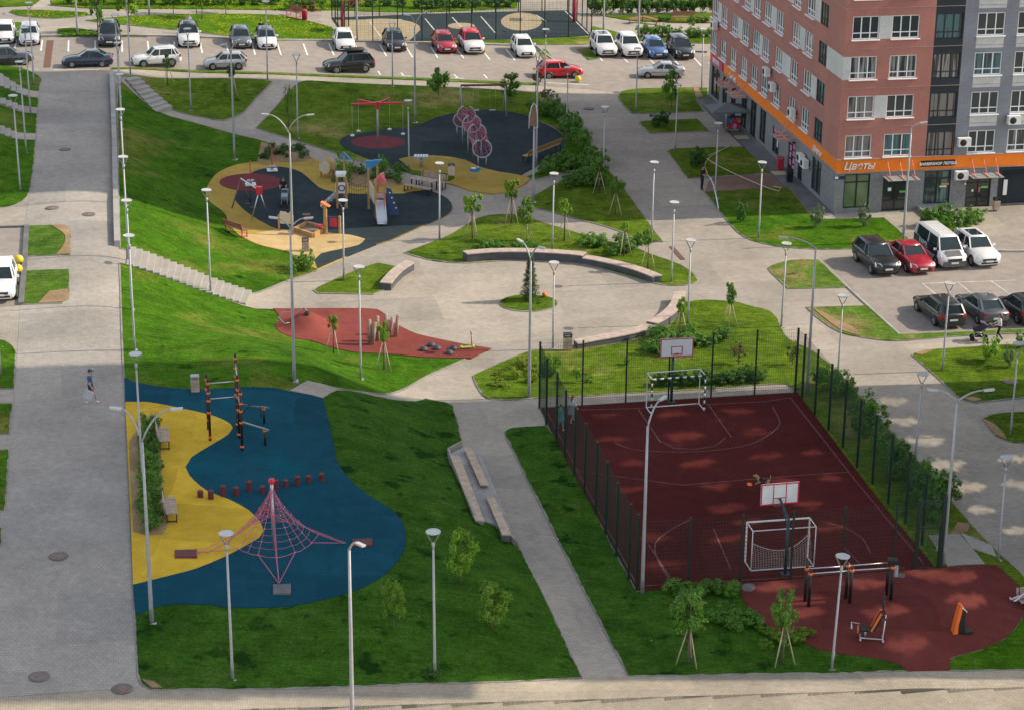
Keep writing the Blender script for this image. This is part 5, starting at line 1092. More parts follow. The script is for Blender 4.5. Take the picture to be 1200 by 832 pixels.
# ================================================================== PLAY AND FITNESS EQUIPMENT
WOOD = M("honey wood", (0.42, 0.25, 0.10), 0.7, 0, 0.2, 4)
WOODG = M("greyed wood slats", (0.36, 0.29, 0.235), 0.8, 0, 0.25, 5)
WOODR = M("reddish wood slats", (0.26, 0.11, 0.07), 0.75, 0, 0.2, 5)
ROPE = M("pink red rope", (0.52, 0.13, 0.22), 0.8, 0, 0.15)
REDC = M("bright red plastic", (0.62, 0.02, 0.04), 0.4, 0, 0.06)
ORANGEC = M("orange clamp", (0.80, 0.16, 0.02), 0.45, 0, 0.05)
BLUEC = M("sky blue panel", (0.03, 0.20, 0.42), 0.5, 0, 0.08)
NAVYC = M("navy panel", (0.012, 0.045, 0.14), 0.5, 0, 0.1)
PINKC = M("coral panel", (0.62, 0.12, 0.15), 0.5, 0, 0.06)
CREAM = M("cream panel", (0.62, 0.54, 0.40), 0.6, 0, 0.08)
WHITEC = M("white panel", (0.72, 0.72, 0.70), 0.5, 0, 0.05)
YELC = M("yellow paint", (0.70, 0.52, 0.04), 0.5, 0, 0.1)
MAROONP = M("maroon stump", (0.12, 0.022, 0.028), 0.7, 0, 0.15)
DUMMY = None
def loc(px, py): return G(px, py, 0.10)
# ---- rope pyramid
o = thing("rope_pyramid", "tall pink rope climbing pyramid with a red cap on the blue surface", "climbing net", loc(321, 646))
hp = 3.25; anc = []
for a in ((232, 651), (327, 687), (405, 639.5), (312, 603)): anc.append(loc(*a)-o.location)
m = MB(); m.tube([(0, 0, -0.1), (0, 0, hp)], 0.07, 10); m.build("mast", STEEL, o)
m = MB(); m.lathe([(0.0, hp+0.16), (0.12, hp+0.13), (0.15, hp+0.05), (0.15, hp-0.05), (0.08, hp-0.08)], 14); m.build("cap", REDC, o)
mer = []; az = [math.atan2(a.y, a.x) for a in anc]; rd = [math.hypot(a.x, a.y) for a in anc]; az[0] %= 2*math.pi
order = sorted(range(4), key=lambda i: az[i] % (2*math.pi))
def amer(i, t):                        # rope from the cap (t=0) to an anchor (t=1)
    r = rd[i]*t**1.55; return Vector((math.cos(az[i])*r, math.sin(az[i])*r, hp*(1-t)**1.25*(1-0.12*math.sin(t*math.pi))))
def bmer(a_, t):
    r = 1.75*t**1.3; return Vector((math.cos(a_)*r, math.sin(a_)*r, hp-(hp-0.55)*t**0.85))
m = MB(); TA = [i/14 for i in range(15)]
allm = []
for q, i in enumerate(order):
    j = order[(q+1) % 4]; a0 = az[i] % (2*math.pi); a1 = az[j] % (2*math.pi)
    if a1 <= a0: a1 += 2*math.pi
    allm.append(("A", i)); allm += [("B", a0+(a1-a0)*f) for f in (0.3, 0.5, 0.7)]
    for k in (-1, 1):
        sh = Vector((-math.sin(az[i]), math.cos(az[i]), 0))*0.06*k
        m.tube([amer(i, t)+sh*min(1, 8*t)*(1-t) for t in TA], 0.015, 4, caps=False)
for kd, v in allm:
    if kd == "B": m.tube([bmer(v, t) for t in TA], 0.010, 4, caps=False)
def node(k, lv):
    kd, v = allm[k % len(allm)]
    if kd == "B": return bmer(v, lv)
    lo = amer(v, 0); zt = hp-(hp-0.55)*lv**0.85; t0, t1 = 0.0, 1.0
    for _ in range(30):
        tm = (t0+t1)/2
        if amer(v, tm).z > zt: t0 = tm
        else: t1 = tm
    return amer(v, t0)
for lv in (0.12, 0.2, 0.28, 0.36, 0.45, 0.54, 0.63, 0.72, 0.81, 0.9, 1.0):
    for k in range(len(allm)):
        a, b = node(k, lv), node(k+1, lv); mid = (a+b)/2; mid.z -= 0.05*lv; m.tube([a, mid, b], 0.009 if lv < 1 else 0.015, 4, caps=False)
for q, i in enumerate(order):
    for k in (q*4-1, q*4+1): m.tube([node(k, 1.0), anc[i]+Vector((0, 0, 0.05))], 0.017, 4, caps=False)
m.build("rope_net", ROPE, o)
m = MB()
for k in range(len(allm)):
    for lv in (0.28, 0.45, 0.63, 0.81, 1.0):
        if (k+int(lv*10)) % 2: m.lathe([(0, -0.03), (0.03, 0), (0, 0.03)], 6, node(k, lv))
m.build("net_connector", M("pale connector", (0.6, 0.5, 0.5), 0.5), o)
for (x0, y0, x1, y1), mt in (((205, 647, 231, 656.5), MAROONP), ((413, 634.5, 436.5, 643), MAROONP), ((320, 687.5, 341, 699), CONC_D), ((303, 596, 317, 603), MAROONP)):
    q = [loc(x0, y1), loc(x1, y1), loc(x1, y0), loc(x0, y0)]; m = MB(); m.prism([(p.x-o.location.x, p.y-o.location.y) for p in q], q[0].z-o.location.z-0.1, max(p.z for p in q)-o.location.z+0.03); m.build("anchor_plate", mt, o)
# ---- stumps
sl_lab = ("leftmost", "second", "third", "fourth", "fifth", "sixth", "seventh, behind the pyramid cap", "eighth", "ninth", "tenth", "rightmost")
for i, (x, y, h) in enumerate(((175, 172, 28), (237, 182, 38), (310, 165, 50), (385, 162, 38), (462, 140, 52), (538, 148, 30), (617, 132, 50), (675, 110, 28), (743, 100, 40), (810, 82, 25), (887, 73, 30))):
    m = MB(); hh = h/5/23.5+0.08; m.lathe([(0.13, -0.1), (0.135, hh-0.02), (0.12, hh)], 12, smooth=False); st_ = m.build("stepping_stump", MAROONP); st_.location = loc(200+x/5, 550+y/5)
    tag(st_, "maroon stepping stump in the curved row, "+sl_lab[i]+" of eleven" if i not in (6,) else "maroon stepping stump in the curved row, directly behind the pyramid cap", "stump", "row of stepping stumps")
# ---- workout rig
o = thing("workout_rig", "black pull up rig with orange clamps and grey parallel bars on the blue surface", "exercise rig", loc(280, 512))
def L(px, py, z=0.0): return loc(px, py)-o.location+Vector((0, 0, z))
posts = [((278.7, 503), 3.85), ((280.7, 515), 3.25), ((284, 529.5), 3.15), ((244.3, 505), 2.9), ((246.5, 518), 3.2), ((309.7, 497.5), 0.85), ((311, 523.5), 0.85)]
pb_ = [L(*p) for p, h in posts]
for b, (p, h) in zip(pb_, posts):
    m = MB(); m.tube([b-Vector((0, 0, 0.1)), b+Vector((0, 0, h))], 0.062, 8); po = m.build("post", BLACKP, o); c = MB()
    for z in ([h-0.1] if h < 1 else [h-0.25, h-0.75, h-1.15, h*0.45, 0.18] if h > 2.95 else [h-0.3, h-0.8, 0.5]): c.lathe([(0.085, z-0.05), (0.095, z), (0.085, z+0.05)], 10, b)
    c.build("clamp_set", ORANGEC, po)
m = MB(); m.tube([pb_[4]+Vector((0, 0, 2.95)), pb_[1]+Vector((0, 0, 2.95))], 0.025, 6); m.tube([pb_[4]+Vector((0, 0, 2.15)), pb_[1]+Vector((0, 0, 2.15))], 0.025, 6); m.tube([pb_[0]+Vector((0, 0, 3.4)), pb_[1]+Vector((0, 0, 2.9))], 0.03, 6); m.tube([pb_[1]+Vector((0, 0, 2.2)), pb_[2]+Vector((0, 0, 2.2))], 0.03, 6)
for z in (0.5, 0.9, 1.3, 1.7, 2.1): m.tube([pb_[0]+Vector((0, 0, z)), pb_[1]+Vector((0, 0, z))], 0.022, 6)
m.build("pull_up_bar", STEEL, o)
for a, b, h0, h1 in ((pb_[1], pb_[5], 1.75, 0.85), (pb_[2], pb_[6], 1.45, 0.85)):
    m = MB(); A = a+Vector((0.1, 0, h0)); B = b+Vector((0, 0, h1)); m.bar(A, B+(B-A)*0.18, 0.17, 0.05); m.build("incline_board", STEEL, o)
m = MB(); q = pb_[2]+Vector((0, 0, 2.35)); m.tube([q, q+Vector((0.95, 0.05, -0.05)), q+Vector((0.95, 0.05, -0.7))], 0.022, 5); m.tube([q+Vector((0, 0, -0.5)), q+Vector((0.45, 0, -0.03))], 0.022, 5); m.build("dip_arm", BLACKP, o)
# ---- benches and tables
def bench(label, px, py, rz, L0=1.8, seat=WOODG, frame=BLACKP, back=True, group="park benches", height=0.45, name="park_bench"):
    o = thing(name, label, "bench", loc(px, py), rz, group)
    m = MB()
    for i in range(5): m.box((0, -0.2+0.1*i, height), (L0, 0.085, 0.04))
    m.build("seat", seat, o)
    if back:
        m = MB()
        for i in range(4): m.box((0, 0.27+0.025*i, height+0.12+0.1*i), (L0, 0.03, 0.085), rx=-0.2)
        m.build("backrest", seat, o)
    for s in (-1, 1):
        m = MB(); x = s*(L0/2-0.12)
        m.box((x, -0.21, height/2-0.05), (0.05, 0.05, height+0.1)); m.box((x, 0.21, height/2-0.05), (0.05, 0.05, height+0.1)); m.box((x, 0, height-0.05), (0.045, 0.46, 0.045)); m.box((x, 0, 0.03), (0.045, 0.46, 0.04))
        if back: m.bar((x, 0.23, height-0.03), (x, 0.36, height+0.5), 0.045)
        m.build("leg_frame", frame, o)
    return o
bench("striped wooden bench beside the hedge, upper one on the yellow surface", 192.5, 521, math.pi/2+UA)
bench("striped wooden bench beside the lower end of the hedge", 201, 605, math.pi/2+UA)
bench("pale slatted bench at the right edge, a woman in white lying on it", 1216, 714, RAD(14), 1.9)
bench("reddish bench with red legs at the lower left of the ochre playground", 277, 276, math.pi-0.75, 1.9, WOODR, REDP)
bench("long wooden bench backed by shrubs at the slate playground's edge", 635, 184, math.pi+0.98, 4.6, M("golden bench slats", (0.36, 0.22, 0.09), 0.75, 0, 0.2))
bench("rust red bench in front of the far green shrubs", 358, 13.5, 0.0, 1.9, WOODR, REDP)
bench("rust red bench turned towards the far path beside a red bin", 344, 20.5, -0.9, 1.8, WOODR, REDP)
bench("rust red bench below the long hedge at the back right", 801, 27, 0.0, 2.0, WOODR, REDP)
o = bench("backless bench on the near side of the picnic table", 489.5, 228, -0.55, 2.2, WOODG, BLACKP, False, "picnic seats")
o = bench("bench with backrest on the far side of the picnic table", 506.5, 220.5, -0.55, 2.2, M("pinkish slats", (0.42, 0.29, 0.22), 0.8, 0, 0.2), BLACKP, True, "picnic seats")
o = thing("picnic_table", "grey wooden picnic table between two benches on the slate rubber", "table", loc(497, 224), -0.55)
m = MB()
for i in range(7): m.box((0, -0.36+0.12*i, 0.74), (2.0, 0.105, 0.05))
m.build("tabletop", WOODG, o)
for x in (-0.85, 0.85):
    for y in (-0.3, 0.3): m = MB(); m.box((x, y, 0.36), (0.07, 0.07, 0.72)); m.build("leg", BLACKP, o)
# angled wooden bench at the back right
o = thing("angled_bench", "low wooden bench bent in two wings below the far hedge", "bench", G(753, 27.5))
for s in (-1, 1):
    m = MB(); m.bar((0.05*s, 0.35, 0.55), (1.25*s, -0.5, 0.42), 0.5, 0.08); m.build("seat", WOODR, o); m = MB(); m.bar((1.25*s, -0.5, -0.1), (1.25*s, -0.5, 0.4), 0.4, 0.08); m.build("leg", WOODR, o)
m = MB(); m.bar((0, 0.35, -0.1), (0, 0.35, 0.5), 0.1); m.build("leg", WOODR, o)
# ---- litter bins
def bin_(label, px, py, body, top, w_=0.42, h=0.85, rnd_=False):
    o = thing("litter_bin", label, "bin", loc(px, py), UA, None)
    m = MB()
    if rnd_: m.lathe([(w_/2*0.85, 0), (w_/2, h*0.8), (w_/2, h*0.85)], 14)
    else:
        m.box((0, 0, h*0.38), (w_, w_*0.85, h*0.76))
        for i in range(5): m.box((-w_/2+w_*(i+0.5)/5, -w_*0.43, h*0.38), (w_/5-0.02, 0.02, h*0.72))
    m.build("body", body, o)
    m = MB()
    if rnd_: m.lathe([(w_/2*1.05, h*0.85), (w_/2*1.05, h*0.92), (w_/2*0.7, h)], 14)
    else: m.box((0, 0, h*0.97), (w_*1.04, w_*0.9, 0.05)); m.box((-w_*0.45, 0, h*0.85), (0.04, w_*0.8, h*0.2)); m.box((w_*0.45, 0, h*0.85), (0.04, w_*0.8, h*0.2))
    m.build("hood", top, o)
bin_("wooden litter bin with a grey hood at the top edge of the blue surface", 229, 460, WOODP, GALV)
bin_("pale and black bin on the ochre tongue of the slate playground", 529, 207, CREAM, BLACKP)
bin_("dark bin beside the green shrub near the sand coloured rubber", 358, 296, WOODG, BLACKP)
bin_("wooden bin at the end of the plaza's near right bench", 665, 411, WOODP, BLACKP, 0.46, 0.95)
bin_("brown bin beside the barbershop doorway", 1167, 247.5, WOODP, BLACKP)
bin_("round rust red bin near the far benches", 357, 24.5, REDP, REDP, 0.55, 0.9, True)
bin_("dark bin standing against the pink dotted shop door", 925, 214, BLACKP, BLACKP, 0.4, 0.9)
bin_("red box standing against the side wall of the tower", 914, 200, REDP, REDP, 0.45, 0.9)
# ---- ochre playground
o = thing("swing_frame", "swing frame with a brown and a grey pair of legs and a red joint", "swing", loc(293, 246))
def L(px, py, z=0.0): return loc(px, py)-o.location+Vector((0, 0, z))
ap1 = (L(295, 259)+L(314.7, 256.5))/2+Vector((0, 0, 1.95)); ap2 = (L(272, 246)+L(294.5, 241))/2+Vector((0, 0, 1.95))
for f, mt in ((L(295, 259), STEEL), (L(314.7, 256.5), STEEL)): m = MB(); m.tube([f, ap1], 0.045, 6); m.build("leg", mt, o)
for f in (L(272, 246), L(294.5, 241)): m = MB(); m.tube([f, ap2], 0.05, 6); m.build("leg", M("brown steel", (0.16, 0.10, 0.07), 0.6), o)
m = MB(); m.tube([ap1, ap2], 0.045, 6); m.build("top_bar", WHITEC, o)
m = MB(); m.box(ap1, (0.4, 0.3, 0.5)); m.build("joint", REDC, o)
for f in (0.35, 0.65):
    c = ap1.lerp(ap2, f); m = MB(); m.tube([c+Vector((0.2, 0, 0)), c+Vector((0.2, 0, -1.5))], 0.008, 4); m.tube([c-Vector((0.2, 0, 0)), c+Vector((-0.2, 0, -1.5))], 0.008, 4); m.box(c+Vector((0, 0, -1.5)), (0.45, 0.18, 0.04)); m.build("swing_seat", BLACKP, o)
for (px, py), lab in (((293.7, 218.5), "red pole spinner on the maroon oval"), ((319, 201.5), "red pole spinner at the far edge of the ochre playground")):
    o = thing("spinner_pole", lab, "play pole", loc(px, py), UA, "red pole spinners"); m = MB(); m.tube([(0, 0, 0), (0, 0, 1.5)], 0.035, 6); m.tube([(0, 0, 1.5), (0.03, 0, 1.75)], 0.03, 6); m.build("pole", REDC, o); m = MB(); m.box((0, 0, 0.03), (0.75, 0.75, 0.05)); m.build("base_plate", WHITEC, o); m = MB(); m.lathe([(0.26, 0.28), (0.28, 0.31), (0.26, 0.34)], 12); m.tube([(0, 0, 0.06), (0, 0, 0.3)], 0.09, 8); m.build("foot_disc", GALV, o)
o = thing("play_hut", "little cream and yellow play hut at the edge of the planting bed", "play hut", loc(383.5, 209), -0.5)
hexp = [(math.cos(a)*0.5, math.sin(a)*0.5) for a in [math.pi/6+k*math.pi/3 for k in range(6)]]
m = MB(); m.extrude([(x, -0.35, 0.75+z) for x, z in hexp], (0, 0.05, 0)); m.build("front_panel", CREAM, o); m = MB(); m.extrude([(x, 0.3, 0.8+z*1.2) for x, z in hexp], (0, 0.05, 0)); m.build("back_panel", M("pale yellow panel", (0.62, 0.45, 0.2), 0.6), o)
m = MB(); m.box((0, 0, 0.45), (0.8, 0.6, 0.05)); [m.box((x, y, 0.2), (0.06, 0.06, 0.45)) for x in (-0.35, 0.35) for y in (-0.25, 0.25)]; m.build("stool", WOODR, o)
o = thing("sandbox", "square wooden sandbox with a red stool, half in sun", "sandbox", loc(364, 274))
q = [loc(*p)-o.location for p in ((345.5, 273.5), (359.5, 266.5), (382, 272), (367.5, 280.5))]
m = MB()
for a, b in zip(q, q[1:]+q[:1]): m.bar(a+Vector((0, 0, 0.15)), b+Vector((0, 0, 0.15)), 0.18, 0.3)
m.build("rim", WOOD, o); m = MB(); m.add([p+Vector((0, 0, 0.1)) for p in q], [(0, 1, 2, 3)]); m.build("sand", M("damp sand", (0.17, 0.13, 0.10), 0.95, 0, 0.2), o)
m = MB(); m.lathe([(0.05, 0), (0.05, 0.45), (0.28, 0.46), (0.28, 0.52)], 12, (q[2]+q[3])/2+Vector((0.0, 0.25, 0))); m.build("stool", REDC, o); m = MB(); m.box(q[1]+Vector((0, 0, 0.35)), (0.16, 0.16, 0.8)); m.box(q[1]+Vector((0, 0, 0.78)), (0.5, 0.3, 0.05)); m.build("corner_post", WOODR, o)
o = thing("play_wall", "tall post and short post carrying a navy and red play panel", "play panel", loc(390, 275), -0.25)
m = MB(); m.box((-0.5, 0, 0.9), (0.2, 0.2, 2.0)); m.build("post", WOOD, o); m = MB(); m.box((0.5, 0, 0.55), (0.14, 0.14, 1.3)); m.build("post", WOOD, o); m = MB(); m.extrude([(-0.75, -0.2, 1.95), (-0.15, -0.2, 1.8), (-0.75, -0.2, 2.1)], (0, 0.4, 0)); m.build("cap", ORANGEC, o)
m = MB(); m.box((0.05, 0, 0.75), (0.75, 0.06, 0.75)); m.build("panel", NAVYC, o); m = MB(); m.box((0.08, -0.04, 0.75), (0.5, 0.04, 0.6)); m.box((0.08, 0.04, 0.75), (0.5, 0.04, 0.6)); m.build("window_frame", REDP, o)
o = thing("play_board", "pale animal shaped panel on two posts beside the sandbox", "play panel", loc(336, 271.5), 0.1)
m = MB(); m.extrude([(x, -0.03, z) for x, z in ((-0.42, 0.45), (0.42, 0.4), (0.48, 0.95), (0.3, 1.3), (0.12, 1.12), (-0.05, 1.25), (-0.4, 1.3), (-0.5, 0.9))], (0, 0.06, 0)); m.build("panel", CREAM, o); m = MB(); m.box((-0.5, 0, 0.5), (0.13, 0.13, 1.15)); m.build("post", WOOD, o); m = MB(); m.box((0.42, 0, 0.35), (0.13, 0.13, 0.8)); m.build("post", WOOD, o)
# slide tower
o = thing("slide_tower", "wooden play tower with blue and coral roofs, a steel slide and a rope bridge", "play tower", loc(428, 246), 0.05)
def px2l(px, py, z=0): v = loc(px, py)-o.location; return Vector((v.x, v.y, z))
tw = {}
def post(px, py, h, mt=WOOD, r=0.075): b = px2l(px, py); m = MB(); m.box(b+Vector((0, 0, h/2)), (2*r, 2*r, h)); m.build("post", mt, o); return b
A1, A2, A3, A4 = post(395.6, 246, 2.2), post(406.3, 246, 2.2), post(396.5, 238, 1.5), post(406, 232, 3.0)
B1, B2, B3, B4 = post(438.5, 258, 2.75), post(449, 256.5, 2.5), post(432, 247, 2.9), post(443, 244, 3.2)
m = MB(); c = (A1+A2)/2; m.box(c+Vector((0, -0.02, 1.45)), (0.85, 0.07, 0.75)); m.build("panel", WHITEC, o); m = MB(); m.tube([c+Vector((0.2*math.cos(a), -0.08, 1.45+0.2*math.sin(a))) for a in [2*math.pi*k/14 for k in range(14)]], 0.035, 5, closed=True); m.build("porthole", BLACKP, o)
m = MB(); c = (A1+A2+A3+A4)/4; m.box(c+Vector((0, 0, 0.95)), (0.9, 1.0, 0.08)); m.build("deck", WOODG, o)
m = MB(); m.extrude([c+Vector((-0.3, -0.4, 2.05)), c+Vector((0.3, -0.4, 2.05)), c+Vector((0.36, -0.4, 2.25)), c+Vector((-0.36, -0.4, 2.25))], (0, 0.8, 0)); m.build("roof", WHITEC, o)
m = MB(); m.extrude([A4+Vector((-0.3, 0, 2.75)), A4+Vector((0.45, 0, 2.72)), A4+Vector((0, 0, 3.25))], (0, 0.3, 0)); m.build("roof", BLUEC, o)
m = MB(); d = Vector((-0.95, 0.1, 0))
for k in range(4): m.box(A1+Vector((-0.2-0.27*k, 0.35, 0.72-0.2*k)), (0.3, 0.7, 0.05))
m.bar(A1+Vector((-0.1, 0.0, 0.95)), A1+Vector((-1.1, 0, 0.05)), 0.06, 0.16); m.bar(A1+Vector((-0.1, 0.7, 0.95)), A1+Vector((-1.1, 0.7, 0.05)), 0.06, 0.16); m.build("stair", STEEL, o)
m = MB(); P0, P1 = A2+Vector((0.05, 0.2, 0)), B3+Vector((-0.05, 0, 0))
for z0, r in ((2.0, 0.012), (1.6, 0.012), (1.2, 0.012), (0.8, 0.014), (0.5, 0.014)):
    m.tube([P0.lerp(P1, t)+Vector((0, 0, z0-0.35*math.sin(t*math.pi))) for t in [i/8 for i in range(9)]], r, 4, caps=False)
for i in range(1, 9): t = i/9; m.tube([P0.lerp(P1, t)+Vector((0, 0, 2.0-0.35*math.sin(t*math.pi))), P0.lerp(P1, t)+Vector((0, 0, 0.5-0.35*math.sin(t*math.pi)))], 0.011, 4, caps=False)
m.build("rope_bridge", M("dark green rope", (0.03, 0.05, 0.04), 0.9), o)
m = MB(); c = (B1+B2+B3+B4)/4; m.box(c+Vector((0, 0, 1.15)), (0.95, 1.0, 0.08)); m.build("deck", WOODG, o)
m = MB(); m.extrude([B3+Vector((-0.15, 0, 2.5)), B3+Vector((-0.15, 0, 3.35)), B4+Vector((0.35, 0, 3.3))], (0, 0.25, 0)); m.build("roof", BLUEC, o)
m = MB(); m.extrude([B1+Vector((-0.05, 0, 2.55)), B2+Vector((0.15, 0, 2.35)), B2+Vector((-0.05, 0, 3.05)), B1+Vector((0.3, 0, 3.0))], (0, 0.35, 0)); m.build("roof", PINKC, o)
m = MB(); a = (B1+B2)/2; top = a+Vector((0, 0.1, 1.2)); bot = a+Vector((0.12, -1.55, 0.22)); end = a+Vector((0.14, -2.0, 0.18)); X = Vector((0.3, 0, 0))
for p, q in ((top, bot), (bot, end)): m.add([p-X, p+X, q+X, q-X, p-X+Vector((0, 0, -0.04)), p+X+Vector((0, 0, -0.04)), q+X+Vector((0, 0, -0.04)), q-X+Vector((0, 0, -0.04))], [(0, 1, 2, 3), (7, 6, 5, 4), (0, 4, 5, 1), (2, 6, 7, 3)])
for s in (-1, 1): m.bar(top+X*s*1.05+Vector((0, 0, 0.1)), bot+X*s*1.05+Vector((0, 0, 0.1)), 0.05, 0.2); m.bar(bot+X*s*1.05+Vector((0, 0, 0.09)), end+X*s*1.05+Vector((0, 0, 0.09)), 0.05, 0.18)
m.build("slide", M("polished steel", (0.62, 0.66, 0.70), 0.25, 0.6, 0.05), o)
m = MB(); m.box((B1+B2)/2+Vector((0, 0.02, 2.3)), (0.75, 0.05, 0.06)); m.box((B1+B2)/2+Vector((0, 0.02, 1.75)), (0.75, 0.05, 0.06)); m.box(B2+Vector((0.02, -0.6, 0.85)), (0.06, 0.06, 1.6)); m.build("guard_rail", PINKC, o)
m = MB(); m.extrude([B3+Vector((0.05, -0.3, 1.0)), B3+Vector((0.05, -0.3, 2.1)), B1+Vector((-0.1, 0.2, 2.0)), B1+Vector((-0.1, 0.2, 0.9))], (0.05, 0, 0)); m.build("side_panel", CREAM, o)
m = MB(); m.extrude([B2+Vector((0.1, 0.5, 1.9)), B2+Vector((0.45, 0.5, 1.8)), B2+Vector((1.0, 0.1, 0.1)), B2+Vector((0.3, 0.1, 0.1))], (0, 0.07, 0)); m.build("climbing_wall", NAVYC, o)
m = MB(); [m.lathe([(0.07, 0), (0.05, 0.05), (0, 0.06)], 6, B2+Vector((0.35+0.14*k, 0.44-0.07*k, 1.55-0.33*k)), axis=(0, -1, 0.1)) for k in range(4)]; m.build("climbing_hold", WHITEC, o)
# ---- slate playground
o = thing("cross_carousel", "red four armed cross swing on a grey pole over the maroon oval", "carousel", loc(443, 168.8), 0.2)
m = MB(); m.tube([(0, 0, 0), (0, 0, 2.9)], 0.085, 8); m.build("pole", GALV, o)
m = MB(); m.box((0, 0, 2.85), (0.22, 0.22, 0.55)); m.build("hub", REDC, o)
for k in range(4):
    a = [0.03, 0.95, math.pi-0.12, math.pi-0.85][k]; d = Vector((math.cos(a), math.sin(a), 0)); m = MB(); m.bar(d*0.1+Vector((0, 0, 2.98)), d*1.95+Vector((0, 0, 2.93)), 0.13, 0.12); ao = m.build("arm", REDC, o)
    q = MB(); e = d*1.9; q.tube([e+Vector((0, 0, 2.9)), e+Vector((0, 0, 0.6))], 0.008, 4); q.lathe([(0.14, 0.5), (0.17, 0.55), (0.14, 0.6)], 10, e); q.build("swing_seat", WHITEC, ao)
o = thing("net_tunnel", "winding pink net tunnel strung through five white rings", "climbing net", loc(553, 178))
RG = [((540, 160), 1.15, 0.55), ((546.5, 170.5), 2.25, 0.66), ((553, 182), 2.25, 0.66), ((559, 187), 1.9, 0.66), ((565, 195), 1.2, 0.68)]
rc_ = []
for (b, h, r) in RG:
    v = loc(*b)-o.location; rc_.append((v, h, r))
for i, (v, h, r) in enumerate(rc_):
    dirv = (rc_[min(i+1, 4)][0]-rc_[max(i-1, 0)][0]); dirv.z = 0; dirv.normalize(); X = Vector((1, 0, 0))
    m = MB(); m.tube([v+X*r*math.cos(a)+Vector((0, 0, h+r*math.sin(a))) for a in [2*math.pi*k/20+math.pi/2+0.3 for k in range(19)]], 0.06, 6); m.tube([v+X*0.28+Vector((0, 0, -0.05)), v+X*0.3+Vector((0, 0, h-r+0.05))], 0.05, 6); m.tube([v-X*0.28+Vector((0, 0, -0.05)), v-X*0.3+Vector((0, 0, h-r+0.05))], 0.05, 6); m.build("ring", GALV, o)
m = MB()
for i in range(4):
    (v0, h0, r0), (v1, h1, r1) = rc_[i], rc_[i+1]
    def rp(t, a): v = v0.lerp(v1, t); h = h0+(h1-h0)*t; r = (r0+(r1-r0)*t)*0.93; return v+Vector((r*math.cos(a), 0, h+r*math.sin(a)))
    for k in range(11): a = 2*math.pi*k/11; m.tube([rp(0, a), rp(1, a+0.35)], 0.012, 3, caps=False); m.tube([rp(0, a), rp(1, a-0.35)], 0.012, 3, caps=False)
    for j in range(1, 5): m.tube([rp(j/5, 2*math.pi*k/14) for k in range(14)], 0.013, 3, closed=True)
m.build("net", ROPE, o)
o = thing("swing_frame", "wide grey swing frame with a dark red beam at the back of the slate playground", "swing", loc(566, 137))
def L(px, py, z=0.0): return loc(px, py)-o.location+Vector((0, 0, z))
tl, tr = (L(538.5, 136)+L(541.5, 140))/2+Vector((0, 0, 2.45)), (L(590, 135)+L(593, 139.5))/2+Vector((0, 0, 2.45))
for f, t in ((L(538, 136), tl), (L(541.5, 140), tl), (L(590, 135), tr), (L(593.5, 139.5), tr)): m = MB(); m.tube([f, t], 0.055, 6); m.build("leg", GALV, o)
m = MB(); m.bar(tl, tr, 0.14, 0.14); m.build("beam", M("dark red beam", (0.2, 0.03, 0.03), 0.6), o)
for t in (0.34, 0.72):
    c = tl.lerp(tr, t); m = MB(); m.tube([c-Vector((0.22, 0, 0)), c+Vector((-0.22, 0, -2.0))], 0.009, 4); m.tube([c+Vector((0.22, 0, 0)), c+Vector((0.22, 0, -2.0))], 0.009, 4); m.box(c+Vector((0, 0, -2.0)), (0.5, 0.2, 0.05)); m.build("swing_seat", GALV, o)
o = thing("game_table", "small table game stand with a pale blue board at the tip of the ochre rubber", "play table", loc(493.5, 197)); m = MB(); m.tube([(0, 0, 0), (0, 0, 0.7)], 0.12, 8); m.build("pedestal", GALV, o); m = MB(); m.box((0, 0, 0.75), (1.05, 0.7, 0.08)); m.build("board", M("pale blue board", (0.25, 0.38, 0.5), 0.5), o); m = MB(); [m.box((x, 0, 0.81), (0.12, 0.6, 0.03)) for x in (-0.4, -0.2, 0, 0.2, 0.4)]; m.build("counters", WHITEC, o)
o = thing("spring_rider", "small spring rider with a blue body at the bottom of the ochre tongue", "spring toy", loc(556.5, 210)); m = MB(); m.tube([(0.09*math.cos(t), 0.09*math.sin(t), t*0.018) for t in [k*0.7 for k in range(30)]], 0.018, 4); m.build("spring", GALV, o); m = MB(); m.extrude([(x, -0.06, z) for x, z in ((-0.35, 0.42), (0.3, 0.42), (0.42, 0.75), (0.2, 0.7), (0, 0.6), (-0.25, 0.7), (-0.4, 0.62))], (0, 0.12, 0)); m.build("body", BLUEC, o); m = MB(); m.tube([(0.22, -0.22, 0.78), (0.22, 0.22, 0.78)], 0.02, 5); m.box((-0.1, 0, 0.68), (0.3, 0.26, 0.04)); m.build("seat", WHITEC, o)
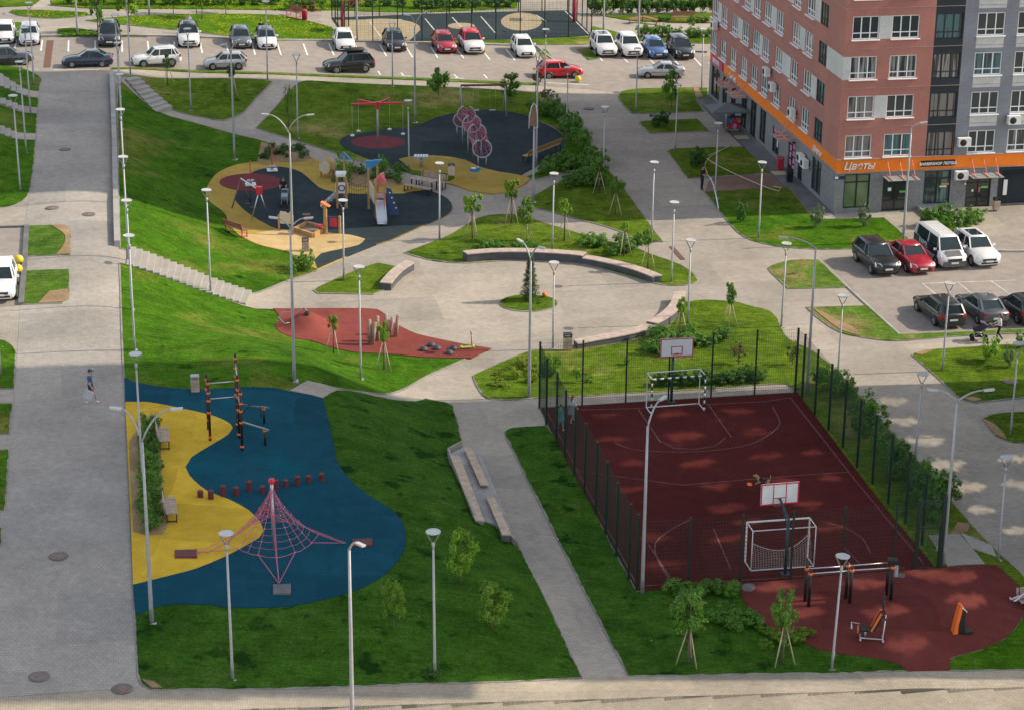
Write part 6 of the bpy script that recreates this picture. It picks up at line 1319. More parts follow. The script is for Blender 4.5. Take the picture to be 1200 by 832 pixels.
# ---- red surface
mc = loc(361, 386)
m = MB(); N = 28
rows = []
for j in range(9):
    t = j/8; rr = 2.2*t; z = 0.95*(math.cos(t*math.pi)+1)/2
    rows.append([(mc.x+rr*0.86*math.cos(2*math.pi*k/N), mc.y+rr*math.sin(2*math.pi*k/N), T(mc.x+rr*0.86*math.cos(2*math.pi*k/N), mc.y+rr*math.sin(2*math.pi*k/N))+0.082+z) for k in range(N)])
m.add([v for r in rows for v in r], [(j*N+k, j*N+(k+1) % N, (j+1)*N+(k+1) % N, (j+1)*N+k) for j in range(8) for k in range(N)], 0, True)
o = tag(m.build("climbing_mound", RUB_RED, fix=False), "rounded red rubber mound at the left end of the red surface", "play mound")
o = thing("mound_rail", "thin steel rail with a dark tunnel mouth on top of the red mound", "rail", mc+Vector((0.0, 0.0, 0.95))); m = MB(); m.tube([(-1.7, -0.3, -0.7), (-1.5, 0.1, 0.0), (-0.6, 0.0, -0.05), (-0.2, 0.0, 0.3), (0.1, -0.2, 0.0)], 0.03, 5); m.tube([(-1.7, -0.3, -0.2), (-1.3, -0.5, -0.55), (-1.0, -0.4, -0.5)], 0.03, 5); m.build("rail", GALV, o); m = MB(); m.lathe([(0.14, 0), (0.17, 0.05), (0.12, 0.08)], 12, (0.0, -0.25, 0.0), axis=(0, -0.5, 0.85)); m.build("tunnel_mouth", BLACKP, o)
LOG = M("grey brown log", (0.30, 0.20, 0.155), 0.85, 0, 0.3, 3)
for (b, t, h), lab in zip((((433.6, 405), (432.5, 377.5), 1.45), ((436, 405.5), (439.5, 381.5), 1.3), ((442.6, 401), (442, 374), 1.45), ((452.6, 393), (452, 372), 1.2), ((455.5, 394), (460, 377), 1.0), ((463, 396), (466.7, 373), 1.25)), ("leftmost upright log of the balance poles", "leaning log touching the leftmost balance pole", "tall upright log third from the plaza lawn side", "short log at the back of the pole group", "slanting log behind the young tree", "separate leaning log on the right of the pole group")):
    a = loc(*b); px, py = project(a+Vector((0, 0, h))); dx = (t[0]-px)/scale_at(a); m = MB(); m.tube([(0, 0, -0.1), (dx, 0.05, h)], [0.13, 0.115], 9); q = m.build("balance_log", LOG); q.location = a; tag(q, lab, "log pole", "log poles on the red surface")
HB = M("dark violet grey rubber", (0.055, 0.05, 0.075), 0.6, 0, 0.15)
for (x, y), lab in zip(((496.6, 412), (505.6, 407), (512.4, 410.8), (531.5, 410.8), (526.6, 416)), ("leftmost", "farthest", "middle", "rightmost", "nearest")):
    m = MB(); m.lathe([(0.25*math.cos(a), 0.22*math.sin(a)) for a in [k*math.pi/12 for k in range(6)]]+[(0, 0.22)], 14); q = m.build("half_ball", HB); q.location = loc(x, y); tag(q, "dark rubber half ball on the red surface, "+lab+" of the five", "half ball", "half balls on the red surface")
o = thing("kick_scooter", "lime green kick scooter left standing at the tip of the red surface", "scooter", loc(547, 410.5), 0.2)
LIME = M("lime plastic", (0.42, 0.6, 0.06), 0.45)
m = MB(); m.box((0, 0, 0.1), (0.62, 0.16, 0.05)); m.build("deck", LIME, o); m = MB(); m.tube([(0.3, 0, 0.1), (0.24, 0, 0.95)], 0.03, 6); m.build("stem", REDP, o); m = MB(); m.tube([(0.24, -0.22, 0.95), (0.24, 0.22, 0.95)], 0.025, 6); m.build("handlebar", BLACKP, o)
for x, y in ((0.36, 0), (-0.33, 0)): m = MB(); m.lathe([(0.0, -0.03), (0.1, -0.03), (0.1, 0.03), (0, 0.03)], 12, (x, y, 0.1), axis=(0, 1, 0)); m.build("wheel", LIME, o)
# ---- exercise corner
o = thing("pull_up_bars", "row of low black pull up bars with orange clamps on the red rubber", "exercise bars", loc(995, 705))
def L(px, py, z=0.0): return loc(px, py)-o.location+Vector((0, 0, z))
for row in ([(943.2, 706), (991, 702.5), (1038.6, 698.5)], [(947.4, 712), (995.6, 708), (1043.6, 704.5)]):
    bs = [L(*p) for p in row]; hh = 1.62
    for b in bs:
        m = MB(); m.tube([b-Vector((0, 0, 0.1)), b+Vector((0, 0, hh+0.1))], 0.075, 8); po = m.build("post", BLACKP, o); c = MB(); c.lathe([(0.1, hh-0.12), (0.105, hh-0.06), (0.1, hh)], 10, b); c.build("clamp_set", ORANGEC, po)
    for a, b in zip(bs, bs[1:]): m = MB(); m.tube([a+Vector((0, 0, hh-0.06)), b+Vector((0, 0, hh-0.06))], 0.03, 6); m.build("bar", STEEL, o)
m = MB(); b = L(1041.5, 702, 1.62); m.box(b+Vector((0.05, 0, 0.15)), (0.45, 0.35, 0.22)); m.build("instruction_box", BLACKP, o); m = MB(); m.box(b+Vector((0.15, -0.15, -0.25)), (0.28, 0.05, 0.55)); m.build("instruction_plate", GALV, o)
o = thing("chest_press", "orange and black seated exercise machine with two upright handles", "exercise machine", loc(1016, 751), -0.12)
m = MB(); m.extrude([(x, -0.22, z) for x, z in ((0.15, 0.5), (0.28, 0.48), (0.62, 1.25), (0.48, 1.3))], (0, 0.44, 0)); m.build("backrest", BLACKP, o); m = MB(); m.extrude([(x, -0.25, z) for x, z in ((0.1, 0.5), (0.17, 0.48), (0.54, 1.32), (0.46, 1.36))], (0, 0.06, 0)); m.extrude([(x, 0.19, z) for x, z in ((0.1, 0.5), (0.17, 0.48), (0.54, 1.32), (0.46, 1.36))], (0, 0.06, 0)); m.build("backrest_edge", ORANGEC, o)
m = MB(); m.box((-0.12, 0, 0.48), (0.6, 0.44, 0.08)); m.build("seat", BLACKP, o); m = MB(); m.box((-0.42, 0, 0.46), (0.05, 0.46, 0.14)); m.build("seat_edge", ORANGEC, o)
m = MB(); m.tube([(-0.3, -0.1, 0.08), (0.65, -0.1, 0.08), (0.7, 0, 1.2)], 0.04, 6); m.tube([(-0.1, 0, 0.45), (-0.1, 0, 0.08)], 0.05, 6); m.tube([(-0.3, -0.3, 0.06), (-0.3, 0.3, 0.06)], 0.04, 6); m.tube([(0.65, -0.3, 0.06), (0.65, 0.3, 0.06)], 0.04, 6); m.tube([(-0.35, 0.3, 0.55), (-0.7, 0.3, 0.6), (-0.7, -0.3, 0.6)], 0.03, 5); m.build("frame", STEEL, o)
for y in (-0.3, 0.3): m = MB(); m.tube([(0.7, y, 1.1), (0.55, y*1.2, 1.5), (0.62, y*1.2, 2.1)], 0.03, 6); m.build("handle", BLACKP, o)
o = thing("stepper", "orange sided upright exercise post with a small white handle", "exercise machine", loc(1121, 743), 0.2)
m = MB(); m.extrude([(x, -0.13, z) for x, z in ((-0.1, 0), (0.35, 0), (0.3, 0.15), (0.28, 1.05), (0.05, 1.28), (-0.02, 0.4))], (0, 0.26, 0)); m.build("column", BLACKP, o); m = MB(); m.extrude([(x, -0.17, z) for x, z in ((-0.22, 0), (-0.02, 0), (-0.02, 0.4), (0.1, 1.1), (0.12, 1.35), (0.0, 1.35), (-0.16, 0.4))], (0, 0.34, 0)); m.build("side_panel", ORANGEC, o); m = MB(); m.tube([(0.05, -0.2, 1.3), (0.3, -0.2, 1.05)], 0.025, 5); m.tube([(0.05, 0.2, 1.3), (0.3, 0.2, 1.05)], 0.025, 5); m.build("handle", WHITEC, o); m = MB(); m.box((0.45, 0, 0.04), (0.5, 0.4, 0.05)); m.build("foot_plate", BLACKP, o)
# ---- small things on the ground
for (x, y), lab in (((22.5, 310), "yellow concrete ball on the left car park, farther one"), ((21.5, 321), "yellow concrete ball on the left car park, nearer one beside the white car"), ((677.3, 97), "yellow concrete ball in front of the red hatchback's wheel")):
    o = thing("bollard_ball", lab, "bollard", G(x, y), 0, "yellow concrete balls"); m = MB(); m.lathe([(0.18, 0.0), (0.2, 0.05)]+[(0.27*math.cos(a), 0.3+0.27*math.sin(a)) for a in [-1.0+k*0.32 for k in range(8)]]+[(0, 0.57)], 16); m.build("ball", YELC, o); m = MB(); m.lathe([(0.2, 0), (0.21, 0.05), (0.18, 0.09)], 14); m.build("foot", CONC, o)
IRON = M("rusty manhole iron", (0.22, 0.135, 0.10), 0.75, 0.2, 0.3, 6)
for (x, y), lab in (((68.5, 652), "rusty manhole cover in the middle of the shaded promenade"), ((46, 793), "rusty manhole cover at the lower end of the promenade"), ((143, 807.5), "rusty manhole cover at the corner with the sidewalk"), ((76, 176), "dark manhole cover on the far shaded promenade"), ((104, 252), "manhole cover on the sunlit promenade beside the low wall"), ((61.5, 244.5), "pale manhole cover on the sunlit promenade near the left lawn"), ((690, 128), "manhole cover where the dappled path meets the road"), ((1184, 448), "dark manhole cover on the lawn at the right edge")):
    o = thing("manhole_cover", lab, "manhole cover", G(x, y, 0.03 if x < 1100 else 0.06), 0, "iron manhole covers"); m = MB(); m.lathe([(0.42, 0), (0.42, 0.012), (0.37, 0.012)], 24); m.build("rim", CONC_D, o); m = MB(); m.lathe([(0.37, 0.0), (0.37, 0.016), (0.33, 0.016), (0.32, 0.011), (0.2, 0.011), (0.19, 0.016), (0.0, 0.016)], 24); m.build("lid", IRON, o)
o = thing("play_ball", "small orange ball lying on the round plaza island", "ball", G(638, 349.5, 0.08)); m = MB(); m.lathe([(0.0, 0.0)]+[(0.15*math.cos(a), 0.15+0.15*math.sin(a)) for a in [-1.3+k*0.325 for k in range(9)]]+[(0, 0.3)], 14); m.build("ball", ORANGEC, o)
# parasol and toy stand in front of the shops
o = thing("market_parasol", "grey square parasol over a sales stand by the shop wall", "parasol", G(850, 156), UA); m = MB(); m.tube([(0, 0, 0), (0, 0, 2.3)], 0.04, 6); m.build("pole", STEEL, o)
m = MB(); m.add([(-1.4, -1.2, 1.95), (1.4, -1.2, 1.95), (1.4, 1.2, 1.95), (-1.4, 1.2, 1.95), (0, 0, 2.4), (-1.4, -1.2, 1.8), (1.4, -1.2, 1.8), (1.4, 1.2, 1.8), (-1.4, 1.2, 1.8)], [(0, 1, 4), (1, 2, 4), (2, 3, 4), (3, 0, 4), (0, 5, 6, 1), (1, 6, 7, 2), (2, 7, 8, 3), (3, 8, 5, 0)]); m.build("canopy", M("grey awning cloth", (0.12, 0.14, 0.15), 0.8), o)
o = thing("toy_stand", "rack of red and pink toys standing beside the grey parasol", "display rack", G(860, 155), UA)
m = MB(); [m.box((x, y, 0.6), (0.05, 0.05, 1.2)) for x in (-0.45, 0.45) for y in (-0.2, 0.2)]; [m.box((0, 0, z), (0.95, 0.45, 0.04)) for z in (0.3, 0.75, 1.2)]; m.build("rack", BLACKP, o)
for i, mt in enumerate((REDC, PINKS, REDP, BLUEC, REDC, PINKC)): m = MB(); m.box((-0.33+0.33*(i % 3), -0.1, 0.48+0.45*(i//3)), (0.24, 0.3, 0.32)); m.lathe([(0.12, 0), (0.08, 0.12), (0, 0.16)], 8, (-0.33+0.33*(i % 3), -0.1, 0.64+0.45*(i//3))); m.build("toy", mt, o)
o = thing("garden_hose", "pale garden hose trailing across the lawn from the watering man to the shop wall", "hose", (0, 0, 0)); hp_ = [G(*p, 0.09) for p in ((823, 212), (829, 206), (826, 196), (832, 186), (845, 178), (857, 172.5), (844, 178), (826, 186), (840, 195), (860, 205), (880, 214), (900, 222), (913, 226), (915, 222), (906, 220))]
c_ = curve([(p.x, p.y) for p in hp_], True, False, 0.5); m = MB(); m.tube([(p.x, p.y, T(p.x, p.y)+0.085) for p in c_], 0.03, 5); m.build("hose", M("pale yellow hose", (0.55, 0.48, 0.30), 0.6), o)
TYRE = M("tyre rubber", (0.018, 0.018, 0.019), 0.85, 0, 0.2)
# ================================================================== PEOPLE AND THE DOG
SKIN = M("skin", (0.46, 0.27, 0.19), 0.55, 0, 0.06); HAIRB = M("dark brown hair", (0.03, 0.018, 0.012), 0.6); HAIRR = M("auburn hair", (0.16, 0.06, 0.03), 0.6)
def skinned(name, verts, edges, radii, root, subdiv=2):
    me = bpy.data.meshes.new(name); me.from_pydata(verts, edges, []); o = bpy.data.objects.new(name, me); COL.objects.link(o)
    md = o.modifiers.new("Skin", 'SKIN'); md.use_smooth_shade = True
    for i, r in enumerate(radii):
        sv = me.skin_vertices[0].data[i]; sv.radius = (r, r) if not hasattr(r, '__len__') else r; sv.use_root = (i == root)
    s = o.modifiers.new("Sub", 'SUBSURF'); s.levels = subdiv; s.render_levels = subdiv
    dg = bpy.context.evaluated_depsgraph_get(); dg.update(); out = bpy.data.meshes.new_from_object(o.evaluated_get(dg)); bpy.data.objects.remove(o); return out
def person(label, pos, facing, top, legs, shoes, hair, pose=None, height=1.75, sleeves=0.5, bare_legs=0.0, skirt=None, cap=None, group=None, longhair=False):
    o = thing("person", label, "person", pos, facing, group); s = height/1.75; o.scale = (s, s, s)
    J = dict(pelvis=(0, 0, 0.96), waist=(0, 0, 1.10), chest=(0.0, 0, 1.32), neck=(0.0, 0, 1.47), head0=(0.015, 0, 1.54),
             hipL=(0, 0.085, 0.90), hipR=(0, -0.085, 0.90), kneeL=(0.02, 0.10, 0.50), kneeR=(0.02, -0.10, 0.50), ankL=(-0.02, 0.10, 0.09), ankR=(-0.02, -0.10, 0.09), toeL=(0.15, 0.11, 0.03), toeR=(0.15, -0.11, 0.03),
             shL=(0, 0.17, 1.42), shR=(0, -0.17, 1.42), elL=(-0.02, 0.24, 1.15), elR=(-0.02, -0.24, 1.15), wrL=(0.05, 0.25, 0.91), wrR=(0.05, -0.25, 0.91))
    J.update(pose or {})
    names = list(J); idx = {n: i for i, n in enumerate(names)}
    E = [("pelvis", "waist"), ("waist", "chest"), ("chest", "neck"), ("neck", "head0"), ("pelvis", "hipL"), ("pelvis", "hipR"), ("hipL", "kneeL"), ("hipR", "kneeR"), ("kneeL", "ankL"), ("kneeR", "ankR"), ("ankL", "toeL"), ("ankR", "toeR"), ("chest", "shL"), ("chest", "shR"), ("shL", "elL"), ("shR", "elR"), ("elL", "wrL"), ("elR", "wrR")]
    RD = dict(pelvis=(0.15, 0.12), waist=(0.135, 0.11), chest=(0.165, 0.12), neck=0.06, head0=0.055, hipL=0.095, hipR=0.095, kneeL=0.06, kneeR=0.06, ankL=0.042, ankR=0.042, toeL=0.035, toeR=0.035, shL=0.065, shR=0.065, elL=0.043, elR=0.043, wrL=0.03, wrR=0.03)
    me = skinned("body", [J[n] for n in names], [(idx[a], idx[b]) for a, b in E], [RD[n] for n in names], 0)
    # head, face, hands joined to the same mesh
    m = MB(); hc = Vector(J["head0"])+Vector((0.02, 0, 0.105)); rows = []
    for i in range(9):
        a = -math.pi/2+math.pi*i/8; rr = math.cos(a); zz = math.sin(a)*0.122; rows.append([(hc.x+0.098*rr*math.cos(2*math.pi*k/12)*(1.0 if zz > -0.05 else 0.9), hc.y+0.076*rr*math.sin(2*math.pi*k/12), hc.z+zz) for k in range(12)])
    m.add([v for q in rows for v in q], [(i*12+k, i*12+(k+1) % 12, (i+1)*12+(k+1) % 12, (i+1)*12+k) for i in range(8) for k in range(12)], 0, True)
    m.add([hc+Vector((0.092, 0.012, -0.02)), hc+Vector((0.092, -0.012, -0.02)), hc+Vector((0.122, 0, -0.03)), hc+Vector((0.096, 0, 0.02))], [(0, 1, 2), (0, 2, 3), (1, 3, 2)])
    for sy in (1, -1):
        m.lathe([(0.013, -0.004), (0.012, 0.006), (0, 0.009)], 6, hc+Vector((0.082, 0.032*sy, 0.012)), 4, axis=(1, 0.3*sy, 0)); m.lathe([(0.026, -0.008), (0.022, 0.01), (0, 0.012)], 8, hc+Vector((-0.005, 0.073*sy, -0.01)), 0, axis=(0, sy, 0))
    m.box(hc+Vector((0.088, 0, -0.062)), (0.01, 0.04, 0.009), mi=5)
    for sd, sy in (("L", 1), ("R", -1)):
        w0 = Vector(J["wr"+sd]); d = (w0-Vector(J["el"+sd])).normalized(); side = Vector((1, 0, 0)); side = (side-d*side.dot(d)).normalized(); out = d.cross(side)
        m.obox(w0+d*0.05, side*0.04, d*0.055, out*0.014, 0)
        for f in range(4):
            b0 = w0+d*0.10+side*(0.03-0.02*f); ln = (0.065, 0.075, 0.07, 0.055)[f]; m.tube([b0, b0+d*ln*0.5-out*0.004*sy, b0+d*ln*0.95-out*0.02*sy], [0.0095, 0.009, 0.007], 5)
        b0 = w0+d*0.03+side*0.038; m.tube([b0, b0+side*0.025+d*0.03, b0+side*0.03+d*0.06], [0.012, 0.01, 0.008], 5)
    extra = m.mesh("x", SKIN)
    bm = bmesh.new(); bm.from_mesh(me)
    me2 = bpy.data.meshes.new('body')
    segs = [(Vector(J[a]), Vector(J[b]), a, b) for a, b in E]
    for f in bm.faces:
        c = f.calc_center_median(); best = None
        for a, b, na, nb in segs:
            t = max(0, min(1, (c-a).dot(b-a)/(b-a).length_squared)); q = (c-(a+(b-a)*t)).length
            if best is None or q < best[0]: best = (q, na, nb, t)
        _, na, nb, t = best
        if nb in ("waist", "chest", "shL", "shR") or na == "chest" and nb == "neck" and t < 0.55: mi = 1
        elif na[:2] == "sh": mi = 1 if t < sleeves*2 else 0
        elif na[:2] == "el": mi = 1 if sleeves > 0.5 and t < (sleeves-0.5)*2 else 0
        elif nb[:3] == "hip": mi = 2
        elif na[:3] == "hip": mi = 2 if t < 1-bare_legs*0.6 else 0
        elif na[:4] == "knee": mi = 2 if bare_legs < 0.05 and t < 0.93 else (3 if t > 0.93 else 0)
        elif na[:3] == "ank": mi = 3
        else: mi = 0
        f.material_index = mi; f.smooth = True
    bm.from_mesh(extra); me = me2
    for mm in (SKIN, top, legs, shoes, HAIRB, MATS.get("lips") or M("lips", (0.32, 0.09, 0.08), 0.5)): me.materials.append(mm)
    bm.to_mesh(me); bm.free(); me.update()
    link("body", me, o)
    h = MB(); rows = []
    for i in range(6):
        a = math.radians(5)+math.radians(85)*i/5; rr = math.cos(a)*1.09; rows.append([(hc.x-0.012+0.102*rr*math.cos(2*math.pi*k/12), hc.y+0.082*rr*math.sin(2*math.pi*k/12), hc.z+0.012+math.sin(a)*0.128-(0.06 if i == 0 and math.cos(2*math.pi*k/12) < 0.3 else 0)) for k in range(12)])
    h.add([v for q in rows for v in q], [(i*12+k, i*12+(k+1) % 12, (i+1)*12+(k+1) % 12, (i+1)*12+k) for i in range(5) for k in range(12)]+[tuple(60+k for k in range(12))], 0, True)
    if cap: h.extrude([hc+Vector((0.06, -0.06, 0.05)), hc+Vector((0.06, 0.06, 0.05)), hc+Vector((0.18, 0.04, 0.03)), hc+Vector((0.18, -0.04, 0.03))], (0, 0, 0.012))
    if longhair: h.tube([hc+Vector((-0.07, 0, 0.05)), hc+Vector((-0.10, 0, -0.08)), hc+Vector((-0.09, 0, -0.28))], [0.05, 0.07, 0.03], 8)
    h.build("cap" if cap else "hair", cap or hair, o)
    if skirt:
        q = MB(); p = Vector(J["waist"]); rows = []
        for z, r in ((p.z+0.05, 0.14), (p.z-0.12, 0.19), (p.z-0.33, 0.25), (p.z-0.5, 0.29)): rows.append([(p.x+r*0.85*math.cos(2*math.pi*k/16)*(1+0.05*math.sin(k*2.4)), p.y+r*math.sin(2*math.pi*k/16), z) for k in range(16)])
        q.add([v for w in rows for v in w], [(i*16+k, i*16+(k+1) % 16, (i+1)*16+(k+1) % 16, (i+1)*16+k) for i in range(3) for k in range(16)], 0, True); q.build("skirt", skirt, o)
    return o
WALK_P = dict(kneeL=(0.16, 0.09, 0.52), ankL=(0.24, 0.09, 0.10), toeL=(0.40, 0.10, 0.07), kneeR=(0.02, -0.09, 0.50), ankR=(-0.26, -0.09, 0.14), toeR=(-0.12, -0.10, 0.04), elL=(-0.10, 0.23, 1.17), wrL=(-0.08, 0.24, 0.92), elR=(0.04, -0.24, 1.15), wrR=(0.18, -0.24, 0.95))
C_BLUE = M("blue shirt cloth", (0.03, 0.10, 0.22), 0.8); C_DARK = M("dark trousers cloth", (0.02, 0.024, 0.028), 0.85); C_BLK = M("black cloth", (0.012, 0.012, 0.013), 0.85); C_WHT = M("white cloth", (0.62, 0.60, 0.58), 0.85); C_TEAL = M("turquoise cloth", (0.10, 0.30, 0.33), 0.85); C_GRY = M("grey cloth", (0.26, 0.26, 0.28), 0.85); C_LIL = M("lilac white cloth", (0.58, 0.46, 0.55), 0.85); SHW = M("white shoes", (0.6, 0.6, 0.6), 0.6); SHD = M("dark shoes", (0.03, 0.03, 0.03), 0.6); CAPM = M("dark teal cap", (0.02, 0.06, 0.07), 0.8); SHRT = M("dark shorts", (0.03, 0.04, 0.05), 0.85)
o = person("man in a blue shirt and dark cap walking on the shaded promenade", G(107, 472.5, 0.015), -0.25, C_BLUE, SHRT, SHW, HAIRB, WALK_P, 1.8, 0.45, 0.6, cap=CAPM)
c = G(106.5, 472.5); bd = MB(); bd.box((0, 0, 0), (0.5, 0.04, 0.5), ry=0.45); bo = bd.build("carried_board", M("grey board", (0.42, 0.44, 0.46), 0.6)); bo.location = c+Vector((-0.02, -0.38, 0.62)); bo.rotation_euler = (0, 0, -0.25); tag(bo, "flat grey board held at his side by the man in blue", "board")
PUSH = dict(elL=(0.12, 0.22, 1.17), elR=(0.12, -0.22, 1.17), wrL=(0.36, 0.20, 1.05), wrR=(0.36, -0.20, 1.05), kneeL=(0.12, 0.09, 0.51), ankL=(0.12, 0.09, 0.09), toeL=(0.28, 0.10, 0.04), kneeR=(0.03, -0.09, 0.50), ankR=(-0.25, -0.09, 0.13), toeR=(-0.11, -0.1, 0.03))
person("auburn haired woman in a white top and black leggings pushing a pram", G(1170, 401, 0.01), math.pi-0.1, C_WHT, C_BLK, SHW, HAIRR, PUSH, 1.72, 0.9, longhair=True)
person("person in black pushing a stroller across the slate rubber", G(332.5, 237, 0.09), -math.pi/2, C_BLK, C_BLK, SHD, HAIRB, PUSH, 1.72, 0.5)
def pram(label, pos, rz, fabric):
    o = thing("pram", label, "pram", pos, rz); m = MB()
    m.extrude([(x, -0.2, z) for x, z in ((-0.3, 0.62), (0.35, 0.55), (0.42, 0.75), (0.35, 0.85), (-0.32, 0.92))], (0, 0.4, 0)); m.build("carrycot", fabric, o)
    m = MB(); rows = [[(-0.05+0.34*math.cos(a)*1.0, y, 0.85+0.3*math.sin(a)) for a in [math.pi*0.45+k*math.pi*0.14 for k in range(5)]] for y in (-0.21, 0.21)]; m.add(rows[0]+rows[1], [(k, k+1, 6+k, 5+k) for k in range(4)]); m.extrude([Vector(v) for v in rows[0]]+[Vector((-0.05, -0.21, 0.85))], (0, 0.02, 0)); m.extrude([Vector(v) for v in rows[1]]+[Vector((-0.05, 0.21, 0.85))], (0, 0.02, 0)); m.build("hood", fabric, o)
    m = MB()
    for y in (-0.2, 0.2): m.tube([(0.4, y, 0.15), (-0.1, y, 0.6), (-0.62, y, 1.02)], 0.015, 5); m.tube([(-0.38, y, 0.15), (0.15, y, 0.6)], 0.015, 5)
    m.tube([(-0.62, -0.2, 1.02), (-0.62, 0.2, 1.02)], 0.018, 5); m.build("frame", STEEL, o); m = MB(); m.box((0, 0, 0.3), (0.5, 0.36, 0.14)); m.build("basket", BLACKP, o)
    for x in (0.4, -0.38):
        for y in (-0.24, 0.24): m = MB(); m.lathe([(0.10, -0.02), (0.14, -0.02), (0.14, 0.02), (0.10, 0.02), (0.03, 0.01), (0, 0.012)], 14, (x, y, 0.14), axis=(0, 1, 0)); m.build("wheel", TYRE, o)
    return o
pram("black and lilac pram pushed by the woman in white", G(1147, 399, 0.01), math.pi-0.1, M("lilac black pram fabric", (0.06, 0.04, 0.07), 0.8, 0, 0.5)); pram("pale blue hooded stroller on the slate rubber before the person in black", G(333.8, 243, 0.09), -math.pi/2, M("pale blue stroller fabric", (0.28, 0.36, 0.42), 0.8))
person("man in black watering the lawn with a hose", G(822.3, 223.5, 0.02), -0.5, C_BLK, C_BLK, SHD, HAIRB, dict(elR=(0.1, -0.25, 1.18), wrR=(0.34, -0.2, 1.12), elL=(0.08, 0.24, 1.16), wrL=(0.33, 0.12, 1.1)), 1.8, 0.55)
# water jet from the hose
wp = [G(822.3, 223.5)+Vector((0.35, -0.25, 1.15))]; e = G(842, 246); 
m = MB(); pts = []
for i in range(13): t = i/12; p = wp[0].lerp(e+Vector((0, 0, 0.05)), t); p.z = wp[0].z*(1-t)+(e.z)*t+1.0*t*(1-t)*2.2; pts.append(p)
m.tube(pts, [0.02+0.03*i/12 for i in range(13)], 6)
WAT = M("water spray", (0.62, 0.68, 0.70), 0.2, 0, 0.1); r = random.Random(4)
for _ in range(160):
    i = r.randint(3, 12); p = pts[i]+Vector((r.gauss(0, 0.05*i/6), r.gauss(0, 0.05*i/6), r.gauss(0, 0.05*i/6))); m.lathe([(0, -0.015), (0.015, 0), (0, 0.015)], 4, p)
tag(m.build("water_jet", WAT), "arc of water sprayed from the hose onto the lawn", "water")
person("child in a turquoise dress walking behind the court's path side fence", G(656.5, 505, 0.09), -1.2, C_TEAL, C_TEAL, SHW, HAIRB, WALK_P, 1.42, 0.3, 0.9, skirt=C_TEAL)
person("girl in a white top and grey skirt just ahead of the child in turquoise", G(670, 497, 0.09), 0.9, C_WHT, C_GRY, SHW, HAIRR, WALK_P, 1.55, 0.6, 0.9, skirt=C_GRY, longhair=True)
person("person in pale clothes standing behind the white crossover with a dark roof", G(222, 40, 0.02), -1.5, C_LIL, C_WHT, SHD, HAIRR, None, 1.7, 0.6, longhair=True)
person("dark haired person standing behind the white hatchback with a dark roof", G(306.5, 47, 0.02), -1.5, C_BLK, C_DARK, SHD, HAIRB, None, 1.72, 0.7)
# reclining woman on the right hand bench: seat along the local X axis of the bench
LIE = dict(pelvis=(0, 0, 0.10), waist=(-0.12, 0, 0.20), chest=(-0.30, 0, 0.36), neck=(-0.40, 0, 0.48), head0=(-0.42, 0, 0.54), hipL=(0.06, 0.085, 0.11), hipR=(0.06, -0.085, 0.11), kneeL=(0.36, 0.09, 0.40), kneeR=(0.46, -0.09, 0.20), ankL=(0.70, 0.09, 0.10), ankR=(0.88, -0.09, 0.06), toeL=(0.84, 0.1, 0.08), toeR=(0.94, -0.09, 0.2), shL=(-0.33, 0.17, 0.44), shR=(-0.33, -0.17, 0.44), elL=(-0.2, 0.25, 0.22), elR=(-0.2, -0.25, 0.22), wrL=(0.02, 0.16, 0.24), wrR=(0.02, -0.16, 0.24))
b_ = [q for q in COL.objects if str(q.get("label", "")).startswith("pale slatted bench at the right edge")][0]
fdir = -(Matrix.Rotation(b_.rotation_euler[2], 3, 'Z')@Vector((1, 0, 0)))
person("woman in white and lilac reclining on the bench at the right edge", b_.location+Vector((0, 0, 0.44))+fdir*0.45, math.atan2(fdir.y, fdir.x), C_WHT, C_LIL, SHW, HAIRB, LIE, 1.72, 0.9)
# dog in mid leap and its flying disc
dg_ = dict(hip=(-0.24, 0, 0.50), mid=(-0.02, 0, 0.55), chest=(0.20, 0, 0.60), neck=(0.32, 0, 0.72), head=(0.40, 0, 0.80), muz=(0.53, 0, 0.76), t0=(-0.32, 0, 0.58), t1=(-0.36, 0, 0.72), t2=(-0.34, 0, 0.88), kL=(-0.20, 0.07, 0.34), hL=(-0.36, 0.07, 0.22), pL=(-0.30, 0.07, 0.04), kR=(-0.18, -0.07, 0.33), hR=(-0.33, -0.07, 0.19), pR=(-0.26, -0.07, 0.02), eL=(0.22, 0.07, 0.42), wL=(0.36, 0.07, 0.40), fL=(0.40, 0.07, 0.30), eR=(0.20, -0.07, 0.40), wR=(0.32, -0.07, 0.34), fR=(0.38, -0.07, 0.26))
nm = list(dg_); ix = {n: i for i, n in enumerate(nm)}; RDG = dict(hip=0.10, mid=0.10, chest=0.125, neck=0.075, head=0.08, muz=0.04, t0=0.03, t1=0.02, t2=0.014, kL=0.06, hL=0.032, pL=0.028, kR=0.06, hR=0.032, pR=0.028, eL=0.05, wL=0.03, fL=0.03, eR=0.05, wR=0.03, fR=0.03)
me = skinned("body", [dg_[n] for n in nm], [(ix[a], ix[b]) for a, b in (("hip", "mid"), ("mid", "chest"), ("chest", "neck"), ("neck", "head"), ("head", "muz"), ("hip", "t0"), ("t0", "t1"), ("t1", "t2"), ("hip", "kL"), ("kL", "hL"), ("hL", "pL"), ("hip", "kR"), ("kR", "hR"), ("hR", "pR"), ("chest", "eL"), ("eL", "wL"), ("wL", "fL"), ("chest", "eR"), ("eR", "wR"), ("wR", "fR"))], [RDG[n] for n in nm], 1)
TAN_ = M("tan dog fur", (0.38, 0.24, 0.12), 0.9, 0, 0.15); BLK_ = M("black dog fur", (0.02, 0.018, 0.016), 0.9); WHT_ = M("white dog fur", (0.62, 0.58, 0.52), 0.9)
for mm in (TAN_, BLK_, WHT_): me.materials.append(mm)
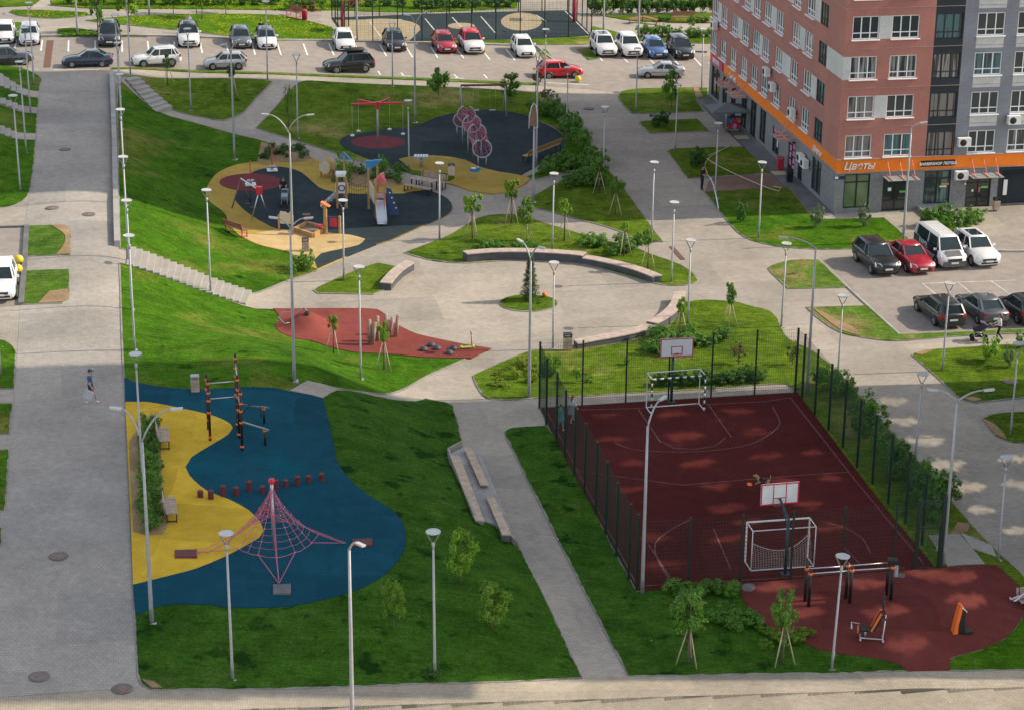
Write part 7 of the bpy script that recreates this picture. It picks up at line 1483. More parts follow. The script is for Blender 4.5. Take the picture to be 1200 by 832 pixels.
for p in me.polygons:
    c = p.center; p.use_smooth = True; p.material_index = 1 if (-0.2 < c.x < 0.22 and c.z > 0.52) else 2 if (c.z < 0.30 or c.x > 0.5 or c.z > 0.82 and c.x < 0) else 0
o = thing("dog", "beagle like tan, black and white dog leaping after a flying disc on the court", "dog", G(894, 576, 0.09), math.pi-0.15); link("body", me, o); o.scale = (0.95, 0.95, 0.95)
m = MB()
for y in (0.075, -0.075): m.extrude([Vector((0.40, y, 0.86)), Vector((0.35, y*1.2, 0.84)), Vector((0.33, y*1.4, 0.70)), Vector((0.39, y*1.4, 0.69))], (0, 0.012 if y > 0 else -0.012, 0))
m.build("ear", TAN_, o); m = MB(); m.lathe([(0.018, 0), (0.02, 0.01), (0, 0.02)], 6, (0.565, 0, 0.775), axis=(1, 0, 0)); [m.lathe([(0.013, 0), (0, 0.012)], 6, (0.455, y, 0.83), axis=(0.6, y*20, 0.2)) for y in (0.045, -0.045)]; m.build("nose_and_eyes", BLK_, o)
q = Pz(878.5, 567, 0.55); m = MB(); m.lathe([(0.0, 0.02), (0.10, 0.02), (0.13, 0.008), (0.14, -0.015), (0.13, -0.018), (0.11, 0.0), (0, 0.005)], 18); fo = m.build("flying_disc", ORANGEC); fo.location = q; fo.rotation_euler = (0.2, 0.1, 0); tag(fo, "orange flying disc in the air in front of the leaping dog", "flying disc")
# ================================================================== CARS
def paint(name, col, metal=0.15):
    if name in MATS: return MATS[name]
    m, t, b = newmat(name); v = coords(t, obj=True)
    t.links.new(ramp(t, noise(t, v, 1.5, 3), [(0.3, tuple(c*0.93 for c in col)), (0.7, tuple(min(1, c*1.05) for c in col))]), b.inputs[0])
    b.inputs["Roughness"].default_value = 0.32; b.inputs["Metallic"].default_value = metal; b.inputs["Coat Weight"].default_value = 0.8; b.inputs["Coat Roughness"].default_value = 0.04
    return m
CARGL = M("car glass", (0.014, 0.026, 0.030), 0.04, 0, 0.3, 1.5, spec=0.5)
TYRE = M("tyre rubber", (0.018, 0.018, 0.019), 0.85, 0, 0.2); RIM = M("alloy rim", (0.50, 0.51, 0.52), 0.35, 0.7, 0.1); TRIM = M("black plastic trim", (0.022, 0.023, 0.024), 0.6, 0, 0.2)
HEADL = M("headlight lens", (0.62, 0.66, 0.68), 0.12, 0.1, 0.1); TAILL = M("tail light lens", (0.45, 0.012, 0.015), 0.2, 0, 0.15); PLATE = M("number plate white", (0.7, 0.7, 0.7), 0.5, 0, 0.05)
STY = {  # L, W, H, belt, nose z, deck z, windscreen base, roof front, roof rear, rear glass base, clearance
 "sedan": (4.65, 1.80, 1.46, 0.94, 0.74, 1.00, 0.85, 0.10, -1.00, -1.75, 0.20),
 "hatch": (4.05, 1.74, 1.50, 0.95, 0.76, 0.98, 0.92, 0.25, -1.45, -1.92, 0.20),
 "estate": (4.60, 1.80, 1.50, 0.96, 0.76, 1.00, 0.90, 0.15, -1.80, -2.18, 0.20),
 "suv": (4.50, 1.86, 1.70, 1.06, 0.90, 1.10, 0.85, 0.20, -1.70, -2.12, 0.27),
 "mpv": (4.40, 1.80, 1.66, 1.00, 0.82, 1.05, 1.15, 0.35, -1.75, -2.08, 0.22),
 "van": (4.95, 1.90, 1.98, 1.16, 0.98, 1.25, 1.72, 1.10, -2.36, -2.44, 0.24)}
def car(label, style, mat, cpos, heading, roof_mat=None, extras=(), group="parked cars", scl=1.0):
    L0, W0, H0, BE, NO, DE, WF, RF, RR, RB, CL = STY[style]; w_ = W0/2
    o = thing("parked_car" if style != "van" else "parked_van", label, "van" if style == "van" else "car", cpos, heading, group); o.scale = (scl, scl, scl)
    h2 = L0/2
    st_ = [(-h2, DE*0.86, 0.80), (-h2+0.06, DE*0.95, 0.88), (-h2+0.28, DE, 0.965), (RB+0.1, DE, 0.99), (-h2*0.45, BE+0.02, 1.0), (0, BE, 1.0), (WF*0.7, BE-0.01, 1.0), (WF, BE, 0.995), (h2-0.75, (BE+NO)/2+0.04, 0.985), (h2-0.32, NO+0.02, 0.955), (h2-0.08, NO-0.08, 0.86), (h2, NO-0.2, 0.76)]
    st_ = sorted(st_, key=lambda q: q[0])
    m = MB(); rows = []
    for i, (x, zt, wf) in enumerate(st_):
        w1 = w_*wf; end = i in (0, len(st_)-1); zb = CL+(0.12 if end else 0.0)
        half = [(w1*0.80, zb), (w1*0.97, zb+0.10), (w1, zb+0.24), (w1*1.0, zt*0.66), (w1*0.965, zt-0.07), (w1*0.90, zt)]
        rows.append([(x, y, z) for y, z in half]+[(x, 0, zt+0.025)]+[(x, -y, z) for y, z in reversed(half)])
    n = len(rows[0])
    m.add([v for r in rows for v in r], [(i*n+j, i*n+(j+1) % n, (i+1)*n+(j+1) % n, (i+1)*n+j) for i in range(len(rows)-1) for j in range(n)]+[tuple(range(n-1, -1, -1)), tuple((len(rows)-1)*n+j for j in range(n))], 0, True)
    body = m.build("body", mat, o)
    bm_ = body.modifiers.new("soft", 'BEVEL'); bm_.width = 0.03; bm_.segments = 2; bm_.limit_method = 'ANGLE'; bm_.angle_limit = RAD(50)
    # glasshouse
    wb_, wt = w_*0.90, w_*0.72; zb, zt = BE-0.02, H0-0.07
    base = [(WF, wb_*0.93), (WF-0.35, wb_), (RB+0.35, wb_), (RB, wb_*0.9)]; top = [(RF, wt*0.93), (RF-0.2, wt), (RR+0.2, wt), (RR, wt*0.93)]
    ring0 = [(x, y, zb) for x, y in base]+[(x, -y, zb) for x, y in reversed(base)]; ring1 = [(x, y, zt) for x, y in top]+[(x, -y, zt) for x, y in reversed(top)]
    m = MB(); m.add(ring0+ring1, [(i, (i+1) % 8, 8+(i+1) % 8, 8+i) for i in range(8)]+[tuple(range(8, 16))]); m.build("windows", CARGL, o)
    rm = roof_mat or mat
    m = MB(); r0 = [(x+(0.03 if x > 0 else -0.03), y*1.03, zt-0.02) for x, y, z in ring1]; r1 = [(x*0.98, y*0.96, H0-0.015) for x, y, z in ring1]; r2 = [(x*0.9, y*0.6, H0+0.015) for x, y, z in ring1]
    m.add(r0+r1+r2, [(i, (i+1) % 8, 8+(i+1) % 8, 8+i) for i in range(8)]+[(8+i, 8+(i+1) % 8, 16+(i+1) % 8, 16+i) for i in range(8)]+[tuple(range(16, 24))], 0, True)
    for s in (0, 7): m.bar(ring0[s], ring1[s], 0.09, 0.06)
    for s in (3, 4): m.bar(ring0[s], ring1[s], 0.12, 0.12)
    for s in (2, 5): m.bar(ring0[s], ring1[s], 0.13, 0.05)
    for sy in (1, -1):
        m.bar((-0.15, wb_*1.0*sy, zb), (-0.25, wt*1.0*sy, zt), 0.08, 0.05)
        if style in ("suv", "estate", "mpv"): m.bar((RB*0.62, wb_*sy, zb), (RB*0.62-0.03, wt*sy, zt), 0.10, 0.05)
    m.build("roof", rm, o)
    # wheels
    R = 0.31 if style in ("sedan", "hatch", "estate", "mpv") else 0.355; wb2 = L0*0.295
    for sx in (1, -1):
        for sy in (1, -1):
            a = MB(); a.lathe([(R*0.55, 0), (R*1.18, 0), (R*1.18, 0.016), (R*0.55, 0.016)], 20, (wb2*sx+0.02, (w_-0.012)*sy, R+0.03), axis=(0, sy, 0)); a.build("wheel_arch", TRIM, o)
            t = MB(); t.lathe([(R*0.6, -0.19), (R*0.93, -0.19), (R, -0.15), (R, -0.03), (R*0.93, 0.01), (R*0.62, 0.012), (R*0.58, -0.02)], 20, (wb2*sx, (w_+0.01)*sy, R), axis=(0, sy, 0)); to = t.build("wheel", TYRE, o)
            k = MB(); k.lathe([(R*0.62, -0.03), (R*0.60, 0.006), (R*0.52, 0.0), (R*0.2, -0.02), (R*0.14, 0.012), (0, 0.014)], 16, (wb2*sx, (w_+0.01)*sy, R), axis=(0, sy, 0))
            for q in range(5):
                a_ = 2*math.pi*q/5; k.bar((wb2*sx+R*0.12*math.cos(a_), (w_+0.012)*sy, R+R*0.12*math.sin(a_)), (wb2*sx+R*0.56*math.cos(a_), (w_+0.012)*sy, R+R*0.56*math.sin(a_)), 0.05, 0.03)
            k.build("rim", RIM, to)
    # lights, grille, plates, mirrors, bumpers
    for sy in (1, -1):
        q = MB(); q.add([(h2-0.05, w_*0.50*sy, NO-0.13), (h2-0.05, w_*0.52*sy, NO-0.25), (h2-0.26, w_*0.965*sy, NO-0.22), (h2-0.30, w_*0.955*sy, NO-0.06), (h2-0.2, w_*0.55*sy, NO-0.01), (h2-0.45, w_*0.90*sy, NO+0.035)], [(0, 1, 2, 3), (0, 3, 5, 4)]); [q.v.__setitem__(i, (v[0]+0.035, v[1]*1.012, v[2]+0.012)) for i, v in enumerate(q.v)]; q.build("headlight", HEADL, o)
        q = MB(); zz = DE-0.13; hgt = 0.14 if style in ("sedan",) else 0.26
        q.add([(-h2-0.012, w_*0.60*sy, zz-hgt*0.5), (-h2-0.012, w_*0.62*sy, zz+hgt*0.35), (-h2+0.08, w_*0.91*sy, zz+hgt*0.5), (-h2+0.26, w_*0.985*sy, zz+hgt*0.45), (-h2+0.24, w_*1.0*sy, zz-hgt*0.4), (-h2+0.06, w_*0.925*sy, zz-hgt*0.5)], [(0, 1, 2, 5), (5, 2, 3, 4)]); [q.v.__setitem__(i, (v[0]-0.01, v[1]*1.012, v[2])) for i, v in enumerate(q.v)]; q.build("tail_light", TAILL, o)
        q = MB(); q.box((WF-0.28, (w_+0.07)*sy, BE+0.07), (0.13, 0.2, 0.13), rz=0.2*sy); q.build("mirror", mat, o)
        q = MB(); q.box((0.02, w_*1.003*sy, BE*0.66), (L0*0.42, 0.012, 0.02)); [q.box((x, w_*1.004*sy, BE*0.84), (0.18, 0.016, 0.025)) for x in (0.05, -0.95)]; q.build("door_trim", TRIM, o)
    m = MB(); m.box((h2-0.005, 0, NO-0.26), (0.05, W0*0.52, 0.16)); m.box((h2-0.01, 0, CL+0.17), (0.05, W0*0.62, 0.13)); m.build("grille", TRIM, o)
    m = MB(); m.box((h2+0.025, 0, CL+0.27), (0.015, 0.52, 0.115)); m.build("number_plate", PLATE, o)
    m = MB(); m.box((-h2-0.012, 0, DE*0.62), (0.015, 0.52, 0.115)); m.build("number_plate", PLATE, o)
    m = MB(); m.box((-h2+0.03, 0, CL+0.2), (0.1, W0*0.70, 0.14)); m.build("rear_bumper_trim", TRIM, o)
    for e in extras:
        if e == "box":
            m = MB(); m.lathe([(0, -0.95), (0.2, -0.92), (0.36, -0.7), (0.4, 0.2), (0.3, 0.85), (0, 0.95)], 10, (-0.55, 0, H0+0.2), axis=(1, 0, 0)); bx = m.build("roof_box", TRIM, o)
            for i, v in enumerate(bx.data.vertices): v.co.z = H0+0.2+(v.co.z-H0-0.2)*0.5
        if e == "rails":
            m = MB(); [m.tube([(RF-0.25, wt*0.86*s, H0+0.0), (RF-0.4, wt*0.86*s, H0+0.06), (RR+0.4, wt*0.86*s, H0+0.06), (RR+0.25, wt*0.86*s, H0)], 0.022, 5) for s in (1, -1)]; m.build("roof_rail", STEEL, o)
        if e == "sunroof": m = MB(); m.box(((RF+RR)/2+0.2, 0, H0+0.02), (1.3, 0.8, 0.02)); m.build("sunroof", CARGL, o)
        if e == "stripe":
            m = MB(); m.box((0.0, w_*0.55, H0+0.02), (0.5, 0.1, 0.02)); m.build("roof_aerial", TRIM, o)
        if e == "vangraphics":
            for s in (1, -1): m = MB(); m.box((-0.3, (w_+0.006)*s, 1.02), (3.9, 0.012, 0.5)); m.build("side_graphic", M("navy vinyl", (0.015, 0.03, 0.06), 0.35, 0, 0.2), o)
            me = None
            for s in (1, -1):
                cu = bpy.data.curves.new("lettering", 'FONT'); cu.body = "FAMIL"; cu.size = 0.52; cu.extrude = 0.006; cu.align_x = 'CENTER'; tp = bpy.data.objects.new("t", cu); COL.objects.link(tp)
                me = bpy.data.meshes.new_from_object(tp.evaluated_get(bpy.context.evaluated_depsgraph_get())); bpy.data.objects.remove(tp); me.materials.clear(); me.materials.append(SIGNW)
                q = link("lettering", me, o); q.location = (-0.6, (w_+0.022)*s, 0.86); q.rotation_euler = (math.pi/2, 0, math.pi if s > 0 else 0)
            m = MB(); m.box((h2-0.37, 0, NO+0.09), (0.55, W0*0.56, 0.02), ry=0.42); m.build("bonnet_vinyl", M("grey vinyl", (0.12, 0.12, 0.12), 0.45), o)
            m = MB(); m.box((h2-0.03, 0, CL+0.22), (0.10, W0*0.84, 0.34)); m.build("front_bumper", M("grey bumper", (0.09, 0.095, 0.10), 0.6), o)
            m = MB(); [m.box((-0.6, y, H0+0.022), (3.0, 0.03, 0.015)) for y in (-0.45, -0.22, 0, 0.22, 0.45)]; m.build("roof_rib", mat, o)
    return o
PW = paint("white car paint", (0.72, 0.72, 0.71), 0.0); PSIL = paint("silver car paint", (0.42, 0.43, 0.44), 0.4); PGRY = paint("grey car paint", (0.11, 0.125, 0.14), 0.3); PBLK = paint("black car paint", (0.014, 0.016, 0.019), 0.1)
PNAVY = paint("dark blue car paint", (0.020, 0.034, 0.065), 0.2); PSLATE = paint("slate car paint", (0.045, 0.052, 0.058), 0.25); PRED = paint("red car paint", (0.52, 0.010, 0.018), 0.05); PCRIM = paint("dark red car paint", (0.36, 0.012, 0.028), 0.1); PBLU = paint("blue car paint", (0.05, 0.13, 0.32), 0.3); PDG = paint("dark green black paint", (0.020, 0.026, 0.027), 0.2); PGR2 = paint("light grey car paint", (0.50, 0.52, 0.54), 0.2)
HDN = math.atan2(-U.y, -U.x)                       # nose towards the camera, along the street grid
for lab, sty, mt, cx, by, kw in (
 ("white hatchback cut by the left edge of the back row", "hatch", PW, 5.5, 53.5, {}), ("light grey compact car second in the back row", "hatch", PGR2, 34.5, 55.5, {}), ("black off road car alone beside the planted strip", "suv", PBLK, 129, 57, {}),
 ("white crossover with a dark roof, a person standing behind it", "suv", PW, 222.5, 57.8, dict(roof_mat=PBLK)), ("dark grey hatchback beside a white one in the back row", "hatch", PGRY, 284, 58.8, {}), ("white hatchback with a dark roof next to the grey hatchback", "hatch", PW, 314, 59.8, dict(roof_mat=PGRY)),
 ("white hatchback near the left fence of the back court", "hatch", PW, 406, 61.8, {}), ("black hatchback in front of the back court", "hatch", PBLK, 465.5, 62.5, {}), ("small dark red car next to the white car with a red roof", "hatch", PCRIM, 524, 64.5, {}),
 ("white crossover with a red roof and red mirrors", "suv", PW, 557, 65.8, dict(roof_mat=PRED)), ("small white car beside the curved kerb of the driveway", "hatch", PW, 617.5, 69.8, {}), ("large white off road car with roof rails at the right of the driveway", "suv", PW, 713, 69, dict(extras=("rails", "sunroof"))),
 ("white crossover between the white off road car and the blue car", "suv", PW, 743, 69.8, {}), ("blue hatchback in the back row", "hatch", PBLU, 772.5, 70.8, {}), ("black people carrier at the right end of the back row", "mpv", PDG, 804, 71.8, {})):
    p = G(cx, by); L0 = STY[sty][0]*0.96; c = p+U*L0/2; c.z = T(c.x, c.y)+0.015; car(lab, sty, mt, c, HDN+random.uniform(-0.02, 0.02), group="cars parked in the back row", scl=0.97, **kw)
p = G(0.5, 358); c = p+U*2.2; c.z = T(c.x, c.y)+0.02; car("white car half outside the left edge of the frame beside yellow balls", "suv", PW, c, HDN, group="cars parked in the small left lot", scl=0.95)
def sidecar(lab, sty, mt, x0, x1, by, left, **kw):
    a, b = G(x0, by-0.5), G(x1, by+0.8 if False else by); L0 = STY[sty][0]; sc = max(0.86, min(1.06, (b-a).length/(L0+0.15)))
    p = G((x0+x1)/2, by); a, b = G(x0-30, by), G(x1+30, by+1.2); d = (b-a); d.z = 0; d.normalize()
    n = Vector((-d.y, d.x, 0)); c = p+n*STY[sty][1]/2*sc; c.z = T(c.x, c.y)+0.015
    car(lab, sty, mt, c, math.atan2(d.y, d.x)+(math.pi if left else 0), group="cars parked along the near kerb of the back road", scl=sc, **kw)
sidecar("slate grey car at the left edge of the back road", "suv", PSLATE, -14, 37, 78, False)
sidecar("dark blue saloon at the head of the promenade", "sedan", PNAVY, 72, 132.5, 80, True)
sidecar("white estate crossover facing left on the back road", "suv", PW, 158, 213, 80.5, True, extras=("rails",))
sidecar("silver hatchback facing left on the back road", "hatch", PSIL, 240, 290, 83.2, True)
sidecar("black off road car carrying a roof box", "suv", PBLK, 382, 441.5, 87, True, extras=("box",))
sidecar("bright red hatchback facing right on the back road", "hatch", PRED, 632, 685, 93.2, False)
sidecar("silver saloon facing left near the tower", "sedan", PSIL, 748, 803, 93, True)
dd = G(1107, 354)-G(1081, 333); dd.z = 0; dd.normalize(); HP = math.atan2(dd.y, dd.x)
for lab, sty, mt, px, py, kw in (("black crossover nosed out at the left of the right car park", "suv", PBLK, 1041, 325.5, {}), ("red saloon with a damaged nose beside the white van", "sedan", PCRIM, 1082, 323.5, {}), ("white van with dark lettered sides and a grey bonnet", "van", PW, 1118, 317.5, dict(extras=("vangraphics",))), ("white crossover with a dark sunroof right of the van", "suv", PW, 1158.6, 316, dict(extras=("sunroof",)))):
    p = G(px, py); c = p-dd*STY[sty][0]*0.47; c.z = T(c.x, c.y)+0.015; car(lab, sty, mt, c, HP, group="cars in the right car park", scl=0.96, **kw)
for lab, sty, mt, px, py in (("black estate car seen from behind beside the verge", "estate", PDG, 1117, 387), ("dark grey saloon seen from behind, the woman with the pram before it", "sedan", PGRY, 1168, 385), ("black car cut by the right edge of the frame", "hatch", PDG, 1213, 384)):
    p = G(px, py); c = p-dd*STY[sty][0]*0.48; c.z = T(c.x, c.y)+0.015; car(lab, sty, mt, c, HP+math.pi, group="cars in the right car park", scl=0.96)
# ================================================================== PLANTS
def leaf_mat(name, c0, c1, c2):
    m, t, b = newmat(name); g = nd(t, "ShaderNodeNewGeometry")
    c = ramp(t, g.outputs["Random Per Island"], [(0.0, c0), (0.5, c1), (1.0, c2)])
    oi = nd(t, "ShaderNodeObjectInfo"); c = mix(t, 1.0, c, ramp(t, oi.outputs["Random"], [(0, 0.82), (1, 1.15)]), 'MULTIPLY')
    t.links.new(c, b.inputs[0]); b.inputs["Roughness"].default_value = 0.55; b.inputs["Specular IOR Level"].default_value = 0.3
    tr = nd(t, "ShaderNodeBsdfTranslucent"); t.links.new(c, tr.inputs[0]); mx = nd(t, "ShaderNodeMixShader"); mx.inputs[0].default_value = 0.35
    out = [n for n in t.nodes if n.type == 'OUTPUT_MATERIAL'][0]; t.links.new(b.outputs[0], mx.inputs[1]); t.links.new(tr.outputs[0], mx.inputs[2]); t.links.new(mx.outputs[0], out.inputs[0])
    return m
LF = {"bright": leaf_mat("bright young leaves", (0.100, 0.213, 0.015), (0.163, 0.312, 0.022), (0.237, 0.388, 0.037)), "mid": leaf_mat("green leaves", (0.061, 0.166, 0.021), (0.105, 0.245, 0.028), (0.175, 0.333, 0.044)),
      "dark": leaf_mat("dark leaves", (0.027, 0.085, 0.017), (0.051, 0.136, 0.024), (0.093, 0.204, 0.034)), "grey": leaf_mat("grey green leaves", (0.07, 0.12, 0.05), (0.11, 0.17, 0.07), (0.16, 0.22, 0.10)), "purple": leaf_mat("purple brown leaves", (0.10, 0.05, 0.035), (0.14, 0.09, 0.05), (0.13, 0.15, 0.04)),
      "lime": leaf_mat("yellow green leaves", (0.13, 0.20, 0.012), (0.20, 0.29, 0.02), (0.27, 0.34, 0.03)), "fir": leaf_mat("fir needles", (0.05, 0.12, 0.022), (0.09, 0.18, 0.03), (0.18, 0.22, 0.05))}
BARK = M("grey brown bark", (0.12, 0.09, 0.065), 0.9, 0, 0.25, 6); STAKE = M("pale stake wood", (0.45, 0.36, 0.26), 0.8, 0, 0.2)
def leaf_cloud(name, n, clumps, leaf, seed, mat, top_heavy=0.0, shell=0.55, flat=1.0):
    """unit crown: n leaves in uneven clumps inside a 1 x 1 x 1 ellipsoid (radius 0.5, base at z=0)"""
    r = random.Random(seed); m = MB(); cs = []
    for _ in range(clumps):
        while True:
            p = Vector((r.uniform(-1, 1), r.uniform(-1, 1), r.uniform(-1, 1)))
            if 0.15 < p.length < 0.86: break
        p *= r.uniform(0.85, 1.08); cs.append((p, r.uniform(0.16, 0.38)))
    for _ in range(n):
        c, q = r.choice(cs); d = Vector((r.gauss(0, 1), r.gauss(0, 1), r.gauss(0, 1))).normalized(); p = c+d*q*(r.random()**0.4)
        nrm = (d+p*0.7+Vector((0, 0, 0.5))+Vector((r.uniform(-1, 1), r.uniform(-1, 1), r.uniform(-1, 1)))*0.8).normalized()
        x = nrm.orthogonal().normalized(); x = (Matrix.Rotation(r.uniform(0, 6.28), 3, nrm)@x); y = nrm.cross(x); s = leaf*r.uniform(0.6, 1.3)
        p = Vector((p.x*0.5, p.y*0.5, p.z*0.5*flat+0.5))
        m.add([p-x*s-y*s*0.1, p-y*s*0.55+x*0.0, p+x*s+y*s*0.1, p+y*s*0.55], [(0, 1, 2, 3)])
    return m.mesh(name, mat)
BUSH = {k: [leaf_cloud("foliage", 950, 22, 0.048, 10+i, LF[k]) for i in range(3)] for k in ("bright", "mid", "dark", "grey", "lime")}
CROWN = {k: [leaf_cloud("crown", 1250, 18, 0.05, 40+i, LF[k]) for i in range(3)] for k in ("bright", "mid", "dark")}
CROWN["fine"] = [leaf_cloud("crown", 2600, 26, 0.032, 90+i, LF["bright"]) for i in range(2)]; CROWN["finemid"] = [leaf_cloud("crown", 2600, 22, 0.034, 95+i, LF["mid"]) for i in range(2)]
CROWN["sparse"] = [leaf_cloud("crown", 260, 26, 0.06, 70+i, LF["mid"]) for i in range(2)]; CROWN["purple"] = [leaf_cloud("crown", 300, 24, 0.06, 80+i, LF["purple"]) for i in range(2)]
def tree(label, base, top, crown_px, w_px, kind="bright", stakes=3, group="young trees"):
    """base, top of crown and bottom of crown given by photo pixels"""
    b = G(*base, 0.03); sc = scale_at(b); k = 0.875*sc
    h = (base[1]-top[1])/k; cb = (base[1]-crown_px)/k; w_ = w_px/sc*1.2
    o = thing("young_tree", label, "tree", b, random.uniform(0, 6), group)
    r0 = 0.015+h*0.007
    m = MB(); bend = random.uniform(-0.06, 0.06); m.tube([(0, 0, -0.1), (bend, 0, cb*0.6), (0, bend, cb+(h-cb)*0.4), (0, 0, h*0.93)], [r0*1.4, r0, r0*0.7, r0*0.2], 6)
    rr = random.Random(int(base[0]*7+base[1]))
    for i in range(7):
        z = cb*0.9+(h-cb)*i/8; a = rr.uniform(0, 6.28); m.tube([(0, 0, z), (math.cos(a)*w_*0.33, math.sin(a)*w_*0.33, z+(h-cb)*0.22)], [r0*0.45, r0*0.12], 4)
    m.build("trunk", BARK, o)
    cm = rr.choice(CROWN[kind]); c = link("crown", cm, o); c.location = (0, 0, cb*0.97); c.scale = (w_, w_, (h-cb)*1.05); c.rotation_euler = (0, 0, rr.uniform(0, 6))
    for i in range(stakes):
        a = 2*math.pi*i/3+0.5; q = MB(); q.tube([(math.cos(a)*0.55, math.sin(a)*0.55, -0.1), (math.cos(a)*0.07, math.sin(a)*0.07, min(cb*1.05+0.15, 1.9))], 0.028, 5); q.build("stake", STAKE, o)
    return o
for lab, base, top, cbot, w_, kd, sk in (
 ("bright staked sapling at the left tip of the plaza lawn", (553.5, 281), (553, 229), 254, 22, "bright", 3), ("bright staked sapling right of the left plaza lamp, behind the low shrubs", (617.5, 283), (617, 235), 267, 19, "bright", 3), ("bright staked sapling close to the lamp on the plaza lawn", (661, 284), (664, 234), 258, 18, "bright", 3), ("bright sapling where two paths cross above the plaza lawn", (599, 263), (599, 211), 238, 17, "bright", 3),
 ("dark bushy staked tree at the top of the triangular lawn", (702, 227), (700, 184), 208, 22, "mid", 3), ("staked tree on the triangular lawn beside the dappled path", (721, 252), (723, 208), 234, 17, "mid", 3), ("small staked sapling among the plaza lawn shrubs", (731, 301), (728, 261), 276, 9, "bright", 3), ("staked sapling right of the plaza lawn shrubs", (759, 317), (758, 272), 290, 13, "mid", 3),
 ("thin leaning sapling behind the near right curved bench", (797, 399), (792, 349), 372, 12, "bright", 2), ("staked sapling alone on the lawn beside the wide path", (854.5, 384), (855, 332), 360, 14, "mid", 3), ("staked sapling with a tuft of leaves on the red surface", (391, 415), (392, 370), 390, 12, "bright", 3), ("staked sapling in front of the balance poles", (450, 434), (452, 376), 408, 15, "bright", 3),
 ("largest staked tree in front of the near court fence", (806, 779), (808, 687), 744, 43, "finemid", 3), ("narrow staked tree beside the red exercise corner", (917, 778), (916, 689), 741, 30, "finemid", 3),
 ("narrow sapling right of the rope pyramid on the grass", (461, 736), (460, 681), 730, 28, "fine", 0), ("open crowned sapling on the bank left of the terrace seats", (541, 683), (538, 624), 676, 40, "fine", 0), ("round crowned sapling low on the bank beside the grey path", (577, 738), (578, 686), 730, 42, "fine", 0),
 ("bushy tree on the sunny lawn before the car park", (514, 114), (514, 80), 111, 27, "mid", 0), ("tree behind the wide swing frame", (598, 122), (597, 90), 117, 27, "mid", 0), ("sparse purple leaved sapling near the red hatchback", (628, 109), (624, 84), 102, 16, "purple", 0), ("small purple leaved shrub tree at the lawn corner by the road", (642, 121), (642, 106), 118, 20, "purple", 0), ("dark bushy tree on the lawn by the silver saloon", (787, 127), (787, 86), 122, 19, "mid", 0),
 ("thin staked sapling beside the back stair", (197, 102), (197, 67), 83, 9, "mid", 2), ("dark topped sapling on the lawn right of the back stair", (273, 111), (272.5, 78), 93, 11, "dark", 2), ("wispy sapling at the edge of the shaded small lawn", (264, 113), (264, 98), 110, 9, "sparse", 0), ("wispy sapling left of the shaded lawn before the cross carousel", (338, 150), (335, 101), 140, 10, "sparse", 0),
 ("wispy sapling in the planting bed behind the slide tower", (404, 217), (403, 179), 215, 24, "sparse", 0), ("wispy sapling at the end of the planting bed near the picnic table", (448, 214), (447, 181), 210, 16, "sparse", 0), ("sparse purplish sapling behind the far court fence", (865, 428), (866, 402), 424, 17, "purple", 0), ("sparse purplish sapling at the far right corner of the court", (929, 428), (928, 402), 424, 15, "purple", 0),
 ("leafy tree at the far left path, left of the bright lollipop tree", (115, 38), (112, -8), 27, 16, "mid", 0), ("bright lollipop tree behind a lamp at the far path", (152, 38), (149, -8), 21, 27, "bright", 0), ("far street tree at the edge of the flower lawn, leftmost of four", (203, 18), (204, -14), 8, 22, "mid", 0), ("far pale street tree, second of four", (231, 18.5), (231, -14), 8, 14, "bright", 0), ("far yellowish street tree with a thick top, third of four", (237, 23), (237, -14), 12, 20, "bright", 0), ("far bright street tree, fourth of four", (264.5, 16.5), (265, -10), 10, 15, "bright", 0), ("thin pale tree in front of the long far hedge", (730, 18.5), (730, -10), 4, 10, "bright", 0), ("small dark tree by the right red bench", (809.5, 37), (811, 18), 34, 9, "mid", 0)):
    tree(lab, base, top, cbot, w_, kd, sk)
# conifer of the plaza island
b = G(621, 353, 0.06); o = thing("fir_tree", "slender young fir on the round island of the plaza", "tree", b); hh = 2.95
m = MB(); m.tube([(0, 0, -0.1), (0, 0, hh)], [0.06, 0.01], 6); m.build("trunk", BARK, o)
m = MB(); r = random.Random(5)
for i in range(2600):
    t = r.random()**0.75; z = 0.12+(hh-0.12)*(1-t)*1.0; R = (0.66*(1-(z/hh))**0.9+0.03)*(0.75+0.25*math.sin(z*17+r.random())); a = r.uniform(0, 6.28); q = R*r.random()**0.45; p = Vector((math.cos(a)*q, math.sin(a)*q, z)); d = Vector((math.cos(a), math.sin(a), r.uniform(-0.1, 0.6))).normalized(); s = Vector((-d.y, d.x, 0)).normalized(); e = 0.13; m.add([p-s*0.034, p+s*0.034, p+d*e+s*0.012, p+d*e-s*0.012], [(0, 1, 2, 3)])
m.build("crown", LF["fir"], o)
def shrubs(label, group, kind, items, name="shrub", cat="shrub"):
    """items: (px, py of the foot, width px, height px)"""
    for x, y, w_, h in items:
        b = G(x, y, 0.0); sc = scale_at(b); r = random.Random(int(x*31+y*17)); ms = r.choice(BUSH[kind])
        o = link(name, ms); o.location = b; a = w_/sc*1.12; o.scale = (a, a*r.uniform(0.85, 1.05), h/(sc*0.90)*1.12); o.rotation_euler = (0, 0, r.uniform(0, 6.28)); tag(o, label, cat, group)
def row(p0, p1, n, w_, h, j=3):
    r = random.Random(int(p0[0]+p1[1])); return [(p0[0]+(p1[0]-p0[0])*(i+0.5)/n+r.uniform(-j, j), p0[1]+(p1[1]-p0[1])*(i+0.5)/n+r.uniform(-j, j)*0.5, w_*r.uniform(0.8, 1.2), h*r.uniform(0.8, 1.25)) for i in range(n)]
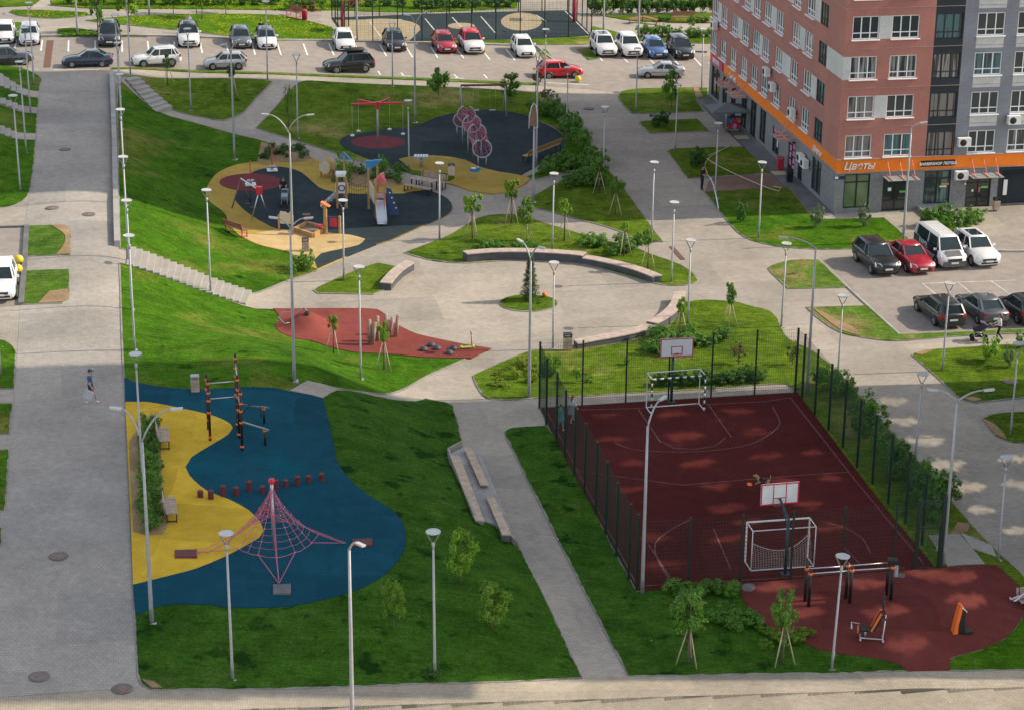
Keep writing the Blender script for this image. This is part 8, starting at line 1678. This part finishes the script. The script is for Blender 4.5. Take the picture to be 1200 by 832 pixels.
def patch(x0, y0, x1, y1, n, w_, h):
    r = random.Random(int(x0*3+y1)); return sorted([(r.uniform(x0, x1), r.uniform(y0, y1), w_*r.uniform(0.8, 1.25), h*r.uniform(0.75, 1.25)) for _ in range(n)], key=lambda q: q[1])
shrubs("dense green shrub in the strip between the slate playground and the dappled path", "shrubs along the slate playground", "mid", row((626, 134), (660, 142), 5, 20, 14)+row((655, 140), (700, 196), 10, 23, 19)+row((642, 196), (690, 202), 6, 23, 16)+row((632, 206), (690, 197), 5, 18, 13)+row((650, 126), (690, 170), 5, 18, 15))
shrubs("dense green shrub at the top of the triangular lawn", "shrubs on the triangular lawn", "mid", patch(668, 208, 712, 222, 9, 23, 17)+[(725, 232, 16, 20)])
shrubs("low green shrub behind the left half of the long curved bench", "low shrubs behind the curved bench", "mid", patch(568, 289, 630, 298, 13, 17, 9))
shrubs("spreading green shrub on the right part of the plaza lawn", "spreading shrubs of the plaza lawn", "mid", patch(686, 284, 750, 299, 15, 23, 13))
shrubs("leafy shrub behind the near right curved bench", "shrubs on the lawn before the court", "mid", patch(762, 396, 850, 416, 21, 25, 15)+patch(738, 410, 790, 419, 6, 18, 11))
shrubs("dark low shrub along the pavement at the far end of the court", "low shrubs behind the far court fence", "dark", row((766, 453), (895, 447), 14, 22, 15, 2))
shrubs("yellow green shrub at the left tip of the court lawn", "yellow green shrubs left of the court", "lime", patch(602, 428, 628, 452, 7, 17, 12)+patch(566, 438, 596, 458, 5, 15, 5))
shrubs("pale green shrub just inside the far left fence corner", "pale shrubs at the court corner", "bright", patch(638, 428, 660, 446, 5, 16, 14)+[(676, 449, 14, 22), (690, 448, 14, 8), (735, 428, 10, 12)])
shrubs("large green shrub between the long court fence and the wide path", "shrubs along the long court fence", "mid", [(970, 458, 31, 29), (984, 468, 36, 35), (996, 470, 26, 24), (1003, 492, 28, 24), (1016, 500, 40, 38), (1028, 507, 31, 26), (1040, 540, 36, 33), (1052, 552, 38, 38), (1064, 560, 31, 29), (1080, 578, 40, 38), (1096, 592, 50, 51), (1108, 596, 36, 35), (960, 452, 24, 22), (1010, 512, 30, 26), (1034, 528, 32, 28), (1046, 562, 30, 26), (1074, 566, 34, 32), (1090, 610, 36, 29), (1070, 592, 26, 20)])
shrubs("low mixed shrub in front of the near court fence", "shrubs in front of the near court fence", "mid", patch(772, 694, 862, 704, 13, 23, 15)+patch(836, 718, 890, 740, 12, 25, 15))
shrubs("bright ground shrub at the edge of the red exercise corner", "bright shrubs by the exercise corner", "bright", patch(893, 742, 956, 763, 9, 19, 11))
shrubs("dark green hedge plant in the bed between the promenade and the yellow surface", "hedge beside the promenade", "mid", row((174, 496), (170, 560), 8, 21, 15, 2)+row((169, 560), (174, 628), 8, 23, 16, 2)+row((183, 500), (184, 626), 13, 19, 16, 2))
shrubs("thick green shrub before the barbershop window", "shrubs before the barbershop", "mid", patch(1085, 262, 1146, 272, 11, 24, 19)); shrubs("bright low shrub behind the white van", "bright shrubs behind the van", "bright", patch(1096, 274, 1136, 281, 6, 20, 9))
shrubs("round silvery shrub on the sunny lawn, nearer the tower corner", None, "grey", [(957, 268, 19, 25)]); shrubs("round silvery shrub before the flower shop window", None, "grey", [(1011.5, 267, 18, 26)])
shrubs("dark shrub on the small oval of lawn before the shops", "dark shrubs before the shops", "dark", [(770, 149, 20, 17), (779, 146, 15, 15)]); shrubs("dark shrub on the shaded square lawn before the shops", "dark shrubs before the shops on the square lawn", "dark", [(813, 197, 18, 23), (822, 196, 16, 20)]); shrubs("wet looking shrub on the lawn being watered", None, "dark", [(868, 262, 18, 27), (877, 266, 16, 18)][:1])
shrubs("small plant in the bed beside the climbing path", "small plants of the upper bed", "dark", patch(304, 172, 360, 188, 16, 11, 7)); shrubs("small green plant in the bed behind the slide tower", "small plants of the bed behind the slide", "mid", patch(390, 197, 470, 218, 22, 13, 9))
shrubs("leafy green shrub beside the dark bin and the sand coloured rubber", "shrubs by the sand rubber", "mid", [(350, 316, 22, 20), (360, 318, 20, 24), (342, 322, 14, 12)])
shrubs("round shrub on the lawn below the woman with the pram", "shrubs on the right lawn", "bright", [(1159, 424, 27, 30)]); shrubs("leaning pale shrub right of the round one on the right lawn", "shrubs on the right lawn, leaning", "grey", [(1181, 431, 15, 26)]); shrubs("shrub at the right edge beside the path", None, "mid", [(1196, 408, 16, 18)])
shrubs("green shrub behind the parked crossovers at the back", "shrubs behind the back right cars", "mid", row((748, 43), (795, 44), 7, 16, 12, 2)); shrubs("green shrub behind the people carrier", "shrubs behind the people carrier", "mid", row((803, 45), (838, 44), 6, 13, 9, 2)); shrubs("small shrub beside the right red bench", "small shrubs by the back right path", "dark", [(774, 25.5, 14, 6), (782, 25.5, 12, 5), (818, 27, 13, 6), (826, 27, 13, 6)])
shrubs("tall hedge plant in the long hedge at the back right", "long far hedge", "dark", row((690, 18), (840, 15.5), 14, 19, 20, 1))
shrubs("green shrub behind the far red benches", "shrubs behind the far benches", "mid", row((336, 13), (381, 13.5), 5, 15, 14, 1))
shrubs("dark shrub along the far wall", "shrubs along the far wall", "dark", row((482, 11), (606, 8), 9, 20, 14, 2)+row((388, 9), (480, 9), 5, 18, 11, 2)+row((130, 6), (330, 6.5), 11, 20, 11, 2)+row((74, 6), (130, 7), 4, 18, 16, 2))
shrubs("low dandelion dotted hedge on the planted strip beside the black off road car", "low hedge on the planted strip", "bright", row((72, 43), (132, 44), 7, 12, 5, 1))
shrubs("rank plant at the lamp foot on the near lawn", "rank plants on the near lawn", "dark", [(509, 793, 22, 9), (500, 795, 14, 6)]); shrubs("low plant under the orange ball on the plaza island", None, "mid", [(632, 357, 7, 4)])
# far wall behind the back court
p0, p1 = Pz(150, -6, 2.5), Pz(640, -14, 0.8)
o = thing("far_wall", "long pale grey building wall with dark openings at the top edge", "wall", p0)
d = p1-p0; d.z = 0; N_ = Vector((-d.y, d.x, 0)).normalized(); m = MB(); m.extrude([Vector((0, 0, -2)), d+Vector((0, 0, -3)), d+Vector((0, 0, 5)), Vector((0, 0, 5))], N_*0.4); m.build("wall", M("pale grey render", (0.34, 0.36, 0.38), 0.85, 0, 0.1), o)
for i in range(10): c = d*(i+0.5)/10-N_*0.02; m = MB(); m.obox(c+Vector((0, 0, 2.0)), d.normalized()*1.2, N_*0.03, Vector((0, 0, 0.9))); m.build("window", GL[0], o)
